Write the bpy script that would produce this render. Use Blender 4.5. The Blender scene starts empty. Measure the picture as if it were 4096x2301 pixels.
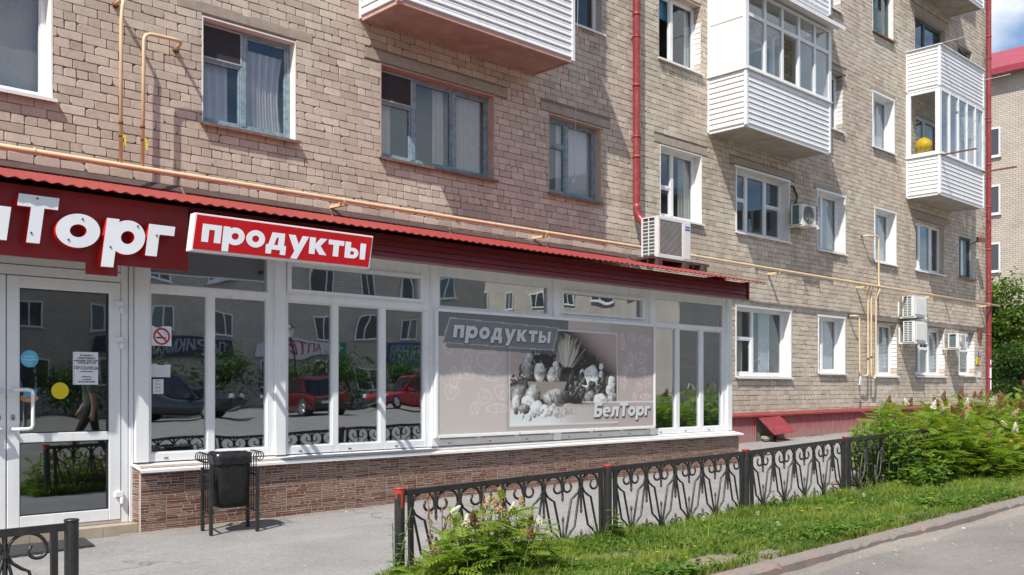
import bpy, bmesh, math, random
import numpy as np
from mathutils import Vector, Matrix, Euler
random.seed(7); RNG = np.random.default_rng(7)
R = math.radians
SC = bpy.context.scene
COL = SC.collection

# ---------------------------------------------------------------- camera
TH = R(46.33); CT, ST = math.cos(TH), math.sin(TH)
CAMZ = 1.35
cam = bpy.data.cameras.new('camera'); camo = bpy.data.objects.new('camera', cam); COL.objects.link(camo)
cam.sensor_width = 36; cam.lens = 36 * 3811.6 / 4096
cam.shift_y = (1552 - 1150.5) / 4096
cam.clip_start = .05; cam.clip_end = 2000
camo.location = (0, 0, CAMZ)
camo.rotation_euler = (R(90), 0, math.atan2(ST, CT) - R(90))
SC.camera = camo

# ---------------------------------------------------------------- sun, sky, exposure
SUNDIR = Vector((1.6, .8, -2.36)).normalized()
sun = bpy.data.lights.new('sun', 'SUN'); sun.energy = 4.6; sun.angle = R(.53); sun.color = (1, .955, .88)
suno = bpy.data.objects.new('sun', sun); COL.objects.link(suno)
suno.rotation_euler = SUNDIR.to_track_quat('-Z', 'Y').to_euler(); suno.location = (0, 0, 30)
world = bpy.data.worlds.new('World'); SC.world = world; world.use_nodes = True
wn = world.node_tree; wn.nodes.clear(); WL = wn.links.new
sky = wn.nodes.new('ShaderNodeTexSky'); sky.sky_type = 'NISHITA'; sky.sun_disc = False
sky.sun_elevation = math.asin(-SUNDIR.z); sky.sun_rotation = math.atan2(-SUNDIR.x, -SUNDIR.y)
sky.air_density = 1.0; sky.dust_density = .6; sky.ozone_density = 2.2
tc = wn.nodes.new('ShaderNodeTexCoord')
sep = wn.nodes.new('ShaderNodeSeparateXYZ'); WL(tc.outputs['Generated'], sep.inputs[0])
ad = wn.nodes.new('ShaderNodeMath'); ad.operation = 'ADD'; ad.inputs[1].default_value = .22; WL(sep.outputs[2], ad.inputs[0])
mx_ = wn.nodes.new('ShaderNodeMath'); mx_.operation = 'MAXIMUM'; mx_.inputs[1].default_value = .08; WL(ad.outputs[0], mx_.inputs[0])
dv = wn.nodes.new('ShaderNodeVectorMath'); dv.operation = 'DIVIDE'; WL(tc.outputs['Generated'], dv.inputs[0])
cmb = wn.nodes.new('ShaderNodeCombineXYZ')
for i in range(3): WL(mx_.outputs[0], cmb.inputs[i])
WL(cmb.outputs[0], dv.inputs[1])
mp = wn.nodes.new('ShaderNodeMapping'); mp.inputs['Location'].default_value = (2.5, 0, 0); WL(dv.outputs[0], mp.inputs[0])
cn = wn.nodes.new('ShaderNodeTexNoise'); cn.inputs['Scale'].default_value = 1.55; cn.inputs['Detail'].default_value = 9; cn.inputs['Roughness'].default_value = .55
WL(mp.outputs[0], cn.inputs['Vector'])
cr = wn.nodes.new('ShaderNodeValToRGB'); cr.color_ramp.elements[0].position = .47; cr.color_ramp.elements[1].position = .60
WL(cn.outputs['Fac'], cr.inputs[0])
cn2 = wn.nodes.new('ShaderNodeTexNoise'); cn2.inputs['Scale'].default_value = 3.5; cn2.inputs['Detail'].default_value = 6; WL(mp.outputs[0], cn2.inputs['Vector'])
cc = wn.nodes.new('ShaderNodeMixRGB'); cc.inputs[1].default_value = (5.4, 5.8, 6.7, 1); cc.inputs[2].default_value = (7.6, 7.8, 8.1, 1); WL(cn2.outputs['Fac'], cc.inputs[0])
mixc = wn.nodes.new('ShaderNodeMixRGB'); WL(cr.outputs[0], mixc.inputs[0]); WL(sky.outputs[0], mixc.inputs[1]); WL(cc.outputs[0], mixc.inputs[2])
bg = wn.nodes.new('ShaderNodeBackground'); bg.inputs[1].default_value = .125; WL(mixc.outputs[0], bg.inputs[0])
wo = wn.nodes.new('ShaderNodeOutputWorld'); WL(bg.outputs[0], wo.inputs[0])
SC.view_settings.view_transform = 'Standard'; SC.view_settings.look = 'None'
SC.view_settings.exposure = 0.34; SC.view_settings.gamma = 1; SC.view_settings.use_curve_mapping = False
SC.render.engine = 'CYCLES'
cy = SC.cycles; cy.max_bounces = 8; cy.diffuse_bounces = 4; cy.glossy_bounces = 4; cy.transmission_bounces = 4
cy.transparent_max_bounces = 16; cy.caustics_reflective = False; cy.caustics_refractive = False
cy.sample_clamp_indirect = 6

# ---------------------------------------------------------------- measuring: a sight line met with a real upright plane
def P(x, y, Y):
    u = (x - 2048) / 3811.6; v = (1552 - y) / 3811.6; t = Y / (ST - CT * u)
    return Vector((t * (CT + ST * u), Y, CAMZ + v * t))
def gz(X):                      # the street rises gently along the facade
    X = max(-12., min(34., X))
    return .06 + .0055 * X + .0003 * max(X, 0) ** 2

# ---------------------------------------------------------------- object helpers
ORG = {}
def tag(o, label, cat, group=None, kind=None):
    if label: o['label'] = label
    if cat: o['category'] = cat
    if group: o['group'] = group
    if kind: o['kind'] = kind
    return o
def root(name, loc, label, cat, group=None):
    o = bpy.data.objects.new(name, None); COL.objects.link(o); o.location = loc; o.empty_display_size = .1
    ORG[o.name] = Vector(loc); return tag(o, label, cat, group)
def attach(o, parent, origin):
    if parent is not None:
        o.parent = parent; ORG[o.name] = ORG[parent.name].copy(); o.location = Vector(origin) - ORG[parent.name]
    else:
        o.location = origin; ORG[o.name] = Vector(origin)
    return o
def inst(name, mesh, parent, loc, rot=(0, 0, 0), scale=(1, 1, 1)):
    o = bpy.data.objects.new(name, mesh); COL.objects.link(o); attach(o, parent, loc)
    o.rotation_euler = rot; o.scale = scale; return o
class MB:
    def __init__(s): s.v = []; s.f = []; s.m = []; s.sm = []
    def add(s, vs, fs, mi=0, smooth=False):
        b = len(s.v); s.v += [tuple(v) for v in vs]
        for f in fs: s.f.append([i + b for i in f]); s.m.append(mi); s.sm.append(smooth)
        return s
    def box(s, x0, x1, y0, y1, z0, z1, mi=0):
        return s.add([(x0, y0, z0), (x1, y0, z0), (x1, y1, z0), (x0, y1, z0), (x0, y0, z1), (x1, y0, z1), (x1, y1, z1), (x0, y1, z1)],
                     [(0, 3, 2, 1), (4, 5, 6, 7), (0, 1, 5, 4), (1, 2, 6, 5), (2, 3, 7, 6), (3, 0, 4, 7)], mi)
    def hexa(s, p, mi=0):       # eight corners, bottom ring then top ring
        return s.add(p, [(0, 3, 2, 1), (4, 5, 6, 7), (0, 1, 5, 4), (1, 2, 6, 5), (2, 3, 7, 6), (3, 0, 4, 7)], mi)
    def beam(s, a, b, w, h, mi=0, up=(0, 0, 1)):
        a = Vector(a); b = Vector(b); d = (b - a).normalized(); u = Vector(up)
        if abs(d.dot(u)) > .98: u = Vector((0, 1, 0))
        r = d.cross(u).normalized(); u = r.cross(d); r *= w / 2; u *= h / 2
        return s.hexa([a - r - u, b - r - u, b + r - u, a + r - u, a - r + u, b - r + u, b + r + u, a + r + u], mi)
    def tube(s, pts, r, n=8, mi=0, caps=True, closed=False):
        pts = [Vector(p) for p in pts]; k = len(pts); rs = r if isinstance(r, (list, tuple)) else [r] * k
        vs = []; nrm = None
        for i in range(k):
            if closed: t = (pts[(i + 1) % k] - pts[i - 1]).normalized()
            else: t = (pts[min(i + 1, k - 1)] - pts[max(i - 1, 0)]).normalized()
            if nrm is None:
                nrm = t.orthogonal().normalized()
            nrm = (nrm - t * nrm.dot(t))
            nrm = nrm.normalized() if nrm.length > 1e-6 else t.orthogonal().normalized()
            bi = t.cross(nrm)
            for j in range(n):
                a = 2 * math.pi * (j + .5) / n; vs.append(pts[i] + (nrm * math.cos(a) + bi * math.sin(a)) * rs[i])
        fs = []
        for i in range(k if closed else k - 1):
            for j in range(n):
                a = i * n + j; b = i * n + (j + 1) % n; i2 = (i + 1) % k
                fs.append((a, b, i2 * n + (j + 1) % n, i2 * n + j))
        if caps and not closed: fs += [tuple(range(n - 1, -1, -1)), tuple((k - 1) * n + j for j in range(n))]
        return s.add(vs, fs, mi, n > 5)
    def lathe(s, prof, c, n=16, mi=0, axis='z', smooth=True):
        vs = []; fs = []; c = Vector(c)
        for (r, h) in prof:
            for j in range(n):
                a = 2 * math.pi * j / n; p, q = r * math.cos(a), r * math.sin(a)
                vs.append(c + Vector({'z': (p, q, h), 'y': (p, h, -q), 'x': (h, p, q)}[axis]))
        for i in range(len(prof) - 1):
            for j in range(n):
                fs.append((i * n + j, i * n + (j + 1) % n, (i + 1) * n + (j + 1) % n, (i + 1) * n + j))
        fs.append(tuple(range(n - 1, -1, -1))); fs.append(tuple((len(prof) - 1) * n + j for j in range(n)))
        return s.add(vs, fs, mi, smooth)
    def sheet(s, grid, mi=0, smooth=True):          # grid[i][j] of points
        n = len(grid[0]); vs = [p for row in grid for p in row]
        return s.add(vs, [(i * n + j, i * n + j + 1, (i + 1) * n + j + 1, (i + 1) * n + j) for i in range(len(grid) - 1) for j in range(n - 1)], mi, smooth)
    def prism(s, poly, y0, y1, mi=0):               # polygon in (x, z), extruded along y
        n = len(poly); vs = [(p[0], y0, p[1]) for p in poly] + [(p[0], y1, p[1]) for p in poly]
        return s.add(vs, [tuple(range(n)), tuple(range(2 * n - 1, n - 1, -1))] + [(i, i + n, (i + 1) % n + n, (i + 1) % n) for i in range(n)], mi)
    def mesh(s, name, mats, origin=(0, 0, 0), fix=True):
        me = bpy.data.meshes.new(name); o = Vector(origin)
        me.from_pydata([(v[0] - o.x, v[1] - o.y, v[2] - o.z) for v in s.v], [], s.f)
        for m in (mats if isinstance(mats, (list, tuple)) else [mats]): me.materials.append(m)
        me.polygons.foreach_set('material_index', s.m); me.polygons.foreach_set('use_smooth', s.sm)
        if fix:
            bm = bmesh.new(); bm.from_mesh(me); bmesh.ops.recalc_face_normals(bm, faces=bm.faces); bm.to_mesh(me); bm.free()
        me.update(); return me
    def build(s, name, mats, parent=None, origin=None, bevel=0, fix=True):
        if origin is None: origin = ORG[parent.name] if parent is not None else (0, 0, 0)
        o = bpy.data.objects.new(name, s.mesh(name, mats, origin, fix)); COL.objects.link(o); attach(o, parent, origin)
        if bevel:
            b = o.modifiers.new('bevel', 'BEVEL'); b.width = bevel; b.segments = 2; b.limit_method = 'ANGLE'; b.harden_normals = False
        return o
def np_mesh(name, verts, faces, mat, tint=None, smooth=False):
    """faces: (n, k) int array"""
    me = bpy.data.meshes.new(name); verts = np.asarray(verts, np.float32); faces = np.asarray(faces, np.int32); n, k = faces.shape
    me.vertices.add(len(verts)); me.vertices.foreach_set('co', verts.ravel())
    me.loops.add(n * k); me.loops.foreach_set('vertex_index', faces.ravel())
    me.polygons.add(n); me.polygons.foreach_set('loop_start', np.arange(0, n * k, k, dtype=np.int32))
    me.polygons.foreach_set('use_smooth', np.full(n, bool(smooth)))
    me.materials.append(mat); me.update(calc_edges=True)
    if tint is not None:
        a = me.attributes.new('tint', 'FLOAT', 'FACE'); a.data.foreach_set('value', np.asarray(tint, np.float32))
    return me
def link_mesh(name, me, parent=None, origin=(0, 0, 0)):
    o = bpy.data.objects.new(name, me); COL.objects.link(o); attach(o, parent, origin); return o

# ---------------------------------------------------------------- materials
MATS = {}
def nodes(name):
    m = bpy.data.materials.new(name); m.use_nodes = True; nt = m.node_tree
    b = nt.nodes['Principled BSDF']; MATS[name] = m; return m, nt, b
def N(nt, t, **kw):
    n = nt.nodes.new('ShaderNode' + t)
    for k, v in kw.items():
        if k in n.inputs: n.inputs[k].default_value = v
        else: setattr(n, k, v)
    return n
def mixrgb(nt, fac, a, b, blend='MIX'):
    n = nt.nodes.new('ShaderNodeMixRGB'); n.blend_type = blend
    for i, x in enumerate((fac, a, b)):
        if hasattr(x, 'node'): nt.links.new(x, n.inputs[i])
        else: n.inputs[i].default_value = x if i == 0 else (*x[:3], 1)
    return n.outputs[0]
def noise(nt, scale, detail=4, rough=.55, vec=None, dist=0):
    n = N(nt, 'TexNoise'); n.inputs['Scale'].default_value = scale; n.inputs['Detail'].default_value = detail
    n.inputs['Roughness'].default_value = rough; n.inputs['Distortion'].default_value = dist
    if vec is None: vec = N(nt, 'NewGeometry').outputs['Position']
    nt.links.new(vec, n.inputs['Vector']); return n.outputs['Fac']
def ramp(nt, fac, stops):
    n = N(nt, 'ValToRGB'); e = n.color_ramp.elements
    while len(e) < len(stops): e.new(.5)
    for i, (p, c) in enumerate(stops):
        e[i].position = p; e[i].color = (*c, 1) if len(c) == 3 else c
    nt.links.new(fac, n.inputs[0]); return n.outputs[0]
def bump(nt, b, h, strength, dist=.01):
    n = N(nt, 'Bump'); n.inputs['Strength'].default_value = strength; n.inputs['Distance'].default_value = dist
    nt.links.new(h, n.inputs['Height']); nt.links.new(n.outputs[0], b.inputs['Normal']); return n
def stretch(nt, sx, sy, sz):
    m = N(nt, 'Mapping'); m.inputs['Scale'].default_value = (sx, sy, sz)
    nt.links.new(N(nt, 'NewGeometry').outputs['Position'], m.inputs[0]); return m.outputs[0]
def pm(name, col, rough=.55, var=.12, scale=6, bmp=0, bscale=60, metal=0, spec=.5, grime=0, grimecol=(.12, .10, .08), gscale=1.7, drip=0):
    """plain surface: colour with uneven tone, light wear and fine relief"""
    m, nt, b = nodes(name); L = nt.links.new
    dark = tuple(c * (1 - var) for c in col); lite = tuple(min(1, c * (1 + var)) for c in col)
    c = ramp(nt, noise(nt, scale, 6, .6), [(.3, dark), (.7, lite)])
    if grime:
        g = ramp(nt, noise(nt, gscale, 8, .65), [(.48, (0, 0, 0)), (.78, (grime,) * 3)])
        c = mixrgb(nt, g, c, grimecol)
    if drip:
        g2_ = ramp(nt, noise(nt, 1, 7, .65, stretch(nt, 11, 11, .8)), [(.50, (0, 0, 0)), (.76, (drip,) * 3)]); c = mixrgb(nt, g2_, c, grimecol)
    L(c, b.inputs['Base Color'])
    rr = ramp(nt, noise(nt, scale * 2.3, 4), [(.3, (max(rough - .08, .02),) * 3), (.7, (min(rough + .1, 1),) * 3)])
    L(rr, b.inputs['Roughness']); b.inputs['Metallic'].default_value = metal
    b.inputs['Specular IOR Level'].default_value = spec
    if bmp: bump(nt, b, noise(nt, bscale, 5, .6), bmp, .006)
    return m
pm('white_pvc', (.79, .80, .81), .32, .03, 3, 0, grime=.18, grimecol=(.45, .42, .38), gscale=2.5, drip=.25)
pm('white_siding', (.78, .79, .80), .38, .03, 4, 0, grime=.15, grimecol=(.5, .48, .45), gscale=2, drip=.38)
pm('white_metal', (.78, .78, .78), .35, .04, 5, 0, grime=.2, grimecol=(.5, .46, .4))
pm('ac_white', (.72, .72, .70), .4, .04, 5, 0, grime=.3, grimecol=(.4, .36, .3), gscale=3)
pm('dark_plastic', (.03, .03, .032), .45, .2, 20)
pm('coil_green', (.10, .16, .16), .5, .3, 40)
pm('blue_paint', (.21, .30, .35), .55, .35, 16, .3, 90, grime=.45, grimecol=(.34, .32, .28), gscale=9)
pm('teal_paint', (.06, .12, .13), .5, .3, 14, .2, 90, grime=.4, grimecol=(.2, .18, .15), gscale=9)
pm('plaster_white', (.78, .77, .74), .8, .06, 8, .3, 40, grime=.35, grimecol=(.48, .42, .36), gscale=4)
pm('plaster_pink', (.52, .36, .31), .85, .12, 8, .5, 40, grime=.4, grimecol=(.30, .24, .2), gscale=6)
pm('plaster_beige', (.50, .43, .35), .85, .12, 8, .4, 40, grime=.4, grimecol=(.3, .26, .22), gscale=6)
pm('lintel_concrete', (.36, .31, .255), .9, .15, 7, .6, 55, grime=.5, grimecol=(.20, .17, .14), gscale=4)
pm('slab_concrete', (.36, .32, .28), .9, .18, 4, .5, 30, grime=.6, grimecol=(.20, .16, .13), gscale=2.2)
pm('rust_tin', (.17, .12, .09), .6, .3, 14, .2, 50, grime=.5, grimecol=(.3, .26, .22), gscale=8)
pm('gas_yellow', (.70, .54, .33), .42, .08, 9, 0, grime=.25, grimecol=(.42, .22, .08), gscale=7)
pm('rust', (.16, .065, .03), .75, .4, 40, .3, 90)
pm('red_pipe', (.26, .030, .034), .38, .12, 5, 0, grime=.3, grimecol=(.42, .20, .17), gscale=9, drip=.25)
pm('roof_red', (.29, .038, .034), .5, .1, 5, 0, grime=.3, grimecol=(.26, .09, .06), gscale=3)
pm('far_roof_grey', (.20, .19, .18), .6, .1, 1)
pm('far_roof_red', (.30, .028, .048), .5, .08, 1, 0)
pm('fascia_red', (.18, .024, .028), .42, .15, 6, 0, grime=.3, grimecol=(.16, .06, .05), gscale=4)
pm('fascia_lip', (.30, .13, .11), .45, .15, 6)
pm('flashing_brown', (.085, .055, .052), .5, .2, 8, 0, grime=.3, grimecol=(.2, .15, .13))
pm('sign_red', (.26, .012, .018), .42, .06, 4, 0, grime=.2, grimecol=(.22, .05, .045), gscale=3, drip=.35)
pm('lightbox_red', (.50, .006, .010), .3, .04, 3, 0, grime=.12, grimecol=(.45, .06, .05), gscale=3)
pm('letter_side_red', (.60, .02, .015), .35, .06, 5)
pm('letter_white', (.80, .82, .85), .3, .04, 5, 0, grime=.12, grimecol=(.55, .55, .56), gscale=4)
pm('iron_black', (.020, .020, .021), .42, .3, 18, .25, 70, grime=.35, grimecol=(.075, .06, .05), gscale=11, spec=.6)
pm('iron_worn', (.10, .065, .045), .6, .4, 30, .3, 80)
pm('paint_orange', (.42, .045, .025), .4, .15, 20)
pm('bag_black', (.014, .014, .015), .28, .2, 15, .8, 26)
pm('bin_black', (.011, .011, .011), .55, .3, 25, .35, 120, grime=.4, grimecol=(.05, .047, .043), gscale=14, spec=.3)
pm('step_beige', (.42, .34, .255), .5, .08, 10, .1, 80, grime=.3, grimecol=(.25, .21, .17))
pm('rubber', (.06, .06, .062), .7, .2, 30)
pm('paper', (.74, .77, .80), .75, .03, 8)
pm('blind_grey', (.22, .22, .225), .9, .1, 30)
pm('paper_grey', (.60, .62, .65), .75, .06, 18)
pm('ink', (.05, .055, .07), .7, .1, 20)
pm('ink_grey', (.33, .36, .40), .7, .1, 20)
pm('sign_no_red', (.48, .03, .03), .5, .08, 20)
pm('sticker_yellow', (.72, .55, .01), .5, .05, 10)
pm('sticker_blue', (.10, .42, .62), .4, .25, 9)
pm('sticker_orange', (.62, .22, .10), .5, .1, 12)
pm('plate_violet', (.10, .075, .36), .4, .1, 10)
pm('plate_yellow', (.70, .56, .03), .45, .1, 10)
pm('logo_blue', (.03, .10, .38), .4, .1, 10)
pm('wood_dark', (.085, .045, .04), .8, .35, 12, .5, 40)
pm('wire_grey', (.45, .44, .42), .5, .1, 10)
pm('chrome', (.6, .6, .6), .2, .05, 10, metal=1)
pm('curtain_white', (.56, .58, .61), .9, .06, 10)
pm('curtain_cream', (.46, .44, .40), .9, .1, 10)
pm('curtain_blue', (.05, .22, .34), .9, .1, 10)
pm('room_grey', (.20, .19, .18), .9, .2, 3)
pm('room_dark', (.15, .14, .13), .9, .2, 3)
pm('shop_floor', (.30, .29, .27), .5, .1, 2)
pm('shop_wall', (.30, .29, .27), .8, .15, 2)
pm('toy_yellow', (.80, .50, .0), .45, .05, 8)
pm('plant_green', (.06, .14, .04), .6, .4, 30)
pm('stone_loose', (.30, .27, .23), .9, .2, 20, .4, 50)
pm('debris', (.50, .45, .38), .9, .3, 60)
pm('insulation', (.66, .60, .50), .9, .2, 20, .5, 60)
pm('asphalt_dark', (.05, .05, .052), .9, .2, 20)
pm('navy', (.03, .035, .06), .6, .2, 10)

def brick_mat(name, pal, far=False):
    m, nt, b = nodes(name); L = nt.links.new
    at = N(nt, 'Attribute', attribute_name='tint'); oi = N(nt, 'ObjectInfo')
    s = N(nt, 'Math', operation='ADD'); L(at.outputs['Fac'], s.inputs[0]); L(oi.outputs['Random'], s.inputs[1])
    fr = N(nt, 'Math', operation='FRACT'); L(s.outputs[0], fr.inputs[0])
    n = len(pal); c = ramp(nt, fr.outputs[0], [(i / (n - 1), p) for i, p in enumerate(pal)])
    c = mixrgb(nt, .8, c, ramp(nt, noise(nt, 26, 7, .65), [(.3, (.80, .79, .78)), (.62, (1.04, 1.03, 1.02))]), 'MULTIPLY')
    big = ramp(nt, noise(nt, .55, 6, .6), [(.35, (.86, .81, .78)), (.65, (1.04, 1.05, 1.03))])
    c = mixrgb(nt, .85, c, big, 'MULTIPLY')
    streak = ramp(nt, noise(nt, 1, 6, .6, stretch(nt, 3.2, 3.2, .35)), [(.5, (0, 0, 0)), (.8, (.46, .46, .46))])
    c = mixrgb(nt, streak, c, (.27, .235, .20))
    eff = ramp(nt, noise(nt, 1.9, 7, .7), [(.60, (0, 0, 0)), (.74, (.35, .35, .35))]); c = mixrgb(nt, eff, c, (.68, .63, .56))
    pits = ramp(nt, noise(nt, 95, 3, .5), [(.68, (0, 0, 0)), (.78, (.7, .7, .7))])
    c = mixrgb(nt, pits, c, (.16, .13, .11))
    L(c, b.inputs['Base Color']); b.inputs['Roughness'].default_value = .9; b.inputs['Specular IOR Level'].default_value = .25
    h = noise(nt, 85, 5, .6)
    bump(nt, b, h, .16, .004); return m
PAL = [(.540, .478, .400), (.615, .552, .468), (.455, .395, .330), (.665, .605, .520), (.565, .492, .412), (.500, .442, .378), (.635, .565, .474), (.580, .508, .420), (.470, .405, .350)]
brick_mat('brick', PAL)
m, nt, b = nodes('mortar'); c = ramp(nt, noise(nt, 34, 6, .7), [(.28, (.12, .10, .082)), (.72, (.31, .27, .23))])
nt.links.new(c, b.inputs['Base Color']); b.inputs['Roughness'].default_value = .95; bump(nt, b, noise(nt, 70, 5, .6), .8, .01)

def far_brick(name, c1, c2, mo, axis):
    m, nt, b = nodes(name); L = nt.links.new
    g = N(nt, 'NewGeometry'); sp = N(nt, 'SeparateXYZ'); L(g.outputs['Position'], sp.inputs[0])
    cb = N(nt, 'CombineXYZ'); L(sp.outputs[axis], cb.inputs[0]); L(sp.outputs[2], cb.inputs[1])
    bt = N(nt, 'TexBrick'); L(cb.outputs[0], bt.inputs['Vector'])
    bt.inputs['Color1'].default_value = (*c1, 1); bt.inputs['Color2'].default_value = (*c2, 1); bt.inputs['Mortar'].default_value = (*mo, 1)
    bt.inputs['Scale'].default_value = 1; bt.inputs['Brick Width'].default_value = .26; bt.inputs['Row Height'].default_value = .1; bt.inputs['Mortar Size'].default_value = .012
    c = mixrgb(nt, .7, bt.outputs['Color'], ramp(nt, noise(nt, 1.2, 6), [(.3, (.8, .8, .8)), (.7, (1.1, 1.08, 1.05))]), 'MULTIPLY')
    L(c, b.inputs['Base Color']); b.inputs['Roughness'].default_value = .9; bump(nt, b, bt.outputs['Fac'], -.4, .02); return m
far_brick('far_brick_x', (.47, .41, .345), (.54, .475, .405), (.26, .22, .185), 0)
far_brick('far_brick_y', (.47, .41, .345), (.54, .475, .405), (.26, .22, .185), 1)

def glass_mat(name, tint, k=1.0, base=.03, wav=.012):
    m, nt, b = nodes(name); L = nt.links.new; nt.nodes.remove(b); out = nt.nodes['Material Output']
    tr = N(nt, 'BsdfTransparent'); tr.inputs[0].default_value = (*tint, 1)
    gl = N(nt, 'BsdfGlossy'); gl.inputs['Roughness'].default_value = .012; gl.inputs[0].default_value = (.86, .94, 1, 1)
    f = N(nt, 'LayerWeight'); f.inputs['Blend'].default_value = .5; pw = N(nt, 'Math', operation='POWER'); pw.inputs[1].default_value = 4.5; L(f.outputs['Facing'], pw.inputs[0])
    mm = N(nt, 'Math', operation='MULTIPLY_ADD'); mm.inputs[1].default_value = k; mm.inputs[2].default_value = base; mm.use_clamp = True; L(pw.outputs[0], mm.inputs[0])
    bp = N(nt, 'Bump'); bp.inputs['Strength'].default_value = wav; bp.inputs['Distance'].default_value = 1; L(noise(nt, 1.3, 1), bp.inputs['Height'])
    L(bp.outputs[0], gl.inputs['Normal']); mx = N(nt, 'MixShader'); L(mm.outputs[0], mx.inputs[0]); L(tr.outputs[0], mx.inputs[1]); L(gl.outputs[0], mx.inputs[2])
    L(mx.outputs[0], out.inputs[0]); return m
glass_mat('glass_flat', (.93, .95, .95), 1.0, .055, .0025)
glass_mat('glass_shop', (.76, .81, .84), 1.0, .40, .0050)
glass_mat('glass_door', (.62, .64, .65), 1.0, .22, .0035)
glass_mat('glass_car', (.10, .11, .12), 1.5, .05, 0)
m, nt, b = nodes('net_screen')          # fine insect netting in front of a sash
b.inputs['Base Color'].default_value = (.055, .055, .06, 1); b.inputs['Roughness'].default_value = .9; b.inputs['Alpha'].default_value = .62

def leaf_mat(name, pal, trans=.35, rough=.5):
    m, nt, b = nodes(name); L = nt.links.new
    at = N(nt, 'Attribute', attribute_name='tint'); n = len(pal)
    c = ramp(nt, at.outputs['Fac'], [(i / max(n - 1, 1), p) for i, p in enumerate(pal)])
    c = mixrgb(nt, .6, c, ramp(nt, noise(nt, 22, 3), [(.3, (.75, .75, .7)), (.7, (1.2, 1.2, 1.1))]), 'MULTIPLY')
    L(c, b.inputs['Base Color']); b.inputs['Roughness'].default_value = rough; b.inputs['Specular IOR Level'].default_value = .35
    tl = N(nt, 'BsdfTranslucent'); c2 = mixrgb(nt, 1, c, (1.5, 1.7, .6), 'MULTIPLY'); L(c2, tl.inputs[0])
    mx = N(nt, 'MixShader'); mx.inputs[0].default_value = trans; L(b.outputs[0], mx.inputs[1]); L(tl.outputs[0], mx.inputs[2])
    L(mx.outputs[0], nt.nodes['Material Output'].inputs[0]); return m
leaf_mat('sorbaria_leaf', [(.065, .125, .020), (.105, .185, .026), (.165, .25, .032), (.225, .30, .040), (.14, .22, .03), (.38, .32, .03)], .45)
leaf_mat('broad_leaf', [(.09, .17, .025), (.14, .24, .035), (.20, .30, .045)], .42)
leaf_mat('grass_blade', [(.080, .140, .024), (.130, .20, .034), (.19, .265, .044), (.25, .29, .065), (.36, .32, .15)], .42)
leaf_mat('weed_leaf', [(.075, .15, .026), (.115, .21, .036), (.16, .26, .042)], .4)
leaf_mat('tree_leaf', [(.05, .11, .022), (.085, .155, .026), (.14, .21, .03), (.36, .34, .03)], .42)
leaf_mat('dark_leaf', [(.032, .075, .022), (.052, .10, .026), (.075, .13, .03)], .35)
leaf_mat('dry_leaf', [(.16, .075, .035), (.22, .11, .05), (.27, .16, .08)], .2, .8)
leaf_mat('bloom_white', [(.55, .53, .42), (.68, .66, .55), (.74, .73, .66)], .2, .8)
leaf_mat('bloom_tan', [(.42, .27, .13), (.50, .36, .20), (.55, .43, .26)], .2, .8)
leaf_mat('bloom_brown', [(.13, .06, .03), (.19, .09, .045), (.25, .13, .06)], .15, .8)
leaf_mat('petal_yellow', [(.75, .52, .01), (.80, .62, .02)], .2, .6)
leaf_mat('puff_white', [(.62, .62, .60), (.70, .70, .68)], .3, .9)
pm('stem_green', (.10, .13, .04), .7, .3, 30)
pm('bark', (.10, .075, .055), .9, .3, 12, .8, 40)

# asphalt, soil, kerb
def asphalt(name, base, scuff, dust):
    m, nt, b = nodes(name); L = nt.links.new
    c = ramp(nt, noise(nt, 140, 3, .6), [(.25, tuple(x * .62 for x in base)), (.5, base), (.78, tuple(min(1, x * 1.5) for x in base))])
    c = mixrgb(nt, .8, c, ramp(nt, noise(nt, 1.1, 7, .6), [(.3, (.80, .80, .80)), (.7, (1.12, 1.11, 1.10))]), 'MULTIPLY')
    c = mixrgb(nt, .9, c, ramp(nt, noise(nt, 34, 6, .75), [(.30, (.70, .70, .70)), (.5, (1, 1, 1)), (.72, (1.25, 1.24, 1.22))]), 'MULTIPLY')
    d = ramp(nt, noise(nt, 1, 6, .62, stretch(nt, .5, 1.6, 1)), [(.50, (0, 0, 0)), (.72, (dust,) * 3)])
    c = mixrgb(nt, d, c, scuff)
    ag = ramp(nt, noise(nt, 420, 2, .5), [(.66, (0, 0, 0)), (.74, (.8, .8, .8))]); c = mixrgb(nt, ag, c, tuple(min(1, x * 1.7) for x in base))
    vo = N(nt, 'TexVoronoi', feature='DISTANCE_TO_EDGE'); vo.inputs['Scale'].default_value = .55
    wp = N(nt, 'VectorMath', operation='ADD'); nv = N(nt, 'TexNoise'); nv.inputs['Scale'].default_value = 2.2; nv.inputs['Detail'].default_value = 6; L(N(nt, 'NewGeometry').outputs['Position'], nv.inputs['Vector'])
    L(N(nt, 'NewGeometry').outputs['Position'], wp.inputs[0]); L(nv.outputs['Color'], wp.inputs[1]); L(wp.outputs[0], vo.inputs['Vector'])
    ck = ramp(nt, vo.outputs['Distance'], [(.0, (.75, .75, .75)), (.011, (0, 0, 0))]); ckm = ramp(nt, noise(nt, .6, 3), [(.5, (0, 0, 0)), (.62, (1, 1, 1))])
    c = mixrgb(nt, mixrgb(nt, 1, ck, ckm, 'MULTIPLY'), c, tuple(x * .32 for x in base))
    st_ = ramp(nt, noise(nt, 2.3, 5, .7), [(.62, (0, 0, 0)), (.74, (.35, .35, .35))]); c = mixrgb(nt, st_, c, tuple(x * .55 for x in base))
    L(c, b.inputs['Base Color']); b.inputs['Roughness'].default_value = .92; b.inputs['Specular IOR Level'].default_value = .3
    bump(nt, b, mixrgb(nt, .5, noise(nt, 160, 4, .65), noise(nt, 9, 5, .6)), .55, .012); return m
asphalt('pavement_asphalt', (.275, .268, .262), (.37, .355, .335), .5)
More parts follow.
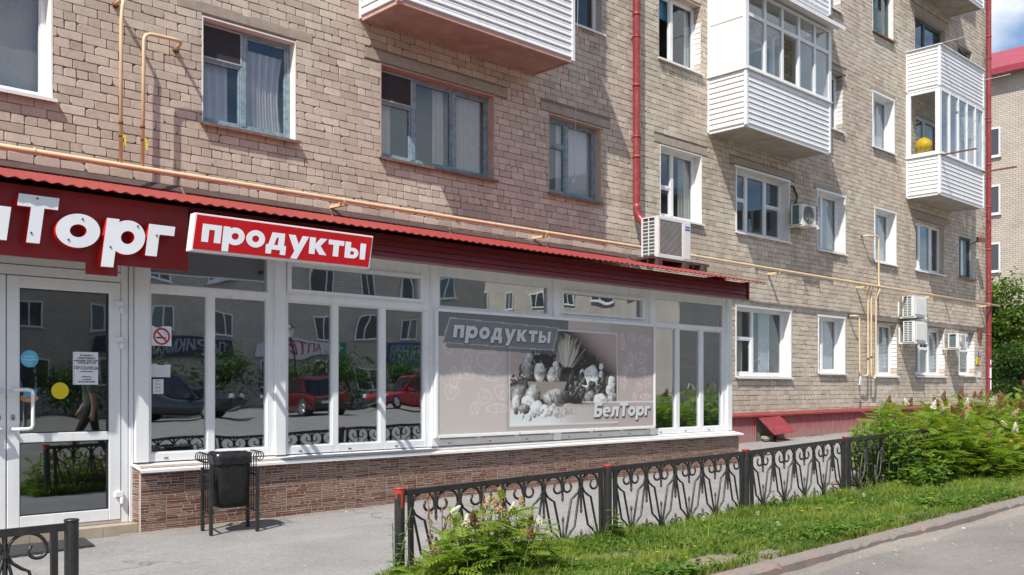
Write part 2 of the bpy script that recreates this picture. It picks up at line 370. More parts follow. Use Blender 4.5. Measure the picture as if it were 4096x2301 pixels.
asphalt('road_asphalt', (.205, .192, .178), (.29, .262, .235), .6)
asphalt('dust', (.24, .215, .19), (.32, .285, .25), .6)
asphalt('soil', (.23, .185, .14), (.34, .285, .225), .6)
m, nt, b = nodes('kerb_concrete'); L = nt.links.new
c = ramp(nt, noise(nt, 90, 4, .6), [(.3, (.15, .135, .12)), (.7, (.27, .245, .22))])
c = mixrgb(nt, ramp(nt, noise(nt, 3.2, 7, .65), [(.45, (0, 0, 0)), (.72, (.75, .75, .75))]), c, (.33, .215, .17))
L(c, b.inputs['Base Color']); b.inputs['Roughness'].default_value = .92; bump(nt, b, mixrgb(nt, .5, noise(nt, 70, 5, .6), noise(nt, 8, 4)), .7, .014)
# plinth sheet: red paint splashed with road dust
m, nt, b = nodes('plinth_red'); L = nt.links.new
g = N(nt, 'NewGeometry'); sp = N(nt, 'SeparateXYZ'); L(g.outputs['Position'], sp.inputs[0])
ht = N(nt, 'MapRange'); ht.inputs[1].default_value = .95; ht.inputs[2].default_value = .22; L(sp.outputs[2], ht.inputs[0])
sn = N(nt, 'Math', operation='MULTIPLY_ADD'); sn.inputs[1].default_value = 1.1; L(noise(nt, 1, 6, .65, stretch(nt, 9, 9, 2.2)), sn.inputs[0]); sn.inputs[2].default_value = -.38
su = N(nt, 'Math', operation='ADD', use_clamp=True); L(ht.outputs[0], su.inputs[0]); L(sn.outputs[0], su.inputs[1])
fa = ramp(nt, su.outputs[0], [(.40, (.04, .04, .04)), (1.0, (.70, .70, .70))])
L(mixrgb(nt, fa, (.29, .026, .036), (.32, .23, .21)), b.inputs['Base Color']); b.inputs['Roughness'].default_value = .6
# stone-look facing tiles: tone per printed stone
m, nt, b = nodes('tile_stone'); L = nt.links.new
at = N(nt, 'Attribute', attribute_name='tint')
c = ramp(nt, at.outputs['Fac'], [(0, (.120, .040, .022)), (.3, (.165, .066, .038)), (.55, (.140, .058, .040)), (.8, (.235, .130, .085)), (1, (.20, .105, .072))])
c = mixrgb(nt, .9, c, ramp(nt, noise(nt, 45, 6, .65), [(.3, (.7, .68, .66)), (.7, (1.3, 1.3, 1.3))]), 'MULTIPLY')
c = mixrgb(nt, ramp(nt, noise(nt, 170, 2), [(.66, (0, 0, 0)), (.74, (.5, .5, .5))]), c, (.42, .36, .30))
L(c, b.inputs['Base Color']); b.inputs['Roughness'].default_value = .5; bump(nt, b, noise(nt, 55, 5, .6), .35, .008)
pm('tile_grout', (.55, .49, .43), .85, .06, 20)
# lower letters, print layers
m, nt, b = nodes('banner_print'); at = N(nt, 'Attribute', attribute_name='print')
nt.links.new(at.outputs['Color'], b.inputs['Base Color']); b.inputs['Roughness'].default_value = .55
pm('print_white', (.62, .62, .64), .55, .03, 6)
pm('print_shadow', (.085, .095, .10), .6, .1, 6)
pm('print_line', (.66, .62, .61), .6, .05, 6)
for nm, c in (('car_red', (.30, .012, .014)), ('car_dark', (.012, .013, .015)), ('car_wine', (.075, .007, .010))):
    m, nt, b = nodes(nm); b.inputs['Base Color'].default_value = (*c, 1); b.inputs['Roughness'].default_value = .25; b.inputs['Coat Weight'].default_value = .6
pm('tyre', (.02, .02, .02), .8, .2, 20)
pm('rim_alloy', (.55, .55, .56), .3, .05, 10, metal=.8)
pm('lamp_red', (.35, .01, .01), .2, .05, 10)
pm('lamp_clear', (.6, .6, .62), .15, .05, 10)
pm('skin', (.50, .30, .21), .55, .06, 20)
pm('shirt_green', (.13, .15, .10), .85, .12, 14, .4, 60)
pm('trousers_dark', (.025, .026, .03), .85, .15, 14, .4, 60)
pm('hair_grey', (.22, .20, .18), .7, .2, 60)
pm('sign_white', (.62, .62, .62), .5, .05, 6)
pm('sign_green', (.02, .20, .08), .5, .05, 6)
pm('sign_blue', (.02, .06, .20), .5, .05, 6)
M = MATS
# ================================================================ ground
def strip_sheet(name, xs, ys, dz, mat, jit=0):
    mb = MB(); g = []
    for x in xs:
        g.append([(x, y, gz(x) + dz + (random.uniform(-jit, jit) if jit else 0)) for y in ys])
    mb.sheet(g); o = mb.build(name, mat); o['kind'] = 'structure'; return o
XS = [-160, -60, -30] + [x * 1.0 for x in range(-12, 36)] + [45, 60, 90, 160]
strip_sheet('road', XS, [-170, -60, -30, -15, -8, -4, -2, 0, 1.5, 3.0, 3.56], -.072, M['road_asphalt'])
strip_sheet('pavement', XS, [3.60, 5, 7, 8.3, 9.4, 10.7, 14, 40, 160], -.004, M['pavement_asphalt'])
# kerb of cast lengths
kb = root('kerb', (0, 3.6, gz(0)), None, None); kb['kind'] = 'structure'; kb['label'] = 'worn concrete kerb with chipped arris between road and lawn'
x = -12.0; ki = 0
while x < 34:
    L_ = 1.0; mb = MB(); n = 12; g = []
    for i in range(n + 1):
        xx = x + .004 + (L_ - .008) * i / n; z = gz(xx)
        ch = random.choice([0, 0, 0, 0, .004, .008, .02]); b_ = .012 + ch
        f = 3.535 + random.uniform(-.003, .003)
        g.append([(xx, f, z - .16), (xx, f, z + .004 - b_), (xx, f + b_, z + .006 + random.uniform(-.003, .002)), (xx, 3.68, z + .006), (xx, 3.684, z - .16)])
    mb.sheet(g, 0, False); mb.f += [[0, 1, 2, 3, 4], [n * 5 + 4, n * 5 + 3, n * 5 + 2, n * 5 + 1, n * 5]]; mb.m += [0, 0]; mb.sm += [False, False]
    mb.build('kerb_stone', M['kerb_concrete'], kb); x += L_; ki += 1
# dusty fillet where the road meets the kerb
mb = MB(); g = []
for i in range(400):
    xx = -12 + i * .115; z = gz(xx) - .070; w = .10 + .09 * (0.5 + .5 * math.sin(i * .37)) * random.uniform(.5, 1.2); h = .016 + .012 * math.sin(i * .23) + random.uniform(0, .008)
    g.append([(xx, 3.54, z + h), (xx, 3.54 - w * .4, z + h * .55), (xx, 3.54 - w, z - .003)])
mb.sheet(g); o = mb.build('dust_drift', M['dust']); o['kind'] = 'structure'
for (xa_, xb_, yw) in ((3.2, 12.72, 8.232), (12.75, 29.7, 10.66)):       # dust gathered at the foot of the walls
    mb = MB(); g = []; n = int((xb_ - xa_) / .09)
    for i in range(n + 1):
        xx = xa_ + (xb_ - xa_) * i / n; w = .05 + .05 * abs(math.sin(i * .31) * math.sin(i * .083)) + random.uniform(0, .03); h = .008 + random.uniform(0, .010)
        g.append([(xx, yw, gz(xx) + h), (xx, yw - w * .45, gz(xx) + h * .45), (xx, yw - w, gz(xx) - .006)])
    mb.sheet(g); mb.build('dust_drift', M['dust'])['kind'] = 'structure'
# lawn soil
def lawn(x0, x1, nm):
    mb = MB(); g = []; n = int((x1 - x0) / .1)
    for i in range(n + 1):
        xx = x0 + (x1 - x0) * i / n; row = []
        for j in range(15):
            yy = 3.684 + 1.36 * j / 14; h = .02 + .02 * math.sin(xx * 2.1 + j * .7) * math.sin(j * .5) + random.uniform(-.006, .006)
            edge = min(1, j / 2, (14 - j) / 2, i / 2, (n - i) / 2); row.append((xx, yy, gz(xx) + .0 + h * edge))
        g.append(row)
    mb.sheet(g); o = mb.build(nm, M['soil']); o['kind'] = 'structure'
lawn(3.58, 33, 'lawn')
mb = MB(); mb.sheet([[(xx, 5.044, gz(xx) + .001), (xx, 5.5, gz(xx) + .02), (xx, 5.95, gz(xx) + .0)] for xx in [11.0 + .4 * k for k in range(50)]]); mb.build('lawn', M['soil'])['kind'] = 'structure'
lawn(-11, 1.62, 'lawn')

# ================================================================ apartment building
WY = 10.7                        # plane of the brick faces
BX0, BX1, BTOP = -4.0, 29.72, 15.4
bld = root('apartment_building', (12, 12, gz(18)), 'long five-storey silicate brick apartment block with balconies behind the shop', 'building')
WIN = []
def W(X0, X1, Z0, Z1, style, cols, **k): WIN.append(dict(x0=X0, x1=X1, z0=Z0, z1=Z1, style=style, cols=cols, **k))
one = []; mid = [.56]; fort = [.66]
# first floor behind, left of the frame to the corner: (width share, rail heights)
W(1.72, 3.46, 4.42, 5.78, 'white', [(.5, one), (.5, one)], cur='blind', rev='white')
W(5.14, 6.40, 4.50, 5.76, 'blue', [(.47, fort), (.53, one)], cur='lace', rev='white', net=1)
W(7.72, 9.84, 4.52, 5.80, 'blue', [(.30, fort), (.38, one), (.32, one)], cur='sides', rev='pink', net=1)
W(11.03, 12.32, 4.50, 5.78, 'blue', [(.42, fort), (.58, one)], cur='sheer', rev='plaster')
W(13.95, 15.24, 4.49, 5.79, 'white', [(.44, [.45]), (.56, one)], cur='right', rev='white')
W(16.42, 18.44, 4.48, 5.78, 'white', [(.31, mid), (.38, one), (.31, mid)], cur='dark', rev='whitetrim')
W(19.66, 20.94, 4.46, 5.79, 'white', [(.40, mid), (.60, one)], cur='sheer', rev='whitetrim')
W(22.44, 23.60, 4.44, 5.75, 'white', [(.33, one), (.67, one)], cur='sheer', rev='whitetrim')
W(24.74, 26.57, 4.43, 5.74, 'white', [(.27, one), (.40, one), (.33, one)], cur='dark', rev='plaster')
W(27.57, 28.68, 4.47, 5.67, 'teal', [(.35, mid), (.65, one)], cur='sheer', rev='white')
# second row
W(5.14, 6.40, 7.36, 8.62, 'blue', [(.47, fort), (.53, one)], cur='lace', rev='white')
W(1.72, 3.46, 7.30, 8.62, 'white', [(.5, one), (.5, one)], cur='sheer', rev='white')
W(8.0, 9.9, 7.30, 8.62, 'blue', [(.4, one), (.6, one)], cur='dark', rev='pink')
W(11.05, 12.34, 7.38, 8.64, 'white', [(.44, one), (.56, one)], cur='dark', rev='plaster')
W(13.91, 15.22, 7.36, 8.66, 'white', [(.44, one), (.56, one)], cur='teal', rev='brick', opened=0)
W(16.3, 18.0, 7.30, 8.62, 'white', [(.4, one), (.6, one)], cur='sheer', rev='plaster')
W(19.66, 20.83, 7.28, 8.60, 'white', [(.42, one), (.58, one)], cur='sheer', rev='brick')
W(22.34, 23.50, 7.23, 8.56, 'white', [(.36, mid), (.64, one)], cur='sheer', rev='whitetrim')
W(24.75, 26.6, 7.25, 8.55, 'white', [(.45, mid), (.55, one)], cur='dark', rev='plaster')
W(27.5, 28.55, 7.25, 8.52, 'white', [(.4, mid), (.6, one)], cur='dark', rev='plaster')
# third row
W(11.05, 12.34, 10.2, 11.5, 'white', [(.44, one), (.56, one)], cur='dark', rev='plaster')
W(13.91, 15.22, 10.2, 11.5, 'white', [(.44, one), (.56, one)], cur='dark', rev='plaster')
W(16.3, 18.0, 10.1, 11.4, 'white', [(.4, one), (.6, one)], cur='sheer', rev='plaster')
W(19.66, 20.74, 10.04, 11.36, 'white', [(.42, one), (.58, one)], cur='sheer', rev='brick')
W(22.34, 23.45, 10.03, 11.36, 'teal', [(.42, one), (.58, one)], cur='dark', rev='white')
W(24.70, 26.64, 9.45, 11.15, 'teal', [(.45, one), (.55, one)], cur='dark', rev='plaster')
W(27.48, 28.52, 9.95, 11.03, 'teal', [(.4, one), (.6, one)], cur='dark', rev='plaster')
# ground floor
W(16.41, 18.51, 1.58, 3.00, 'white', [(.42, mid), (.58, one)], cur='plants', rev='whitetrim')
W(19.71, 20.92, 1.69, 2.97, 'white', [(.40, one), (.60, one)], cur='sheer', rev='whitetrim', opened=0)
W(22.44, 23.67, 1.65, 2.95, 'white', [(.40, [.45]), (.60, one)], cur='sheer', rev='brick')
W(24.74, 26.62, 1.67, 2.96, 'white', [(.30, one), (.34, mid), (.36, one)], cur='net', rev='brick')
W(27.57, 28.72, 1.71, 2.97, 'white', [(.35, one), (.65, mid)], cur='dark', rev='brick')
LINT = [(5.05 - .2, 6.40 + .25, 5.80, 5.93), (7.47, 10.1, 5.83, 5.97), (10.85, 12.55, 5.81, 5.94), (13.78, 15.42, 5.82, 5.95),
        (16.2, 18.65, 5.84, 5.98), (24.5, 26.8, 5.78, 5.98), (24.5, 26.8, 11.18, 11.36), (22.2, 23.6, 8.60, 8.70), (19.5, 21.0, 5.83, 5.93), (19.5, 21.0, 8.64, 8.74)]
holes = [(w['x0'], w['x1'], w['z0'], w['z1']) for w in WIN]

# mortar wall with openings
ZB = .80
def holed_wall(name, x0, x1, z0, z1, holes, y, mat, parent):
    xs = sorted({x0, x1, *[min(max(h[i], x0), x1) for h in holes for i in (0, 1)]})
    zs = sorted({z0, z1, *[min(max(h[i], z0), z1) for h in holes for i in (2, 3)]})
    mb = MB()
    for i in range(len(xs) - 1):
        run = None
        for j in range(len(zs) - 1):
            cx, cz = (xs[i] + xs[i + 1]) / 2, (zs[j] + zs[j + 1]) / 2
            if any(h[0] < cx < h[1] and h[2] < cz < h[3] for h in holes): continue
            mb.add([(xs[i], y, zs[j]), (xs[i + 1], y, zs[j]), (xs[i + 1], y, zs[j + 1]), (xs[i], y, zs[j + 1])], [(0, 1, 2, 3)])
    return mb.build(name, mat, parent, fix=False)
wall = holed_wall('wall', BX0, BX1, 0, BTOP, holes, WY + .0105, M['mortar'], bld)

# brick bond: five stretcher courses to one of headers, cut at openings
bx = []
nrow = int((BTOP - ZB) / .1)
for i in range(nrow):
    z0 = ZB + i * .1; zc = z0 + .05; head = (i % 6 == 3); cell = .13 if head else .26
    ex = [(h[0], h[1]) for h in holes if min(h[3], z0 + .09) - max(h[2], z0) > .035] + [(l[0] - .004, l[1] + .004) for l in LINT if min(l[3], z0 + .09) - max(l[2], z0) > .03]
    ex.sort(); off = (0, .13, .065, .195, .03, .16)[i % 6]
    free = []; c0 = BX0
    for a, b_ in ex:
        if a > c0: free.append((c0, a))
        c0 = max(c0, b_)
    free.append((c0, BX1))
    for a, b_ in free:
        x = math.floor((a - off) / cell) * cell + off
        while x < b_:
            j0 = max(x, a); j1 = min(x + cell, b_)
            if j1 - j0 > .035:
                g = random.uniform(.0035, .0065)
                half = (not head) and random.random() < .05 and j1 - j0 > .2
                if half: bx += [(j0 + g, (j0 + j1) / 2 - .006, z0, head), ((j0 + j1) / 2 + .006, j1 - g, z0, head)]
                else: bx.append((j0 + g, j1 - g, z0, head))
            x += cell
B = np.array([(a, b_, z) for a, b_, z, h in bx])
def brick_verts(x0, x1, z0, z1, wob, rng, depth=.0):
    """rounded-corner brick heads: front ring (8) proud, mid ring (8), back ring (8) in the joint"""
    n = len(x0); c = rng.uniform(.002, .011, (n, 4)) + .022 * (rng.random((n, 4)) < .06); V = np.zeros((n, 24, 3))
    pr = rng.uniform(-.0030, .0030, n); tilt = rng.uniform(-.0012, .0012, (n, 2)) * np.array((1, .35))
    for ring, (ins, y) in enumerate(((.0030, 0.), (.0, .0030), (-.0005, .018))):
        X0 = x0 + ins; X1 = x1 - ins; Z0 = z0 + ins; Z1 = z1 - ins
        pts = [(X0 + c[:, 0], Z0), (X1 - c[:, 1], Z0), (X1, Z0 + c[:, 1]), (X1, Z1 - c[:, 2]), (X1 - c[:, 2], Z1), (X0 + c[:, 3], Z1), (X0, Z1 - c[:, 3]), (X0, Z0 + c[:, 0])]
        for k, (px, pz) in enumerate(pts):
            w = wob if ring < 2 else 0
            V[:, ring * 8 + k, 0] = px + rng.uniform(-w, w, n); V[:, ring * 8 + k, 2] = pz + rng.uniform(-w * .8, w * .8, n)
            V[:, ring * 8 + k, 1] = y + pr + tilt[:, 0] * ((px - x0) / (x1 - x0) - .5) + (tilt[:, 1] * ((pz - z0) / .09 - .5)) + (rng.uniform(-.0003, .0003, n) if ring == 0 else 0)
    return V
QF = [[r * 8 + k, r * 8 + (k + 1) % 8, (r + 1) * 8 + (k + 1) % 8, (r + 1) * 8 + k] for r in range(2) for k in range(8)]
FF = [[0, 1, 2, 7], [7, 2, 3, 6], [6, 3, 4, 5]]
BF = np.array([[f[0], f[3], f[2], f[1]] for f in QF] + FF)      # outward, towards the street
# the 300 bricks that show largest become objects of their own; the rest is one mass
d = np.hypot((B[:, 0] + B[:, 1]) / 2, WY)
vis = (B[:, 0] > 2.6) & (B[:, 2] > 3.72) & (B[:, 2] < 6.25) & (B[:, 1] - B[:, 0] > .2)
order = np.argsort(np.where(vis, d, 1e9)); near = order[:300]; rest = np.setdiff1d(np.arange(len(B)), near)
HB = .0915
V = brick_verts(B[rest, 0], B[rest, 1], B[rest, 2] + RNG.uniform(-.002, .002, len(rest)), B[rest, 2] + HB + RNG.uniform(-.002, .002, len(rest)), .0050, RNG); V[:, :, 1] += WY
F = (BF[None] + (np.arange(len(rest)) * 24)[:, None, None]).reshape(-1, 4)
me = np_mesh('bricks', V.reshape(-1, 3) - np.array(ORG[bld.name]), F, M['brick'], np.repeat(RNG.random(len(rest)), len(BF)))
bo = link_mesh('brickwork', me, bld, ORG[bld.name]); bo['kind'] = 'stuff'
VAR = []
for k in range(14):
    v = brick_verts(np.array([-.122]), np.array([.122]), np.array([0.]), np.array([HB]), .0052, RNG)[0]
    VAR.append(np_mesh('brick', v, BF, M['brick']))
for k, i in enumerate(near):
    w_ = B[i, 1] - B[i, 0]
    inst('brick', VAR[(k * 5 + k // 7) % 14], wall, ((B[i, 0] + B[i, 1]) / 2, WY, B[i, 2] + random.uniform(-.0015, .0015)), scale=(w_ / .244, 1, 1))
# shell behind the face, end wall, roof edge
mb = MB(); mb.box(BX0, BX0 + .3, WY + .4, 23, 0, BTOP); mb.box(BX1 - .3, BX1 - .004, WY + .03, 23, 0, BTOP); mb.box(BX0, BX1, 22.7, 23, 0, BTOP)
mb.box(BX0 - .3, BX1 + .3, WY - .5, 23.4, BTOP, BTOP + .2); mb.build('shell', M['far_brick_y'], bld)
mb = MB(); mb.box(BX0, BX1 - .31, WY + 2.2, WY + 2.25, 0, BTOP); mb.build('inner_wall', M['room_grey'], bld)
for (a, b_, z0, z1) in LINT:
    mb = MB(); mb.box(a, b_, WY - .002, WY + .05, z0, z1); mb.build('lintel', M['lintel_concrete'], bld, bevel=.006)

def curtain(mb, x0, x1, z0, z1, y, fold=.045, amp=.018, mi=0, gather=0):
    n = max(6, int((x1 - x0) / .018)); g = []
    for i in range(n + 1):
        t = i / n; col = []
        for k in range(5):
            s = k / 4; xx = x0 + (x1 - x0) * t
            if gather: xx = x0 + (x1 - x0) * t * (1 - gather * math.sin(s * math.pi) * .5)
            col.append((xx, y + amp * math.sin(t * (x1 - x0) / fold * 2 * math.pi + .6 * s) + .006 * math.sin(t * 31), z1 + (z0 - z1) * s))
        g.append(col)
    mb.sheet(g, mi)
def window(w, parent, Y, n):
    x0, x1, z0, z1 = w['x0'], w['x1'], w['z0'], w['z1']; st = w['style']
    fm = {'white': M['white_pvc'], 'blue': M['blue_paint'], 'teal': M['teal_paint']}[st]
    rev = w['rev']; ry = {'whitetrim': .19, 'white': .17 if w['style'] == 'white' else .12, 'brick': .16}.get(rev, .13); Yf = Y + ry; dp = .055
    trim = .055 if rev == 'whitetrim' else 0
    fo = .055 if st == 'white' else .05; mu = .085 if st == 'white' else .075
    a0, a1, b0, b1 = x0 + .012, x1 - .012, z0 + .012, z1 - .012
    mb = MB(); mb.box(a0, a0 + fo, Yf, Yf + dp, b0, b1); mb.box(a1 - fo, a1, Yf, Yf + dp, b0, b1)
    mb.box(a0 + fo, a1 - fo, Yf, Yf + dp, b0, b0 + fo * 1.25); mb.box(a0 + fo, a1 - fo, Yf, Yf + dp, b1 - fo, b1)
    ix0, ix1, iz0, iz1 = a0 + fo, a1 - fo, b0 + fo * 1.25, b1 - fo
    tot = ix1 - ix0; x = ix0; panes = []; nc = len(w['cols'])
    for ci, (fr, rails) in enumerate(w['cols']):
        xe = ix0 + tot * sum(c[0] for c in w['cols'][:ci + 1])
        l = x + (mu / 2 if ci else 0); r = xe - (mu / 2 if ci < nc - 1 else 0)
        if ci: mb.box(x - mu / 2, x + mu / 2, Yf - .004, Yf + dp - .004, iz0, iz1)
        zz = iz0
        for q, rf in enumerate(rails + [1]):
            ze = iz0 + (iz1 - iz0) * rf; top = ze - (.022 if q < len(rails) else 0); bot = zz + (.022 if q else 0)
            if q < len(rails): mb.box(l, r, Yf + .002, Yf + dp - .002, ze - .022, ze + .022)
            sh = .026 if (ci + q) % 2 == 0 or st != 'white' else .012        # sash step around each light
            mb.box(l, l + sh, Yf + .008, Yf + dp - .006, bot, top); mb.box(r - sh, r, Yf + .008, Yf + dp - .006, bot, top)
            mb.box(l + sh, r - sh, Yf + .008, Yf + dp - .006, bot, bot + sh); mb.box(l + sh, r - sh, Yf + .008, Yf + dp - .006, top - sh, top)
            panes.append((l + sh, r - sh, bot + sh, top - sh, ci, q)); zz = ze
        x = xe
    wo_ = mb.build('window', fm, parent, bevel=.004 if x0 < 20 else 0)
    for (l, r, bt, tp, ci, q) in panes:
        if w.get('opened') == ci: continue
        mb = MB(); mb.box(l, r, Yf + .030, Yf + .036, bt, tp); mb.build('pane', M['glass_flat'], wo_)
    if w.get('net'):
        l, r, bt, tp, ci, q = panes[1]
        mb = MB(); mb.box(l - .03, r + .03, Yf - .006, Yf - .004, bt - .03, tp + .03); mb.build('insect_net', M['net_screen'], wo_)
        mb = MB()
        for q_ in ((l - .035, l - .02, bt - .03, tp + .03), (r + .02, r + .035, bt - .03, tp + .03), (l - .035, r + .035, bt - .045, bt - .03), (l - .035, r + .035, tp + .03, tp + .045)):
            mb.box(q_[0], q_[1], Yf - .010, Yf - .003, q_[2], q_[3])
        mb.build('net_frame', M['wire_grey'], wo_)
    # reveals
    rm = {'white': M['plaster_white'], 'whitetrim': M['white_metal'], 'pink': M['plaster_pink'], 'plaster': M['plaster_beige'], 'brick': M['plaster_beige']}[rev]
    if rev == 'brick':
        mb = MB(); k = 0; zz = z0
        while zz < z1 - .03:
            e = min(zz + .09, z1); dd = random.uniform(0, .004)
            mb.box(x1 - .012 - dd, x1 - .0005, Y + .004, Yf + .01, zz, e, 1 if .12 < (zz - z0) / (z1 - z0) < .72 else 0); mb.box(x0 + .0005, x0 + .012, Y + .004, Yf + .01, zz, e, 0); zz += .1
        mb.box(x0 + .013, x1 - .018, Y + .004, Yf, z1 - .012, z1 - .0005, 0); mb.build('reveal', [M['brick'], M['plaster_white']], wo_)
    else:
        mb = MB(); yo = Y - (.012 if trim else .003)
        mb.box(x0 - .004 - trim * .3, x0 + .012, yo, Yf + dp, z0, z1 - .012); mb.box(x1 - .012, x1 + .004 + trim * .3, yo, Yf + dp, z0, z1 - .012)
        mb.box(x0 - .004 - trim, x1 + .004 + trim, yo - .001, Yf + dp, z1 - .012, z1 + .004 + trim * .5); mb.build('reveal', rm, wo_)
    # sill
    so = .06 if st == 'white' else .07
    mb = MB(); a, b_ = x0 - .03, x1 + .035
    mb.hexa([(a, Y - so, z0 - .022), (b_, Y - so, z0 - .022), (b_, Yf + .01, z0 - .004), (a, Yf + .01, z0 - .004), (a, Y - so, z0 - .006), (b_, Y - so, z0 - .006), (b_, Yf + .01, z0 + .013), (a, Yf + .01, z0 + .013)])
    mb.box(a, b_, Y - so - .002, Y - so + .006, z0 - .042, z0 - .023)
    mb.build('sill', M['white_metal'] if st == 'white' else M['rust_tin'], wo_)
    # room behind
    mb = MB(); yr = Yf + dp; p = [(x0 - .15, yr, z0 - .15), (x1 + .15, yr, z0 - .15), (x1 + .15, yr + 1.3, z0 - .15), (x0 - .15, yr + 1.3, z0 - .15), (x0 - .15, yr, z1 + .15), (x1 + .15, yr, z1 + .15), (x1 + .15, yr + 1.3, z1 + .15), (x0 - .15, yr + 1.3, z1 + .15)]
    mb.add(p, [(0, 1, 2, 3), (7, 6, 5, 4), (1, 5, 6, 2), (2, 6, 7, 3), (3, 7, 4, 0)])
    mb.build('room', M['room_grey'] if n % 2 else M['room_dark'], wo_, fix=False)
    cu = w['cur']; yc = yr + .045
    def cur(l, r, bt, tp, mat='curtain_white', **k):
        mb = MB(); curtain(mb, l, r, bt, tp, yc, **k); mb.build('curtain', M[mat], wo_)
    if cu == 'lace': cur(ix0, ix0 + tot * .33, z0, z0 + (z1 - z0) * .68); cur(ix0 + tot * .55, ix1, z0, z0 + (z1 - z0) * .85, 'curtain_white', gather=.25)
    elif cu == 'sheer': cur(ix0 + tot * .30, ix1 + .02, z0, z1)
    elif cu == 'sides': cur(ix0, ix0 + tot * .13, z0, z1, 'curtain_cream'); cur(ix0 + tot * .52, ix0 + tot * .62, z0, z1, 'curtain_cream'); cur(ix0 + tot * .74, ix1, z0, z1, 'curtain_cream')
    elif cu == 'right': cur(ix0 + tot * .72, ix1 + .02, z0, z1, 'curtain_cream')
    elif cu == 'blind': cur(ix0, ix1, z0, z1, 'blind_grey', fold=.30, amp=.004)
    elif cu == 'net': cur(ix0 + tot * .66, ix1, z0, z1)
    elif cu == 'teal': cur(ix0, ix0 + tot * .42, z1 - .42, z1, 'curtain_blue', fold=.2, amp=.01); cur(ix0 + tot * .9, ix1, z0, z1)
    elif cu == 'plants':
        cur(ix0 + tot * .62, ix0 + tot * .82, z0, z1); cur(ix0, ix0 + tot * .3, z0, z1, 'curtain_cream')
        mb = MB(); mb.lathe([(.05, 0), (.07, .11), (.072, .12)], (ix0 + tot * .6, yr + .1, z0 + .03), 10, 0); mb.lathe([(.05, 0), (.07, .11), (.072, .12)], (ix0 + tot * .82, yr + .1, z0 + .03), 10, 0)
        for q in range(90):
            c = Vector((ix0 + tot * (.6 + .22 * (q % 2)) + random.gauss(0, .10), yr + .1 + random.gauss(0, .04), z0 + .2 + abs(random.gauss(0, .3)))); u = Vector((random.gauss(0, 1), random.gauss(0, .5), random.gauss(0, 1))).normalized() * .05; v = u.orthogonal().normalized() * .02
            mb.add([c - u, c + v, c + u, c - v], [(0, 1, 2, 3)], 1)
        mb.build('window_plant', [M['plate_violet'], M['plant_green']], wo_, fix=False)
    elif cu == 'dark' and n % 3 == 0: cur(ix0, ix0 + tot * .18, z0, z1, 'curtain_cream')
    if w.get('opened') is not None and z0 < 3:       # tilted sash
        l, r, bt, tp, ci, q = panes[0]
        mb = MB()
        for (a, b_) in (((l, bt), (r, bt)), ((l, tp), (r, tp)), ((l, bt), (l, tp)), ((r, bt), (r, tp))):
            mb.beam((a[0], Yf + .07 + .16 * (a[1] - bt) / (tp - bt), a[1]), (b_[0], Yf + .07 + .16 * (b_[1] - bt) / (tp - bt), b_[1]), .04, .04, up=(0, 1, 0))
        mb.build('open_sash', M['white_pvc'], wo_)
    return wo_
for n, w in enumerate(WIN): window(w, bld, WY, n)

# ---------------------------------------------------------------- balconies
def planks(parent, a, b_, z0, z1, pitch, out, mat, name='siding_plank'):
    """lapped siding between two plan points, each plank one piece; out = outward unit (x, y)"""
    n = max(1, round((z1 - z0) / pitch)); p = (z1 - z0) / n; a = Vector((*a, 0)); b_ = Vector((*b_, 0)); o = Vector((*out, 0))
    for i in range(n):
        za, zb = z0 + i * p, z0 + (i + 1) * p - .004; mb = MB()
        t0, t1, t2, t3 = o * .020, o * .024, o * .004, o * -.012
        prof = [(t3, za), (t0, za), (t1, za + .012), (o * .012, za + p * .55), (o * .016, za + p * .62), (t2, zb), (t3, zb)]
        vs = [q[0] + a + Vector((0, 0, q[1])) for q in prof] + [q[0] + b_ + Vector((0, 0, q[1])) for q in prof]; k = len(prof)
        mb.add(vs, [(i_, (i_ + 1) % k, (i_ + 1) % k + k, i_ + k) for i_ in range(k)] + [tuple(range(k)), tuple(range(2 * k - 1, k - 1, -1))])
        mb.build(name, mat, parent)
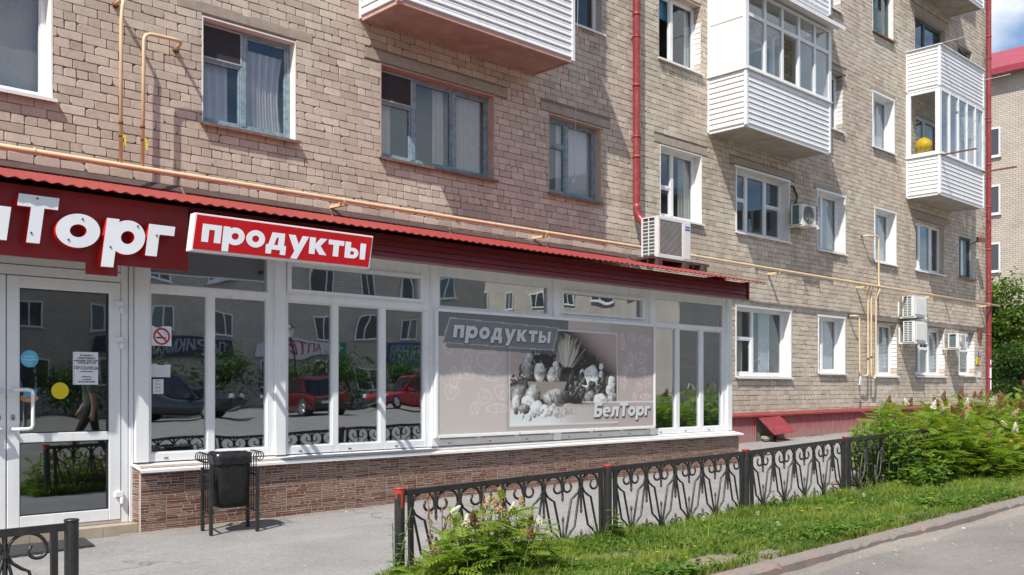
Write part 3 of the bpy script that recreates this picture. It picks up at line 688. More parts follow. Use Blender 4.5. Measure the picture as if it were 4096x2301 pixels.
def balcony(X0, X1, zs, zr, ztop, Yo=9.86, glaze=None, side='panel', visor=False, soff='slab_concrete', low=None, opened=None):
    zb = zs + .13
    mb = MB(); mb.box(X0 + .03, X1 - .03, Yo + .03, WY + .005, zs + .012, zb)                      # slab
    mb.box(X0, X1, Yo - .004, Yo + .03, zs - .004, zb - .02, 1); mb.box(X0, X0 + .03, Yo + .03, WY - .01, zs - .004, zb - .02, 1); mb.box(X1 - .03, X1, Yo + .03, WY - .01, zs - .004, zb - .02, 1)
    bal = mb.build('balcony', [M[soff], M['plaster_pink'] if soff == 'slab_concrete' and X0 < 12 else M['white_siding']], bld)
    planks(bal, (X0, Yo), (X1, Yo), zs + .06, zr, .103, (0, -1), M['white_siding'])
    planks(bal, (X0, Yo), (X0, WY - .02), zs + .06, zr, .103, (-1, 0), M['white_siding'])
    planks(bal, (X1, Yo), (X1, WY - .02), zs + .06, zr, .103, (1, 0), M['white_siding'])
    mb = MB()
    for X in (X0, X1): mb.box(X - .032, X + .032, Yo - .032, Yo + .032, zs + .02, zr + .002)
    mb.box(X0 - .03, X0 + .02, WY - .03, WY + .002, zs + .02, zr); mb.box(X1 - .02, X1 + .03, WY - .03, WY + .002, zs + .02, zr)
    mb.box(X0 + .01, X1 - .01, Yo + .02, Yo + .035, zs + .02, zr - .01); mb.build('corner_trim', M['white_siding'], bal, bevel=.004)
    mb = MB(); mb.box(X0 - .055, X1 + .055, Yo - .06, Yo + .06, zr + .003, zr + .022); mb.box(X0 - .055, X0 + .06, Yo + .06, WY, zr + .003, zr + .022); mb.box(X1 - .06, X1 + .055, Yo + .06, WY, zr + .003, zr + .022)
    mb.build('rail_cap', M['white_metal'], bal)
    if not glaze: return bal
    za, ze = zr + .024, ztop; mb = MB(); F_ = .06
    nc, tr = glaze; bars = [X0 + (X1 - X0) * i / nc for i in range(nc + 1)]
    zt = za + (ze - za) * .68 if tr else None
    for i, X in enumerate(bars):
        wd = .055 if i in (0, nc) else .035
        mb.box(X - wd, X + wd, Yo - .03, Yo + .035, za, ze)
    for i in range(nc):
        l, r = bars[i] + (.055 if i == 0 else .035), bars[i + 1] - (.055 if i == nc - 1 else .035)
        mb.box(l, r, Yo - .026, Yo + .031, za, za + F_); mb.box(l, r, Yo - .026, Yo + .031, ze - F_, ze)
        if tr: mb.box(l, r, Yo - .026, Yo + .031, zt - .035, zt + .035)
    fr = mb.build('glazing_frame', M['white_pvc'], bal, bevel=.004)
    for i in range(nc):
        l, r = bars[i] + (.055 if i == 0 else .035), bars[i + 1] - (.055 if i == nc - 1 else .035)
        for (q0, q1, up) in ([(za + F_, zt - .035, 0), (zt + .035, ze - F_, 1)] if tr else [(za + F_, ze - F_, 0)]):
            if opened == i and not up:
                mb = MB()
                for (a, b_) in (((l, q0), (l, q1)), ((l, q0), (r, q0)), ((l, q1), (r, q1)), ((r, q0), (r, q1))):
                    mb.beam((l + .25 * (a[0] - l), Yo + .03 + .97 * (a[0] - l) * .5, a[1]), (l + .25 * (b_[0] - l), Yo + .03 + .97 * (b_[0] - l) * .5, b_[1]), .045, .05)
                mb.build('open_sash', M['white_pvc'], bal); continue
            mb = MB(); mb.box(l, r, Yo, Yo + .006, q0, q1); mb.build('pane', M['glass_flat'], bal)
    for X, sgn in ((X0, -1), (X1, 1)):
        if side == 'panel':
            mb = MB(); mb.box(X - .02, X + .02, Yo + .036, WY - .06, za, za + (ze - za) * .64); mb.box(X - .02, X + .02, Yo + .036, WY - .06, za + (ze - za) * .65, ze); mb.box(X - .03, X + .03, WY - .06, WY + .002, za, ze)
            mb.build('side_panel', M['white_siding'], bal, bevel=.003)
        else:
            mb = MB(); mb.box(X - .03, X + .03, Yo + .036, Yo + .10, za, ze); mb.box(X - .03, X + .03, WY - .12, WY + .002, za, ze); mb.box(X - .03, X + .03, Yo + .10, WY - .12, za, za + .08); mb.box(X - .03, X + .03, Yo + .10, WY - .12, ze - .07, ze)
            mb.build('side_frame', M['white_pvc'], bal, bevel=.004)
            mb = MB(); mb.box(X - .003, X + .003, Yo + .10, WY - .12, za + .08, ze - .07); mb.build('pane', M['glass_flat'], bal)
    if visor:
        mb = MB(); mb.hexa([(X0 - .12, Yo - .30, ze + .0), (X1 + .12, Yo - .30, ze + .0), (X1 + .12, WY, ze + .22), (X0 - .12, WY, ze + .22), (X0 - .12, Yo - .30, ze + .03), (X1 + .12, Yo - .30, ze + .03), (X1 + .12, WY, ze + .25), (X0 - .12, WY, ze + .25)])
        mb.box(X0 - .125, X1 + .125, Yo - .305, Yo - .295, ze - .05, ze + .02); mb.build('visor', M['white_metal'], bal)
    return bal
balcony(7.40, 10.68, 6.30, 7.42, 8.80, glaze=(5, False), visor=True)
balcony(7.40, 10.68, 9.15, 10.27, 11.65, glaze=(5, False), visor=True)
balcony(7.40, 10.68, 12.0, 13.1, 14.5, glaze=(5, False), visor=True)
balcony(15.46, 18.60, 6.25, 7.31, 8.84, glaze=(5, True), visor=True, opened=2)
balcony(15.46, 18.60, 9.15, 10.21, 11.75, glaze=(5, True), visor=True)
balcony(15.46, 18.60, 12.0, 13.1, 14.6, glaze=(5, True), visor=True)
balcony(24.21, 27.03, 6.20, 7.20, 8.87, glaze=(5, False), side='glass')
balcony(24.21, 27.03, 8.90, 9.94, None)
balcony(24.21, 27.03, 11.60, 12.65, None)
balcony(24.21, 27.03, 14.3, 15.3, None)
# iron drying arms on the corner balconies, with lines
def arm(X, z, Y0, Y1, mat='rust', r=.022):
    mb = MB(); mb.beam((X, Y0, z), (X + .02, Y1, z + .015), r * 2, r * 1.6); return mb.build('drying_arm', M[mat], bld)
arm(24.25, 7.18, 9.82, 9.0); arm(27.0, 7.18, 9.82, 9.0); arm(24.25, 9.98, 9.84, 9.15, 'lintel_concrete', .014); arm(27.0, 9.66, 9.82, 9.15, 'lintel_concrete', .014)
mb = MB()
for k in range(4):
    a = Vector((24.27, 9.72 - .16 * k, 9.99)); b_ = Vector((27.0, 9.72 - .16 * k, 9.67))
    mb.tube([a.lerp(b_, t / 8) + Vector((0, 0, -.10 * math.sin(math.pi * t / 8))) for t in range(9)], .004, 4)
mb.build('washing_line', M['wire_grey'], bld)
# red profiled plinth with its capping
def ribbed(mb, x0, x1, z0f, z1f, y, per=.07, amp=.009, mi=0):
    g = []; x = x0; k = 0; st = per / 4
    while x <= x1 + 1e-6:
        yy = y - (amp if k % 4 in (0, 1) else 0); g.append([(x, yy, z0f(x)), (x, yy, z1f(x))]); x += st; k += 1
    mb.sheet(g, mi, False)
PLZ = lambda x: .845 + (x - 16) * .0055
mb = MB(); ribbed(mb, BX0, 17.10, lambda x: gz(x) + .005, lambda x: PLZ(x) - .05, WY - .035); mb.build('plinth_sheet', M['plinth_red'], bld, fix=False)
mb = MB(); ribbed(mb, 17.88, BX1, lambda x: gz(x) + .012 + .01 * math.sin(x * 3), lambda x: PLZ(x) - .05, WY - .035); mb.build('plinth_sheet', M['plinth_red'], bld, fix=False)
mb = MB(); mb.box(17.10, 17.88, WY + .25, WY + .3, .1, .8); mb.box(17.0, 17.10, WY - .03, WY + .3, .1, .8); mb.box(17.88, 17.98, WY - .03, WY + .3, .1, .8); mb.build('vent_opening', M['room_dark'], bld)
xa = BX0
while xa < BX1:
    xb = min(xa + 1.25, BX1 + .02); mb = MB()
    mb.hexa([(xa, WY - .10, PLZ(xa) - .062), (xb - .004, WY - .10, PLZ(xb) - .062), (xb - .004, WY + .01, PLZ(xb) - .004), (xa, WY + .01, PLZ(xa) - .004), (xa, WY - .10, PLZ(xa) - .056), (xb - .004, WY - .10, PLZ(xb) - .056), (xb - .004, WY + .01, PLZ(xb) + .003), (xa, WY + .01, PLZ(xa) + .003)])
    mb.box(xa, xb - .004, WY - .102, WY - .098, PLZ(xa) - .085, PLZ(xa) - .058); mb.build('plinth_cap', M['red_pipe'], bld); xa += 1.25
# ================================================================ the shop annex
SY = 8.38                        # plane of the shop glazing
shop = root('shop_annex', (7.5, 9.5, gz(7.5)), 'single-storey shop annex with white framed glazing, brown tiled base and red metal roof', 'shop')
SILL, ST0, ST1 = .685, 2.215, 2.75
def panes_of(parent, rects, y, mat):
    for (l, r, b_, t) in rects:
        mb = MB(); mb.box(l, r, y, y + .006, b_, t); mb.build('pane', mat, parent)
def section(X0, X1, cols, top, sash):
    """one glazed bay: frame, mullions, transom, lights; cols = glass spans, top = glass rectangle above the transom"""
    mb = MB(); Y0, Y1 = SY, SY + .07
    cl = [X0] + [c for ab in cols for c in ab] + [X1]
    for i in range(0, len(cl), 2): mb.box(cl[i], cl[i + 1], Y0 + (.0 if i in (0, len(cl) - 2) else .004), Y1, SILL + .005, ST0)        # uprights
    for (a, b_) in cols: mb.box(a, b_, Y0 + .002, Y1 - .002, SILL + .005, SILL + .078); mb.box(a, b_, Y0 + .006, Y1 - .002, ST0 - .004, ST0)
    mb.box(X0, X1, Y0 - .006, Y1 + .004, ST0, ST0 + .062)                                            # transom
    l, r, b_, t = top
    mb.box(X0, l, Y0, Y1, ST0 + .062, ST1); mb.box(r, X1, Y0, Y1, ST0 + .062, ST1); mb.box(l, r, Y0 + .002, Y1, t, ST1)
    if b_ > ST0 + .064: mb.box(l, r, Y0 + .002, Y1, ST0 + .062, b_)
    fr = mb.build('window', M['white_pvc'], shop, bevel=.005)
    # beads round each light
    mb = MB()
    for (a, b2) in cols:
        for q in ((a, a + .012, SILL + .09, ST0 - .016), (b2 - .012, b2, SILL + .09, ST0 - .016), (a, b2, SILL + .078, SILL + .09), (a, b2, ST0 - .016, ST0 - .004)): mb.box(q[0], q[1], Y0 + .016, Y0 + .05, q[2], q[3])
    mb.build('glazing_bead', M['white_pvc'], fr)
    if sash:
        mb = MB(); o_ = .05
        for q in ((l - o_, l, b_ - .03, t + .04), (r, r + o_, b_ - .03, t + .04), (l, r, b_ - .03, b_), (l, r, t, t + .04)): mb.box(q[0], q[1], Y0 - .022, Y0 - .004, q[2], q[3])
        mb.build('sash', M['white_pvc'], fr, bevel=.004)
    panes_of(fr, [(a + .002, b2 - .002, SILL + .08, ST0 - .006) for a, b2 in cols] + [(l, r, b_, t)], Y0 + .034, M['glass_shop'])
    # drain caps on the lower rail
    mb = MB()
    for (a, b2) in cols: mb.box(a + .12, a + .16, Y0 - .004, Y0 + .003, SILL + .030, SILL + .037)
    mb.build('drain_cap', M['dark_plastic'], fr); return fr
section(3.52, 4.768, [(3.542, 4.083), (4.149, 4.700)], (3.542, 4.700, 2.285, 2.63), False)
section(4.885, 6.724, [(4.925, 5.447), (5.514, 6.047), (6.117, 6.648)], (4.955, 6.579, 2.335, 2.565), True)
section(6.831, 8.708, [(6.873, 7.43), (7.50, 8.05), (8.12, 8.665)], (6.873, 8.623, 2.285, 2.615), False)
section(8.837, 10.663, [(8.879, 9.42), (9.49, 10.03), (10.10, 10.62)], (8.90, 10.50, 2.33, 2.565), True)
section(10.777, 12.578, [(10.80, 11.305), (11.392, 11.897), (11.988, 12.49)], (10.80, 12.49, 2.285, 2.618), False)
section(-.95, 1.25, [(-.9, -.25), (-.18, .5), (.57, 1.21)], (-.9, 1.21, 2.285, 2.615), False)
for (a, b_) in ((1.25, 1.37), (3.39, 3.515), (4.768, 4.885), (6.724, 6.831), (8.708, 8.837), (10.663, 10.777), (12.578, 12.698)):
    mb = MB(); mb.box(a + .001, b_ - .001, SY - .035, SY + .075, SILL + .004, ST1); mb.build('post', M['white_pvc'], shop, bevel=.006)
# end returns
mb = MB(); mb.box(12.64, 12.696, SY + .076, WY, gz(12.7), 3.1); mb.box(-1.0, -.952, SY + .002, WY, .02, 3.1); mb.build('end_wall', M['white_pvc'], shop)
# sill sheet with turned-down edge
mb = MB(); a, b_ = 3.36, 12.74
mb.hexa([(a, SY - .215, .628), (b_, SY - .215, .640), (b_, SY + .03, .682), (a, SY + .03, .674), (a, SY - .215, .634), (b_, SY - .215, .646), (b_, SY + .03, .689), (a, SY + .03, .681)])
mb.hexa([(a, SY - .219, .612), (b_, SY - .219, .624), (b_, SY - .213, .624), (a, SY - .213, .612), (a, SY - .219, .634), (b_, SY - .219, .646), (b_, SY - .213, .646), (a, SY - .213, .634)])
mb.build('sill', M['white_metal'], shop)
# base wall and its stone-look tiles
BY = SY - .15
mb = MB(); mb.box(3.385, 12.69, BY + .004, SY + .25, -.05, .668); mb.box(-.99, 1.36, BY + .004, SY + .25, -.05, .668); base = mb.build('base_wall', M['tile_grout'], shop)
TW, THt = .40, .25
def tile_mesh(seed, w=TW, h=THt):
    """one moulded tile: a thin grout-coloured body carrying a dozen rows of split-stone faces"""
    r = random.Random(seed); V = []; F = []; T = []; MI = []
    def quadbox(x0, x1, z0, z1, y0, sk0, sk1, wz):
        b0 = len(V); ch = .0012
        zz = [z0 + r.uniform(-wz, wz), z0 + r.uniform(-wz, wz), z1 + r.uniform(-wz, wz), z1 + r.uniform(-wz, wz)]
        xa = [x0 - sk0, x1 - sk1, x1 + sk1, x0 + sk0]
        V.extend([(xa[k], 0, zz[k]) for k in range(4)])
        s = [(1, 1), (-1, 1), (-1, -1), (1, -1)]
        V.extend([(xa[k] + s[k][0] * ch, -y0, zz[k] + s[k][1] * ch) for k in range(4)])
        t = r.random()
        for f in ((4, 5, 6, 7), (0, 1, 5, 4), (1, 2, 6, 5), (2, 3, 7, 6), (3, 0, 4, 7)): F.append([b0 + i for i in f]); T.append(t); MI.append(0)
    z = .0012; rows = []
    while z < h - .010:
        rh = r.choice([.015, .018, .021, .026, .030]); rh = min(rh, h - .0012 - z); rows.append((z, z + rh)); z += rh
    if rows[-1][1] - rows[-1][0] < .010: q = rows.pop(); rows[-1] = (rows[-1][0], q[1])
    for (a, b2) in rows:
        x = .0; skp = 0
        while x < w - .006:
            L_ = r.uniform(.055, .20); e = x + L_
            if w - e < .05: e = w - .0
            sk = r.choice([0, 0, .004, -.004]) if e < w - .01 else 0
            if b2 - a > .024 and L_ > .1 and r.random() < .35:
                mz = (a + b2) / 2; quadbox(x + .002, e - .002, a + .0016, mz - .0015, .0024, 0, sk * .4, .0006); quadbox(x + .002, e - .002, mz + .0015, b2 - .0016, .0024, 0, sk * .4, .0006)
            else: quadbox(x + .002, e - .002, a + .0016, b2 - .0016, r.uniform(.002, .003), skp, sk, .0009)
            skp = sk; x = e
    b0 = len(V); g = .0012
    V.extend([(g, .006, g), (w - g, .006, g), (w - g, .006, h - g), (g, .006, h - g), (g, -.0012, g), (w - g, -.0012, g), (w - g, -.0012, h - g), (g, -.0012, h - g)])
    for f in ((4, 5, 6, 7), (0, 1, 5, 4), (1, 2, 6, 5), (2, 3, 7, 6), (3, 0, 4, 7)): F.append([b0 + i for i in f]); T.append(.5); MI.append(1)
    me = np_mesh('tile', V, F, M['tile_stone'], T); me.materials.append(M['tile_grout']); me.polygons.foreach_set('material_index', MI); return me
TM = [tile_mesh(s) for s in range(6)]
ti = 0
for row in range(3):
    zt = .655 - (row + 1) * THt; x = 3.385 - (0, .17, .29)[row]
    while x < 12.69:
        x0 = max(x, 3.386); x1 = min(x + TW, 12.69)
        if x1 - x0 > .03: inst('tile', TM[(ti * 5 + row) % 6], base, (x0 + .0006, BY - .003, zt), scale=((x1 - x0) / TW - .001, 1, 1 - .001))
        x += TW; ti += 1
    inst('tile', TM[row], base, (3.378, SY + .15, zt), rot=(0, 0, R(-90)), scale=(.29 / TW, 1, .996))
    xx = -.99
    while xx < 1.33: inst('tile', TM[(ti + row) % 6], base, (xx, BY - .003, zt), scale=(min(TW, 1.36 - xx) / TW - .003, 1, .996)); xx += TW; ti += 1
    inst('tile', TM[row + 2], base, (12.6965, BY + .0, zt), rot=(0, 0, R(90)), scale=(.24 / TW, 1, .996))
# door threshold step of beige tiles
DY = SY + .022
for k, (a, b_) in enumerate(((1.362, 2.0), (2.002, 2.50), (2.502, 3.08), (3.082, 3.376))):
    mb = MB(); mb.box(a, b_, SY - .125, DY + .3, .02, .168 + .0006 * k); mb.build('step_tile', M['step_beige'], shop, bevel=.004)
# door frame and leaves
mb = MB(); mb.box(1.372, 1.43, DY, DY + .08, .172, 2.355); mb.box(3.286, 3.345, DY - .006, DY + .08, .172, 2.75); mb.box(1.43, 3.286, DY, DY + .08, 2.272, 2.355)
mb.box(1.43, 3.286, DY + .01, DY + .07, 2.361, 2.55); mb.box(1.43, 3.286, DY + .02, DY + .07, 2.556, 2.75); mb.box(1.43, 3.286, DY + .002, DY + .08, .172, .198); mb.box(3.352, 3.386, SY - .004, DY + .03, .172, 2.75)
mb.build('door_frame', M['white_pvc'], shop, bevel=.004)
def leaf_door(x0, x1, hx, hinge):
    mb = MB(); y0, y1 = DY - .012, DY + .05; gl, gr = x0 + .095, x1 - .10
    mb.box(x0, gl, y0, y1, .203, 2.266); mb.box(gr, x1, y0, y1, .203, 2.266)
    for a, b_ in ((.203, .30), (.900, .975), (2.168, 2.266)): mb.box(gl, gr, y0 + .001, y1, a, b_)
    d = mb.build('door', M['white_pvc'], shop, bevel=.005)
    panes_of(d, [(gl, gr, .30, .900), (gl, gr, .975, 2.168)], DY + .018, M['glass_door'])
    mb = MB()
    for a, b_ in ((.30, .900), (.975, 2.168)):
        for q in ((gl, gl + .008, a, b_), (gr - .008, gr, a, b_), (gl, gr, a, a + .008), (gl, gr, b_ - .008, b_)): mb.box(q[0], q[1], DY + .001, DY + .017, q[2], q[3])
    mb.build('gasket', M['dark_plastic'], d)
    s = 1 if hx < (x0 + x1) / 2 else -1
    pts = [(hx - s * .0, y0 + .005, 1.335), (hx, y0 - .05, 1.335), (hx + s * .012, y0 - .066, 1.335), (hx + s * .10, y0 - .07, 1.335), (hx + s * .125, y0 - .07, 1.328), (hx + s * .135, y0 - .07, 1.305), (hx + s * .135, y0 - .07, 1.045), (hx + s * .125, y0 - .07, 1.022), (hx + s * .10, y0 - .07, 1.015), (hx + s * .012, y0 - .066, 1.015), (hx, y0 - .05, 1.015), (hx, y0 + .005, 1.015)]
    mb = MB(); mb.tube(pts, .0145, 10); mb.lathe([(.024, 0), (.024, .008)], (hx, y0 - .008, 1.335), 12, 0, 'y'); mb.lathe([(.024, 0), (.024, .008)], (hx, y0 - .008, 1.015), 12, 0, 'y'); mb.build('handle', M['white_pvc'], d)
    mb = MB(); kx = hx + s * .005; mb.prism([(kx + .016 * math.cos(t * .5236), 1.11 + .026 * math.sin(t * .5236)) for t in range(12)], y0 - .006, y0, 0); mb.box(kx - .004, kx + .004, y0 - .008, y0 - .006, 1.095, 1.112, 1); mb.build('lock', [M['chrome'], M['dark_plastic']], d)
    for hz in (2.03, 1.72, .37):
        mb = MB(); mb.box(hinge - .055, hinge + .012, y0 - .028, y0, hz + .03, hz + .075); mb.lathe([(.018, 0), (.018, .055)], (hinge, y0 - .022, hz - .03), 10); mb.build('hinge', M['white_pvc'], d, bevel=.003)
leaf_door(2.367, 3.279, 2.405, 3.281); leaf_door(1.436, 2.358, 2.31, 1.438)
# fascia, lip, soffit, roof, wall flashing
FY = 8.06
zz = 2.705
for k, h in enumerate((.062, .062, .062, .06)):
    mb = MB(); a, b_ = -1.15, 12.655
    mb.hexa([(a, FY - .018, zz), (b_, FY - .018, zz), (b_, FY + .02, zz), (a, FY + .02, zz), (a, FY - .002, zz + h - .004), (b_, FY - .002, zz + h - .004), (b_, FY + .02, zz + h - .004), (a, FY + .02, zz + h - .004)])
    mb.build('fascia_board', M['fascia_red'], shop); zz += h
mb = MB(); mb.box(-1.15, 12.66, FY - .024, FY + .03, 2.684, 2.703); mb.build('fascia_lip', M['fascia_lip'], shop)
mb = MB(); mb.box(12.657, 12.685, FY - .03, FY + .09, 2.688, 2.965); mb.box(-1.18, -1.152, FY - .03, FY + .09, 2.688, 2.965); mb.box(12.66, 12.68, FY + .09, WY, 2.75, 2.97); mb.build('fascia_end', M['fascia_red'], shop)
mb = MB(); mb.box(-1.15, 12.655, FY + .03, SY + .08, 2.752, 2.77); mb.box(-1.0, 12.655, SY + .0765, SY + .13, 2.771, 3.02); mb.build('soffit', M['white_siding'], shop)
EY, EZ, RZ = 7.82, 2.935, 3.60
mb = MB(); x = -1.25; g = []; k = 0
per = .105
while x < 12.86:
    up = .014 if k % 4 in (1, 2) else 0
    ej = .006 * math.sin(x * 7.3) ; g.append([(x, EY + ej, EZ + up), (x, 9.2, EZ + (RZ - EZ) * (9.2 - EY) / (WY - EY) + up), (x, WY - .002, RZ + up)])
    x += (.040, .012, .041, .012)[k % 4]; k += 1
mb.sheet(g, 0, False); rf = mb.build('roof', M['roof_red'], shop, fix=False)
so = rf.modifiers.new('thickness', 'SOLIDIFY'); so.thickness = .004; so.offset = -1
mb = MB(); xa = -1.2
while xa < 13.2:
    xb = min(xa + 2.0, 13.28); dz = random.uniform(-.006, .006)
    mb.hexa([(xa, WY - .085, RZ + .016 + dz), (xb, WY - .085, RZ + .016 + dz), (xb, WY - .08, RZ + .016 + dz), (xa, WY - .08, RZ + .016 + dz), (xa, WY - .012, 3.69 + dz), (xb, WY - .012, 3.69 + dz), (xb, WY - .006, 3.69 + dz), (xa, WY - .006, 3.69 + dz)]); xa += 2.03
mb.build('flashing', M['flashing_brown'], shop)
# inside: floor, ceiling, back wall, partition and shelving seen dimly through the glass
mb = MB(); mb.box(-.95, 12.6, DY + .1, WY - .05, .10, .155); mb.build('shop_floor', M['shop_floor'], shop)
mb = MB(); mb.box(-.95, 12.6, SY + .14, WY - .05, 2.78, 2.80); mb.box(-.95, 12.6, WY - .05, WY - .03, .1, 2.8); mb.box(3.5, 3.54, DY + .35, WY - .06, .1, 2.78); mb.build('shop_lining', M['shop_wall'], shop)
for k, x in enumerate((4.0, 5.6, 7.4, 9.2, 10.9)):
    s_ = root('shelf_unit', (x, 10.2, .155), 'dim grey shelf unit stocked with goods inside the shop', 'shelf', 'shelf units inside the shop')
    mb = MB(); mb.box(x, x + 1.2, 10.45, 10.47, .155, 1.9)
    for h in (.25, .7, 1.15, 1.6): mb.box(x, x + 1.2, 10.1, 10.449, h, h + .02)
    mb.box(x - .02, x - .001, 10.1, 10.47, .155, 1.9); mb.box(x + 1.201, x + 1.22, 10.1, 10.47, .155, 1.9); mb.build('shelf_frame', M['room_grey'], s_)
    for h in (.271, .721, 1.171):
        for q in range(9):
            mb = MB(); mb.box(x + .03 + q * .13, x + .13 + q * .13, 10.15, 10.3, h, h + random.uniform(.15, .3)); mb.build('goods_box', random.choice([M['sticker_blue'], M['sticker_orange'], M['paper_grey'], M['sign_green'], M['sticker_yellow']]), s_)

# ---------------------------------------------------------------- lettering
def arc(cx, cz, r, a0, a1, n=14): return [(cx + r * math.cos(R(a0 + (a1 - a0) * i / n)), cz + r * math.sin(R(a0 + (a1 - a0) * i / n))) for i in range(n + 1)]
def circ(cx, cz, r, n=28): return [(cx + r * math.cos(2 * math.pi * i / n), cz + r * math.sin(2 * math.pi * i / n)) for i in range(n)]
GL = {  # heavy geometric lower-case, x-height 1: outlines then holes
    'п': ([[(0, 0), (0, 1), (.96, 1), (.96, 0), (.62, 0), (.62, .70), (.34, .70), (.34, 0)]], .96),
    'р': ([[(0, -.40), (.34, -.40), (.34, .093)] + arc(.62, .5, .5, -124, 124, 30) + [(.34, .907), (.34, 1), (0, 1)], circ(.63, .5, .19)], 1.12),
    'о': ([circ(.5, .5, .5, 36), circ(.5, .5, .19)], 1.0),
    'д': ([[(0, -.26), (0, .28), (.12, .28), (.28, 1), (.98, 1), (.98, .28), (1.10, .28), (1.10, -.26), (.79, -.26), (.79, 0), (.31, 0), (.31, -.26)], [(.43, .28), (.54, .72), (.65, .72), (.65, .28)]], 1.10),
    'у': ([[(0, 1), (.38, 1), (.61, .47), (.80, 1), (1.16, 1), (.58, -.40), (.21, -.40), (.41, .06)]], 1.14),
    'к': ([[(0, 0), (0, 1), (.34, 1), (.34, .63), (.62, 1), (1.02, 1), (.65, .53), (1.06, 0), (.63, 0), (.34, .40), (.34, 0)]], 1.03),
    'т': ([[(0, .70), (0, 1), (.94, 1), (.94, .70), (.64, .70), (.64, 0), (.30, 0), (.30, .70)]], .94),
    'ы': ([[(0, 0), (0, 1), (.34, 1), (.34, .66), (.52, .66)] + arc(.52, .33, .33, 90, -90, 10) + [(.5, 0)], [(.34, .22), (.34, .44), (.48, .44)] + arc(.48, .33, .11, 90, -90, 6) + [(.47, .22)], [(.95, 0), (.95, 1), (1.29, 1), (1.29, 0)]], 1.29),
    'г': ([[(0, 0), (0, 1), (.78, 1), (.78, .70), (.34, .70), (.34, 0)]], .76),
    'л': ([[(0, 0), (0, .28), (.13, .32), (.20, 1), (.98, 1), (.98, 0), (.64, 0), (.64, .70), (.48, .70), (.43, .2), (.30, 0)]], .98),
    'е': ([arc(.5, .5, .5, -8, 305, 30) + [(.60, .27)] + arc(.5, .42, .17, -60, -180, 6) + [(.32, .43), (.99, .43)], [(.34, .60)] + arc(.5, .58, .165, 170, 10, 8) + [(.66, .60)]], 1.0),
    'Т': ([[(0, 1.06), (0, 1.42), (1.16, 1.42), (1.16, 1.06), (.77, 1.06), (.77, 0), (.39, 0), (.39, 1.06)]], 1.12),
    'Б': ([[(0, 0), (0, 1.42), (.98, 1.42), (.98, 1.10), (.37, 1.10), (.37, .86), (.62, .86)] + arc(.62, .43, .43, 90, -90, 12) + [(.6, 0)], [(.37, .28), (.37, .58), (.55, .58)] + arc(.55, .43, .15, 90, -90, 6) + [(.54, .28)]], 1.05)}
def glyph_mesh(ch, sx, sz, shear, depth, mats, rim=None):
    """upright letter facing -y; x and z scaled, slanted; solid with depth"""
    cu = bpy.data.curves.new('glyph', 'CURVE'); cu.dimensions = '2D'; cu.fill_mode = 'BOTH'; cu.extrude = depth / 2
    for o_ in GL[ch][0]:
        sp_ = cu.splines.new('POLY'); sp_.points.add(len(o_) - 1); sp_.use_cyclic_u = True
        for i, p in enumerate(o_): sp_.points[i].co = (p[0] * sx + shear * p[1] * sz, p[1] * sz, 0, 1)
    ob = bpy.data.objects.new('glyph', cu); COL.objects.link(ob); dg = bpy.context.evaluated_depsgraph_get()
    me = bpy.data.meshes.new_from_object(ob.evaluated_get(dg)); bpy.data.objects.remove(ob); me.name = 'letter'
    me.transform(Matrix(((1, 0, 0, 0), (0, 0, -1, 0), (0, 1, 0, 0), (0, 0, 0, 1)))); me.materials.clear()
    for m_ in mats: me.materials.append(m_)
    if len(mats) > 1: me.polygons.foreach_set('material_index', [0 if abs(p.normal.y) > .7 else 1 for p in me.polygons])
    me.update(); return me
def write(word, X0, X1, zb, xh, y, depth, mats, parent, shear=.14, gap=.10, rot=0):
    adv = [GL[c][1] for c in word]; tot = sum(adv) + gap * (len(word) - 1); s = (X1 - X0 - shear * xh * .9) / tot; x = X0; out = []
    for c, a in zip(word, adv):
        out.append(inst('letter', glyph_mesh(c, s, xh, shear, depth, mats), parent, (x, y, zb))); x += (a + gap) * s
    return out
def text(body, X, Y, Z, size, mat, parent, align='CENTER', depth=.0008, rot=(R(90), 0, 0), off=0, name='lettering', sx=1, shear=0):
    cu = bpy.data.curves.new('text', 'FONT'); cu.body = body; cu.size = size; cu.align_x = align; cu.extrude = depth; cu.offset = off; cu.resolution_u = 2; cu.space_line = .9; cu.shear = shear
    ob = bpy.data.objects.new('text', cu); COL.objects.link(ob); dg = bpy.context.evaluated_depsgraph_get()
    me = bpy.data.meshes.new_from_object(ob.evaluated_get(dg)); bpy.data.objects.remove(ob); me.materials.clear(); me.materials.append(mat)
    return inst(name, me, parent, (X, Y, Z), rot, (sx, 1, 1))
# large sign: dark red board with raised letters
PY = 7.975
sg = root('shop_sign', (1.5, PY, 2.3), 'wide dark red shop sign board with big raised white letters', 'sign')
mb = MB(); mb.prism([(-1.1, 2.370), (2.843, 2.370), (2.843, 2.276), (3.092, 2.276), (3.092, 2.369), (3.700, 2.369), (3.700, 2.925), (-1.1, 2.925)], PY, PY + .03); mb.build('board', M['sign_red'], sg)
mb = MB(); mb.box(-1.0, 3.5, PY + .031, FY - .02, 2.5, 2.54); mb.box(-1.0, 3.5, PY + .031, FY - .02, 2.8, 2.84); mb.build('sign_bracket', M['dark_plastic'], sg)
LY = 7.925; Zb = lambda sx_, sy_: P(sx_, sy_, 7.87)
def big(ch, x0, x1, ybase, ytop, capr):
    a = Zb(x0, ybase); b_ = Zb(x1, ybase); xh = (Zb((x0 + x1) / 2, ytop).z - Zb((x0 + x1) / 2, ybase).z) / capr; sh = .13
    w_ = max(p[0] for p in GL[ch][0][0]); s = (b_.x - a.x - sh * xh * (1 if ch != 'о' else .0)) / w_
    inst('letter', glyph_mesh(ch, s, xh, sh, .10, [M['letter_white'], M['letter_side_red']]), sg, (a.x, LY, a.z))
k_ = 1520 / 2576
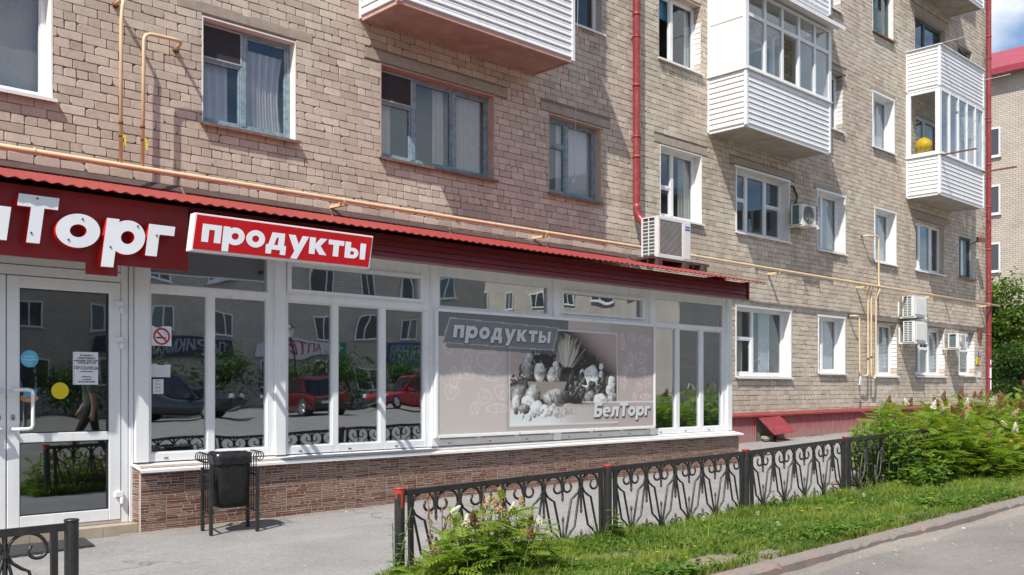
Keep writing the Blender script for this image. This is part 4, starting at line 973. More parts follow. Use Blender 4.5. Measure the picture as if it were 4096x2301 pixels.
big('Т', 83 * k_, 392 * k_, 700 + 447 * k_, 700 + 122 * k_, 1.42)
big('о', 350 * k_ + 8, 658 * k_ + 4, 700 + 478 * k_, 700 + 245 * k_, 1)
big('г', 985 * k_, 1190 * k_, 700 + 545 * k_, 700 + 330 * k_, 1)
big('р', 697 * k_, 1000 * k_, 700 + 525 * k_, 700 + 290 * k_, 1)
big('л', -190 * k_, 78 * k_, 700 + 420 * k_, 700 + 188 * k_, 1)
a_ = Zb(83 * k_, 700 + 447 * k_)
for ch, x_ in (('е', 1.50), ('Б', 1.15)): inst('letter', glyph_mesh(ch, .29, .29, .13, .10, [M['letter_white'], M['letter_side_red']]), sg, (x_, LY, a_.z))
mb = MB()
for (px, py) in ((255, 160), (212, 392), (561, 299), (465, 438), (935, 348), (750, 488), (1063, 410)):
    p = Zb(px * k_, 700 + py * k_); mb.lathe([(.008, 0), (.008, .004)], (p.x, 7.869, p.z), 8, 0, 'y')
mb.build('screw', M['dark_plastic'], sg)
# slanted light box
LB = 7.53
lb = root('light_box_sign', (4.4, LB + .12, 2.5), 'slanted bright red light box sign lettered in white under the roof edge', 'sign')
q = [P(1475 * .53, 767 + 160 * .53, LB), P(1440 * .53, 767 + 450 * .53, LB), P(1024 + 857 * .53, 767 + 577 * .53, LB), P(1024 + 888 * .53, 767 + 332 * .53, LB)]
zt_, zb_ = (q[0].z + q[3].z) / 2, (q[1].z + q[2].z) / 2
tl, bl, br, tr_ = (q[0].x, zt_), (q[1].x, zb_), (q[2].x, zb_), (q[3].x, zt_)
mb = MB(); mb.prism([bl, br, tr_, tl], LB + .003, LB + .095); mb.build('case', M['white_metal'], lb, bevel=.004)
f = .016; mb = MB(); mb.prism([(bl[0] + f, bl[1] + f), (br[0] - f, br[1] + f), (tr_[0] - f, tr_[1] - f), (tl[0] + f, tl[1] - f)], LB - .001, LB + .003); mb.build('face_panel', M['lightbox_red'], lb)
mb = MB()
for x in (tl[0] + .3, tr_[0] - .3):
    for z in (2.56, 2.72): mb.box(x, x + .04, LB + .095, PY - .001 if x < 3.5 else FY - .02, z, z + .03)
mb.build('sign_bracket', M['dark_plastic'], lb)
zl = P(1362 * k_, 700 + 447 * k_, LB); zr_ = P(2475 * k_, 700 + 572 * k_, LB); xh_ = P(1375 * k_, 700 + 325 * k_, LB).z - zl.z
write('продукты', zl.x, zr_.x + .01, zl.z - .006, xh_, LB - .002, .003, [M['letter_white']], lb, .12, .09)

# printed banner
NY = SY - .085
bn = root('food_banner', (8.7, NY, .78), 'faded printed banner of a still life of food screwed over the shop glazing', 'banner')
bx0, bx1, bz0, bz1 = 6.745, 10.715, .785, 2.245
mb = MB(); t_ = .035
for qd in ((bx0, bx1, bz0, bz0 + t_), (bx0, bx1, bz1 - t_, bz1), (bx0, bx0 + t_, bz0 + t_, bz1 - t_), (bx1 - t_, bx1, bz0 + t_, bz1 - t_)): mb.box(qd[0], qd[1], NY, NY + .045, qd[2], qd[3])
mb.build('banner_frame', M['white_pvc'], bn, bevel=.003)
mb = MB(); mb.box(bx0 + .01, bx1 - .01, NY + .02, NY + .044, bz0 + .01, bz1 - .01); mb.build('backing', M['white_pvc'], bn)
GW, GH = 420, 160
U, Vv = np.meshgrid((np.arange(GW) + .5) / GW, (np.arange(GH) + .5) / GH)     # u right, v up, over the print
ASP = (bx1 - bx0 - .07) / (bz1 - bz0 - .07)
img = np.zeros((GH, GW, 3)); rg = np.random.default_rng(3)
def fillm(mask, col, a=1.0):
    global img
    mk = (np.clip(mask, 0, 1) * a)[..., None]; img = img * (1 - mk) + np.array(col) * mk
def soft(d, w): return np.clip(.5 - d / w, 0, 1)
# paper tone: warm grey wash, greyer at the head
fillm(np.ones_like(U), (.48, .435, .412)); fillm(np.clip(1 - U * 1.3, 0, 1), (.54, .50, .475), .6)
fillm((Vv > .80) & (U < .55), (.185, .20, .205)); fillm(soft(-(U - .76), .02), (.43, .37, .355), .8)
# loose line drawings of food over the wash
def ring(cx, cy, rx, ry, w=.006, a=.55, col=(.70, .655, .635), ph=0, n=0):
    dx = (U - cx) * ASP; dy = Vv - cy; ang = np.arctan2(dy, dx); rr = np.hypot(dx / rx, dy / ry) * (1 + n * np.sin(3 * ang + ph)); fillm(soft(np.abs(rr - 1) * min(rx, ry) - w * .5, w), col, a)
def seg(x0, y0, x1, y1, w=.006, a=.5, col=(.70, .655, .635)):
    dx, dy = (x1 - x0) * ASP, y1 - y0; px, py = (U - x0) * ASP, Vv - y0; t = np.clip((px * dx + py * dy) / (dx * dx + dy * dy + 1e-9), 0, 1); fillm(soft(np.hypot(px - t * dx, py - t * dy) - w * .5, w), col, a)
for side in (0, 1):
    x0_, sc_ = (.012, 1) if side == 0 else (.805, .66); sh_ = [(.03, .60, .035, .09), (.11, .66, .05, .05), (.20, .64, .05, .06), (.185, .45, .085, .06), (.10, .44, .035, .08), (.25, .62, .03, .03), (.05, .30, .03, .07), (.10, .34, .05, .04), (.20, .32, .06, .03), (.24, .19, .05, .05), (.04, .19, .045, .05), (.17, .15, .05, .05), (.22, .05, .08, .03), (.13, .05, .03, .04)]
    for k, (cx, cy, rx, ry) in enumerate(sh_):
        cy = cy + .16 if side == 0 else cy * .95 + .25
        ring(x0_ + cx * sc_, cy, rx * sc_ * 1.5, ry * sc_ * 1.2, .007, .5, n=.10, ph=k); ring(x0_ + (cx + .006) * sc_, cy + .01, rx * sc_ * .7, ry * sc_ * .6, .005, .35, n=.15, ph=k * 2)
        for q_ in range(3): a0 = rg.uniform(0, 6.28); seg(x0_ + cx * sc_, cy, x0_ + (cx + .03 * math.cos(a0)) * sc_, cy + .07 * math.sin(a0), .005, .4)
# photo inset with drop shadow
ix0_, ix1_, iy0_, iy1_ = .287, .795, .055, .90
d_ = np.maximum.reduce([(ix0_ - .012 - U) * ASP, (U - ix1_ - .004) * ASP, iy0_ - .03 - Vv, Vv - iy1_]); fillm(soft(d_, .06), (.24, .21, .20), .6)
inside = (U > ix0_) & (U < ix1_) & (Vv > iy0_) & (Vv < iy1_)
ou, ov = U.copy(), Vv.copy(); keep = img.copy()
su_ = (U - ix0_) / (ix1_ - ix0_); sv_ = (Vv - iy0_) / (iy1_ - iy0_); SA = (ix1_ - ix0_) * ASP / (iy1_ - iy0_)
bgc = .43 - .36 * np.exp(-((su_ * .9 + sv_ * .8 - 1.12) / .22) ** 2)
img = np.stack([bgc * 1.02, bgc * .90, bgc * .86], -1)
fillm(soft(sv_ - .17, .06), (.56, .585, .585)); fillm(soft(np.abs(sv_ - .10) - .06, .08), (.47, .49, .49), .35)
U, Vv = su_, sv_; ASP_b = ASP; ASP = SA
TEX = np.kron(rg.random((GH // 4 + 1, GW // 4 + 1)), np.ones((4, 4)))[:GH, :GW] * .6 + rg.random((GH, GW)) * .4
def ball(cx, cy, rx, ry, lo, hi, tint=(1, 1, .98), rim=.8):
    dx = (U - cx) * ASP / rx; dy = (Vv - cy) / ry; an = np.arctan2(dy, dx); ph = cx * 37; rr = np.hypot(dx, dy) * (1 + .05 * np.sin(3 * an + ph) + .04 * np.sin(5 * an + 2 * ph) + .10 * (TEX - .5)); mk = np.clip((1 - rr) * 14, 0, 1)
    sh = np.clip(.62 - .5 * dx + .42 * dy, 0, 1) * (1 - .45 * np.clip(rr, 0, 1) ** 4); c = (lo + (hi - lo) * sh ** 1.5) * (.66 + .68 * TEX)
    global img; img = img * (1 - mk[..., None]) + mk[..., None] * np.stack([c * t for t in tint], -1)
def clump(cx, cy, sx, sy, n, r0, r1, lo, hi):
    for _ in range(n): ball(cx + rg.normal(0, sx), cy + rg.normal(0, sy), *(rg.uniform(r0, r1, 1).repeat(2)), lo, hi * rg.uniform(.6, 1.1))
for _ in range(130):      # wheat sheaf
    a0 = rg.normal(1.57, .33); L_ = rg.uniform(.3, .46); x_, y_ = .49, .52; seg(x_, y_, x_ + L_ * math.cos(a0) / ASP, y_ + L_ * math.sin(a0), .010, .6, tuple(np.array((.62, .60, .55)) * rg.uniform(.45, 1.05)))
for bx_, by_, rx_, ry_ in ((.35, .36, .75, .16), (.72, .36, .5, .18), (.5, .45, .35, .16), (.3, .55, .3, .18)): ball(bx_, by_, rx_, ry_, .04, .10)
clump(.45, .36, .2, .055, 130, .02, .05, .05, .42); clump(.30, .52, .09, .07, 40, .02, .05, .04, .34)
clump(.075, .45, .035, .06, 90, .006, .016, .05, .30); clump(.71, .64, .03, .04, 40, .012, .03, .05, .28)
ball(.08, .30, .13, .14, .12, .42); ball(.17, .62, .13, .15, .15, .52)
for _ in range(75): ball(.295 + rg.normal(0, .045), .70 + rg.normal(0, .07), .022, .026, .008, .12)
ball(.40, .62, .05, .06, .25, .70); clump(.39, .58, .02, .03, 10, .03, .04, .3, .72)
ball(.515, .44, .10, .17, .02, .16); ball(.545, .45, .055, .12, .03, .22); ball(.64, .40, .05, .16, .05, .30)
ball(.255, .545, .085, .115, .30, .72); ball(.365, .515, .075, .095, .28, .68); ball(.44, .54, .055, .07, .08, .40)
dx = (U - .325) * ASP; fillm(((np.abs(dx) < .30 - (.45 - Vv) * .5) & (Vv < .45) & (Vv > .27)).astype(float), (.33, .31, .285)); 
for k in range(9): seg(.16, .285 + k * .019, .49, .285 + k * .019, .006, .35, (.25, .24, .22))
ball(.74, .50, .13, .145, .30, .78, (.96, 1, 1)); clump(.74, .50, .05, .05, 24, .03, .05, .45, .8); clump(.78, .38, .09, .05, 60, .02, .045, .05, .34)
ball(.86, .48, .035, .09, .06, .34); ball(.90, .46, .03, .085, .05, .30); ball(.945, .44, .07, .09, .3, .7); ball(.93, .36, .08, .07, .28, .66)
ball(.20, .31, .115, .125, .18, .56); clump(.60, .33, .07, .03, 50, .012, .03, .06, .4)
ball(.40, .285, .205, .105, .16, .52)
for k in range(3): seg(.335 + k * .055, .34, .38 + k * .055, .22, .014, .7, (.13, .12, .11))
ball(.73, .28, .10, .08, .12, .46); ball(.83, .265, .125, .06, .38, .74); ball(.95, .27, .09, .08, .2, .55)
ball(.15, .245, .10, .065, .42, .78, (.97, 1, 1)); ball(.05, .235, .055, .085, .35, .72); ball(.12, .17, .085, .06, .15, .45); ball(.23, .175, .10, .085, .35, .72, (.97, 1, 1)); ball(.30, .14, .075, .075, .4, .76, (.97, 1, 1)); ball(.05, .15, .035, .04, .1, .4)
ball(.105, .095, .025, .038, .3, .7); ball(.17, .075, .028, .04, .3, .7); ball(.21, .10, .03, .03, .2, .5); clump(.44, .12, .07, .03, 40, .02, .05, .35, .7)
img = np.clip((img - .30) * 1.45 + .25, .012, 1)
fillm(soft(Vv - .21, .01) * soft(-(U - .46), .25), (.43, .39, .375), .78)
img = img * inside[..., None] + keep * (1 - inside[..., None]); U, Vv, ASP = ou, ov, ASP_b
e = np.maximum.reduce([(ix0_ - U) * ASP, (U - ix1_) * ASP, iy0_ - Vv, Vv - iy1_]); fillm(soft(np.abs(e - .004) - .005, .008), (.66, .66, .66), .95)
fillm(((U > .60) & (Vv < .245) & (Vv > .065)).astype(float) * np.clip((U - .60) / .18, 0, 1), (.43, .375, .365), .95); seg(.62, .25, 1.0, .245, .012, .9, (.66, .65, .65))
# plate under the heading
pl = [(.018, .745), (.48, .715), (.505, .925), (.045, .955)]
def inpoly(pts):
    mk = np.ones_like(U); 
    for i in range(4):
        (xa, ya), (xb, yb) = pts[i], pts[(i + 1) % 4]; mk = np.minimum(mk, ((xb - xa) * (Vv - ya) - (yb - ya) * (U - xa) > 0).astype(float))
    return mk
fillm(inpoly([(x + .012, y - .035) for x, y in pl]), (.13, .14, .15), .7); fillm(inpoly(pl), (.42, .44, .45)); cx_ = np.mean([p[0] for p in pl]); cy_ = np.mean([p[1] for p in pl])
fillm(inpoly([(cx_ + (x - cx_) * .985, cy_ + (y - cy_) * .93) for x, y in pl]), (.215, .235, .235))
img += rg.normal(0, .012, img.shape[:2])[..., None]
img = np.clip(img, 0, 1); img = np.clip(img ** 1.3 * 1.22 + .015, 0, .74)
px0, px1, pz0, pz1 = bx0 + t_, bx1 - t_, bz0 + t_, bz1 - t_
gx = np.linspace(px0, px1, GW); gz_ = np.linspace(pz0, pz1, GH); XX, ZZ = np.meshgrid(gx, gz_)
vv = np.stack([XX, np.full_like(XX, NY + .012) + .002 * np.sin(XX * 2.3) * np.sin(ZZ * 3), ZZ], -1).reshape(-1, 3)
ii = np.arange(GH * GW).reshape(GH, GW); ff = np.stack([ii[:-1, :-1], ii[:-1, 1:], ii[1:, 1:], ii[1:, :-1]], -1).reshape(-1, 4)
me = np_mesh('print', vv - np.array(ORG[bn.name]), ff, M['banner_print']); ca = me.attributes.new('print', 'FLOAT_COLOR', 'POINT')
ca.data.foreach_set('color', np.concatenate([img.reshape(-1, 3), np.ones((GH * GW, 1))], 1).astype(np.float32).ravel()); link_mesh('print', me, bn, ORG[bn.name])
def bpos(u, v): return px0 + u * (px1 - px0), pz0 + v * (pz1 - pz0)
xa, za = bpos(.055, .795); xb, zb2 = bpos(.465, .77)
for dx_, dz_, mt, yy in ((.012, -.014, 'print_shadow', .008), (0, 0, 'print_white', .005)):
    adv = [GL[c][1] for c in 'продукты']; tot = sum(adv) + .1 * 7; s = (xb - xa) / tot; x = xa
    for i, (c, a) in enumerate(zip('продукты', adv)):
        inst('letter', glyph_mesh(c, s * .95, .145, .14, .001, [M[mt]]), bn, (x + dx_, NY + yy, za + dz_ - (x - xa) * .012)); x += (a + .1) * s
xa, za = bpos(.672, .105); xb, _ = bpos(.975, .1)
for dx_, dz_, mt, yy in ((.018, -.02, 'print_shadow', .008), (0, 0, 'print_white', .005)):
    adv = [GL[c][1] for c in 'БелТорг']; tot = sum(adv) + .06 * 6; s = (xb - xa) / tot; x = xa
    for c, a in zip('БелТорг', adv): inst('letter', glyph_mesh(c, s * .97, .135, .14, .001, [M[mt]]), bn, (x + dx_, NY + yy, za + dz_)); x += (a + .06) * s
mb = MB()
for x in (6.76, 8.05, 9.4, 10.70):
    for z in (.80, 2.23): mb.lathe([(.006, 0), (.006, .003)], (x, NY - .003, z), 8, 0, 'y')
mb.build('screw', M['dark_plastic'], bn)

# ---------------------------------------------------------------- papers and stickers on the glass
gy = SY + .033; dy = DY + .017
def sheet_thing(name, x0, x1, z0, z1, y, mat, label, cat, poly=None):
    r_ = root(name, ((x0 + x1) / 2, y, z0), label, cat); mb = MB(); mb.prism(poly or [(x0, z0), (x1, z0), (x1, z1), (x0, z1)], y - .0015, y); mb.build('sheet', mat, r_); return r_
s_ = sheet_thing('no_smoking_sign', 3.562, 3.745, 1.73, 1.908, gy, M['paper'], 'square white no smoking sticker with red ring and torn corner', 'sticker', [(3.562, 1.73), (3.745, 1.73), (3.745, 1.908), (3.66, 1.908), (3.64, 1.89), (3.615, 1.885), (3.60, 1.895), (3.575, 1.908), (3.562, 1.908)])
mb = MB(); c_ = (3.6545, 1.815); o_ = circ(*c_, .078, 32); i_ = circ(*c_, .060, 32)
mb.add([(p[0], gy - .0025, p[1]) for p in o_] + [(p[0], gy - .0025, p[1]) for p in i_], [(k, (k + 1) % 32, 32 + (k + 1) % 32, 32 + k) for k in range(32)]); mb.beam((c_[0] - .045, gy - .0038, c_[1] + .045), (c_[0] + .045, gy - .0038, c_[1] - .045), .001, .016, up=(0, 0, 1)); mb.build('red_ring', M['sign_no_red'], s_, fix=False)
mb = MB(); mb.box(c_[0] - .05, c_[0] + .03, gy - .0022, gy - .0016, c_[1] - .02, c_[1] - .004); mb.box(c_[0] + .035, c_[0] + .042, gy - .0022, gy - .0016, c_[1] - .02, c_[1] - .004); mb.tube([(c_[0] + .04, gy - .002, c_[1] + .002), (c_[0] + .045, gy - .002, c_[1] + .018), (c_[0] + .025, gy - .002, c_[1] + .025), (c_[0] + .02, gy - .002, c_[1] + .045), (c_[0] + .035, gy - .002, c_[1] + .05)], .0018, 4); mb.build('cigarette', M['ink'], s_)
s_ = sheet_thing('torn_paper', 3.56, 3.735, 1.447, 1.565, gy, M['paper_grey'], 'blank grey paper with torn upper edge taped inside the shop glass', 'paper', [(3.56, 1.447), (3.735, 1.447), (3.735, 1.563), (3.70, 1.563), (3.66, 1.555), (3.62, 1.557), (3.60, 1.566), (3.56, 1.565)])
text('ПАВИЛЬОН', 3.648, gy - .002, 1.478, .026, M['paper'], s_)
s_ = sheet_thing('small_notice', 3.574, 3.671, 1.297, 1.428, gy, M['paper'], 'small closely printed notice taped below the torn grey paper', 'notice')
for k in range(11): text('— — — — — — —' if k % 3 else 'ВНИМАНИЕ', 3.622, gy - .002, 1.412 - k * .0105, .0095, M['ink'], s_)
s_ = sheet_thing('job_notice', 2.887, 3.0959, 1.3776, 1.6573, dy, M['paper'], 'white printed job notice in a plastic sleeve on the door glass', 'notice')
for k, (t, sz) in enumerate((('В связи с', .024), ('открытием в', .024), ('магазин БелТорг', .024), ('ТРЕБУЮТСЯ', .025), ('', .01), ('ПРОДАВЦЫ', .036), ('с опытом работы', .013), ('', .01), ('Обращаться', .013), ('по телефону', .013), ('8-912-920-50-88', .020))):
    if t: text(t, 2.9993, dy - .002, 1.621 - k * .0225, sz, M['ink'], s_, off=.0006)
mb = MB()
for k in range(12): mb.lathe([(.004, 0), (.004, .0006)], (2.8959, dy - .0024, 1.39 + k * .024), 6, 0, 'y')
mb.build('punch_hole', M['dark_plastic'], s_)
s_ = sheet_thing('round_sticker', 2.4743, 2.6152, 1.52, 1.66, dy, M['sticker_blue'], 'round pale blue payment sticker on the door glass', 'sticker', circ(2.5443, 1.590, .070, 28))
text('платите', 2.5443, dy - .002, 1.600, .024, M['paper'], s_); text('как удобно', 2.5443, dy - .002, 1.576, .022, M['paper'], s_); text('◁  ✕', 2.5443, dy - .002, 1.547, .018, M['paper'], s_)
sheet_thing('round_sticker', 2.7137, 2.8535, 1.256, 1.396, dy, M['sticker_yellow'], 'plain round yellow warning dot on the door glass', 'sticker', circ(2.7836, 1.326, .070, 28))
s_ = sheet_thing('label_sticker', 2.4674, 2.6152, 1.236, 1.336, dy, M['sticker_orange'], 'small orange oval sticker behind the door handle', 'sticker', [(2.5413 + .072 * math.cos(k * .35), 1.265 + .033 * math.sin(k * .35)) for k in range(18)])
mb = MB(); mb.prism([(2.497, 1.276), (2.5905, 1.276), (2.6053, 1.34), (2.5807, 1.335), (2.5019, 1.345)], dy - .003, dy - .0016); mb.build('picture', M['sticker_blue'], s_); text('ДО 10', 2.5413, dy - .0035, 1.243, .02, M['paper'], s_)
# ================================================================ pipes on the wall
def bend(pts, r=.09, n=5):
    """round the corners of a polyline"""
    pts = [Vector(p) for p in pts]; out = [pts[0]]
    for i in range(1, len(pts) - 1):
        a, b_, c = pts[i - 1], pts[i], pts[i + 1]; d0 = (a - b_); d1 = (c - b_); rr = min(r, d0.length * .48, d1.length * .48)
        p0 = b_ + d0.normalized() * rr; p1 = b_ + d1.normalized() * rr
        for k in range(n + 1): t = k / n; out.append(p0 * (1 - t) ** 2 + b_ * 2 * t * (1 - t) + p1 * t * t)
    out.append(pts[-1]); return out
GY, GZ = 10.45, 3.78
gp = root('gas_pipe', (12, GY, GZ), 'long pale yellow gas main running along the wall above the shop roof', 'pipe')
mb = MB(); mb.tube([(-3.9, GY, GZ - .02), (6, GY, GZ), (14, GY, GZ + .015), (22, GY, GZ), (29.95, GY, GZ)], .029, 12); mb.build('main', M['gas_yellow'], gp)
for sx in (1374, 2183, 3117, 3467, 3727, 3954):
    X = P(sx, 1000, GY).x; mb = MB(); yb = WY + .01 if X < 29.6 else WY - .02
    mb.beam((X - .02, yb, GZ - .05), (X, GY - .02, GZ - .05), .045, .04); mb.box(X - .022, X + .022, GY - .033, GY + .033, GZ - .036, GZ - .029)
    mb.tube([(X, GY + .036 * math.cos(a), GZ + .036 * math.sin(a)) for a in [k * math.pi / 5 for k in range(-1, 7)]], .006, 5); mb.build('bracket', M['gas_yellow'], gp)
for x in (3.2, 8.6, 13.4): mb = MB(); mb.lathe([(.0315, 0), (.0315, .012)], (x, GY, GZ + .002), 12, 0, 'x'); mb.build('weld', M['gas_yellow'], gp)
def riser(X, zt, pts, label_part='riser', valve=True):
    mb = MB(); mb.tube(bend([(X, GY, GZ + .02)] + pts, .10), .021, 10); r_ = mb.build(label_part, M['gas_yellow'], gp)
    if valve:
        mb = MB(); mb.lathe([(.028, 0), (.028, .035)], (X, GY, GZ + .44), 8); mb.lathe([(.026, 0), (.026, .03)], (X, GY, GZ + .30), 8); mb.build('coupling', M['rust'], gp)
        mb = MB(); mb.box(X + .012, X + .03, GY - .035, GY - .02, GZ + .295, GZ + .325); mb.beam((X + .03, GY - .03, GZ + .32), (X + .036, GY - .04, GZ + .20), .012, .02); mb.build('valve_lever', M['plate_yellow'], gp)
riser(4.085, 0, [(4.09, GY, 5.40), (4.12, GY, 5.62), (4.12, WY + .01, 5.60)])
riser(4.325, 0, [(4.34, GY, 5.285), (4.79, GY, 5.30), (4.81, WY + .01, 5.27)])
for (x, z) in ((4.12, 5.60), (4.81, 5.27)): mb = MB(); mb.lathe([(.036, 0), (.036, .03)], (x, WY - .03, z), 12, 0, 'y'); mb.build('sleeve', M['rust'], gp)
g2 = root('gas_riser', (21.8, 10.5, 1.6), 'cluster of thin yellow gas risers bent round the ground floor windows', 'pipe')
Yr = 10.52
for pts in ([(21.10, WY + .01, 3.03), (21.12, Yr, 3.03), (21.28, Yr, 3.02), (21.30, Yr, 1.70), (21.42, Yr, 1.63), (21.70, Yr, 1.64), (21.72, Yr, 1.75), (21.715, Yr, 3.60), (21.715, GY, GZ)],
            [(21.76, WY + .01, 4.97), (21.78, Yr - .02, 4.97), (22.23, Yr - .02, 5.0), (22.23, Yr - .02, 3.85), (22.14, Yr - .09, 3.70), (22.13, Yr, 3.5), (22.13, Yr, 1.66), (22.05, Yr, 1.56), (21.90, Yr, 1.60), (21.88, Yr, 1.8), (21.885, Yr, 3.70), (21.89, GY, GZ)]):
    mb = MB(); mb.tube(bend(pts, .09), .022, 8); mb.build('riser', M['gas_yellow'], g2)
mb = MB(); mb.lathe([(.03, 0), (.03, .04)], (21.715, Yr, 2.02), 8); mb.lathe([(.03, 0), (.03, .04)], (21.885, Yr, 2.06), 8); mb.lathe([(.032, 0), (.032, .03)], (21.76, WY - .03, 4.97), 8, 0, 'y'); mb.lathe([(.032, 0), (.032, .03)], (21.10, WY - .03, 3.03), 8, 0, 'y'); mb.build('coupling', M['rust'], g2)
mb = MB(); mb.hexa([(21.25, Yr - .03, 1.42), (21.33, Yr - .03, 1.40), (21.33, Yr, 1.40), (21.25, Yr, 1.42), (21.30, Yr - .03, 1.63), (21.36, Yr - .03, 1.60), (21.36, Yr, 1.60), (21.30, Yr, 1.63)]); mb.build('rag', M['curtain_white'], g2)
# downpipes
def downpipe(X, Y, z0, z1, low, label, lean=0):
    r_ = root('downpipe', (X, Y, z0), label, 'downpipe'); mb = MB(); z = z1; k = 0
    while z > z0:
        ze = max(z - 1.25, z0); rr = .069
        mb.tube([(X + lean * (z1 - z), Y, z), (X + lean * (z1 - ze), Y, ze - .0)], [rr, rr * .97], 18, caps=False); mb.tube([(X + lean * (z1 - z), Y, z + .03), (X + lean * (z1 - z), Y, z - .03)], .073, 18); z = ze; k += 1
    mb.build('tube', M['red_pipe'], r_)
    z = z1 - .9
    while z > z0 + .2: mb = MB(); mb.tube([(X + lean * (z1 - z), Y, z + .012), (X + lean * (z1 - z), Y, z - .012)], .077, 18); mb.box(X - .01, X + .01, Y + .07, WY + .01, z - .01, z + .01); mb.build('pipe_clip', M['red_pipe'], r_); z -= 1.75
    pts = bend(low, .12, 8); mb = MB(); rs = []
    for i in range(len(pts)): rs.append(.069 + (.004 if i % 2 else -.002) * (1 if 0 < i < len(pts) - 2 else 0))
    mb.tube(pts, rs, 18); mb.build('elbow', M['red_pipe'], r_); return r_
downpipe(13.12, 10.58, 4.58, BTOP, [(13.125, 10.58, 4.60), (13.125, 10.58, 4.40), (13.17, 10.40, 4.15), (13.19, 10.30, 3.75), (13.2, 10.2, 3.53)], 'red rainwater downpipe ending in an elbow above the shop roof')
dp = downpipe(29.42, 10.56, gz(29.4) + .35, BTOP, [(29.425, 10.56, gz(29.4) + .36), (29.43, 10.56, gz(29.4) + .2), (29.46, 10.35, gz(29.4) + .06)], 'tall red downpipe with torn white papers at the corner of the block')
mb = MB()
for (z0, z1, w) in ((1.62, 1.95, .05), (1.28, 1.60, .035), (.98, 1.30, .045), (2.02, 2.2, .03)):
    n = 7; g = []
    for i in range(n):
        a = -math.pi * .62 + (i - n / 2) * w * 3.0
        g.append([(29.42 + .0745 * math.cos(a), 10.56 + .0745 * math.sin(a), z0 + random.uniform(0, .03)), (29.42 + .0745 * math.cos(a), 10.56 + .0745 * math.sin(a), z1 - random.uniform(0, .04))])
    mb.sheet(g)
mb.build('torn_paper', M['paper'], dp, fix=False)
# hanging wire
wr = MB(); p0 = P(2048 + 500 * .53, -60, 9.75); p1 = P(2048 + 470 * .53, 1345 * .53, 10.4)
wr.tube([p0.lerp(p1, t / 10) + Vector((0, .0, -.25 * math.sin(math.pi * t / 10) * .2)) for t in range(11)] + [p1 + Vector((-.01, 0, -.06))], .005, 5)
tag(wr.build('hanging_wire', M['wire_grey'], None, origin=p1), 'thin pale loose wire hanging from the siding balcony past an old blue window', 'wire')
# wall plates and boxes near the corner
def plate(name, X0, X1, z0, z1, mat, label, cat, lines, tm, d=.012):
    r_ = root(name, ((X0 + X1) / 2, WY - .02, z0), label, cat); mb = MB(); mb.box(X0, X1, WY - .012 - d, WY - .006, z0, z1); mb.build('plate', mat, r_, bevel=.003)
    for t, z, sz in lines: text(t, (X0 + X1) / 2, WY - .0135 - d, z, sz, tm, r_, off=.001)
    return r_
a = P(3560 + 942 * .3733, 1100 + 820 * .3733, WY); b_ = P(3560 + 966 * .3733, 1100 + 884 * .3733, WY)
plate('house_number', a.x, b_.x, b_.z, a.z, M['plate_violet'], 'small violet house number plate at the corner of the block', 'plate', [('№', (a.z + b_.z) / 2 + .02, .09), ('76', b_.z + .03, .11)], M['paper'])
a2 = P(3560 + 918 * .3733, 1100 + 886 * .3733, WY); b2 = P(3560 + 955 * .3733, 1100 + 960 * .3733, WY)
plate('yellow_notice', a2.x, b2.x, b2.z, a2.z, M['plate_yellow'], 'yellow gas warning plate under the violet house number', 'plate', [('ГАЗ', a2.z - .10, .08), ('04', a2.z - .19, .08), ('112', b2.z + .03, .07)], M['ink'])
a3 = P(3560 + 936 * .3733, 1100 + 1040 * .3733, WY); b3 = P(3560 + 970 * .3733, 1100 + 1100 * .3733, WY)
plate('paper_notice', a3.x, b3.x, b3.z, a3.z, M['paper'], 'plain white paper pasted to the brick under the yellow plate', 'paper', [], M['ink'], .002)
a4 = P(3560 + 935 * .3733, 1100 + 577 * .3733, WY); b4 = P(3560 + 968 * .3733, 1100 + 695 * .3733, WY)
plate('rusty_box', a4.x, b4.x, b4.z, a4.z, M['rust'], 'rusty flat metal box fixed to the brick above the plates', 'box', [], M['ink'], .05)
a5 = P(3072 + 1600 * .53, 767 + 365 * .53, WY - .25)
r_ = root('wall_lamp', (a5.x, WY, a5.z), 'small dark floodlight on an arm at the corner of the block', 'lamp')
mb = MB(); mb.beam((a5.x - .15, WY, a5.z - .12), (a5.x, WY - .22, a5.z - .02), .03, .03); mb.build('arm', M['rust'], r_)
mb = MB(); mb.hexa([(a5.x - .14, WY - .42, a5.z - .11), (a5.x + .14, WY - .42, a5.z - .07), (a5.x + .14, WY - .2, a5.z - .03), (a5.x - .14, WY - .2, a5.z - .07), (a5.x - .14, WY - .40, a5.z + .01), (a5.x + .14, WY - .40, a5.z + .05), (a5.x + .14, WY - .2, a5.z + .12), (a5.x - .14, WY - .2, a5.z + .08)]); mb.build('lamp_head', M['rust'], r_)
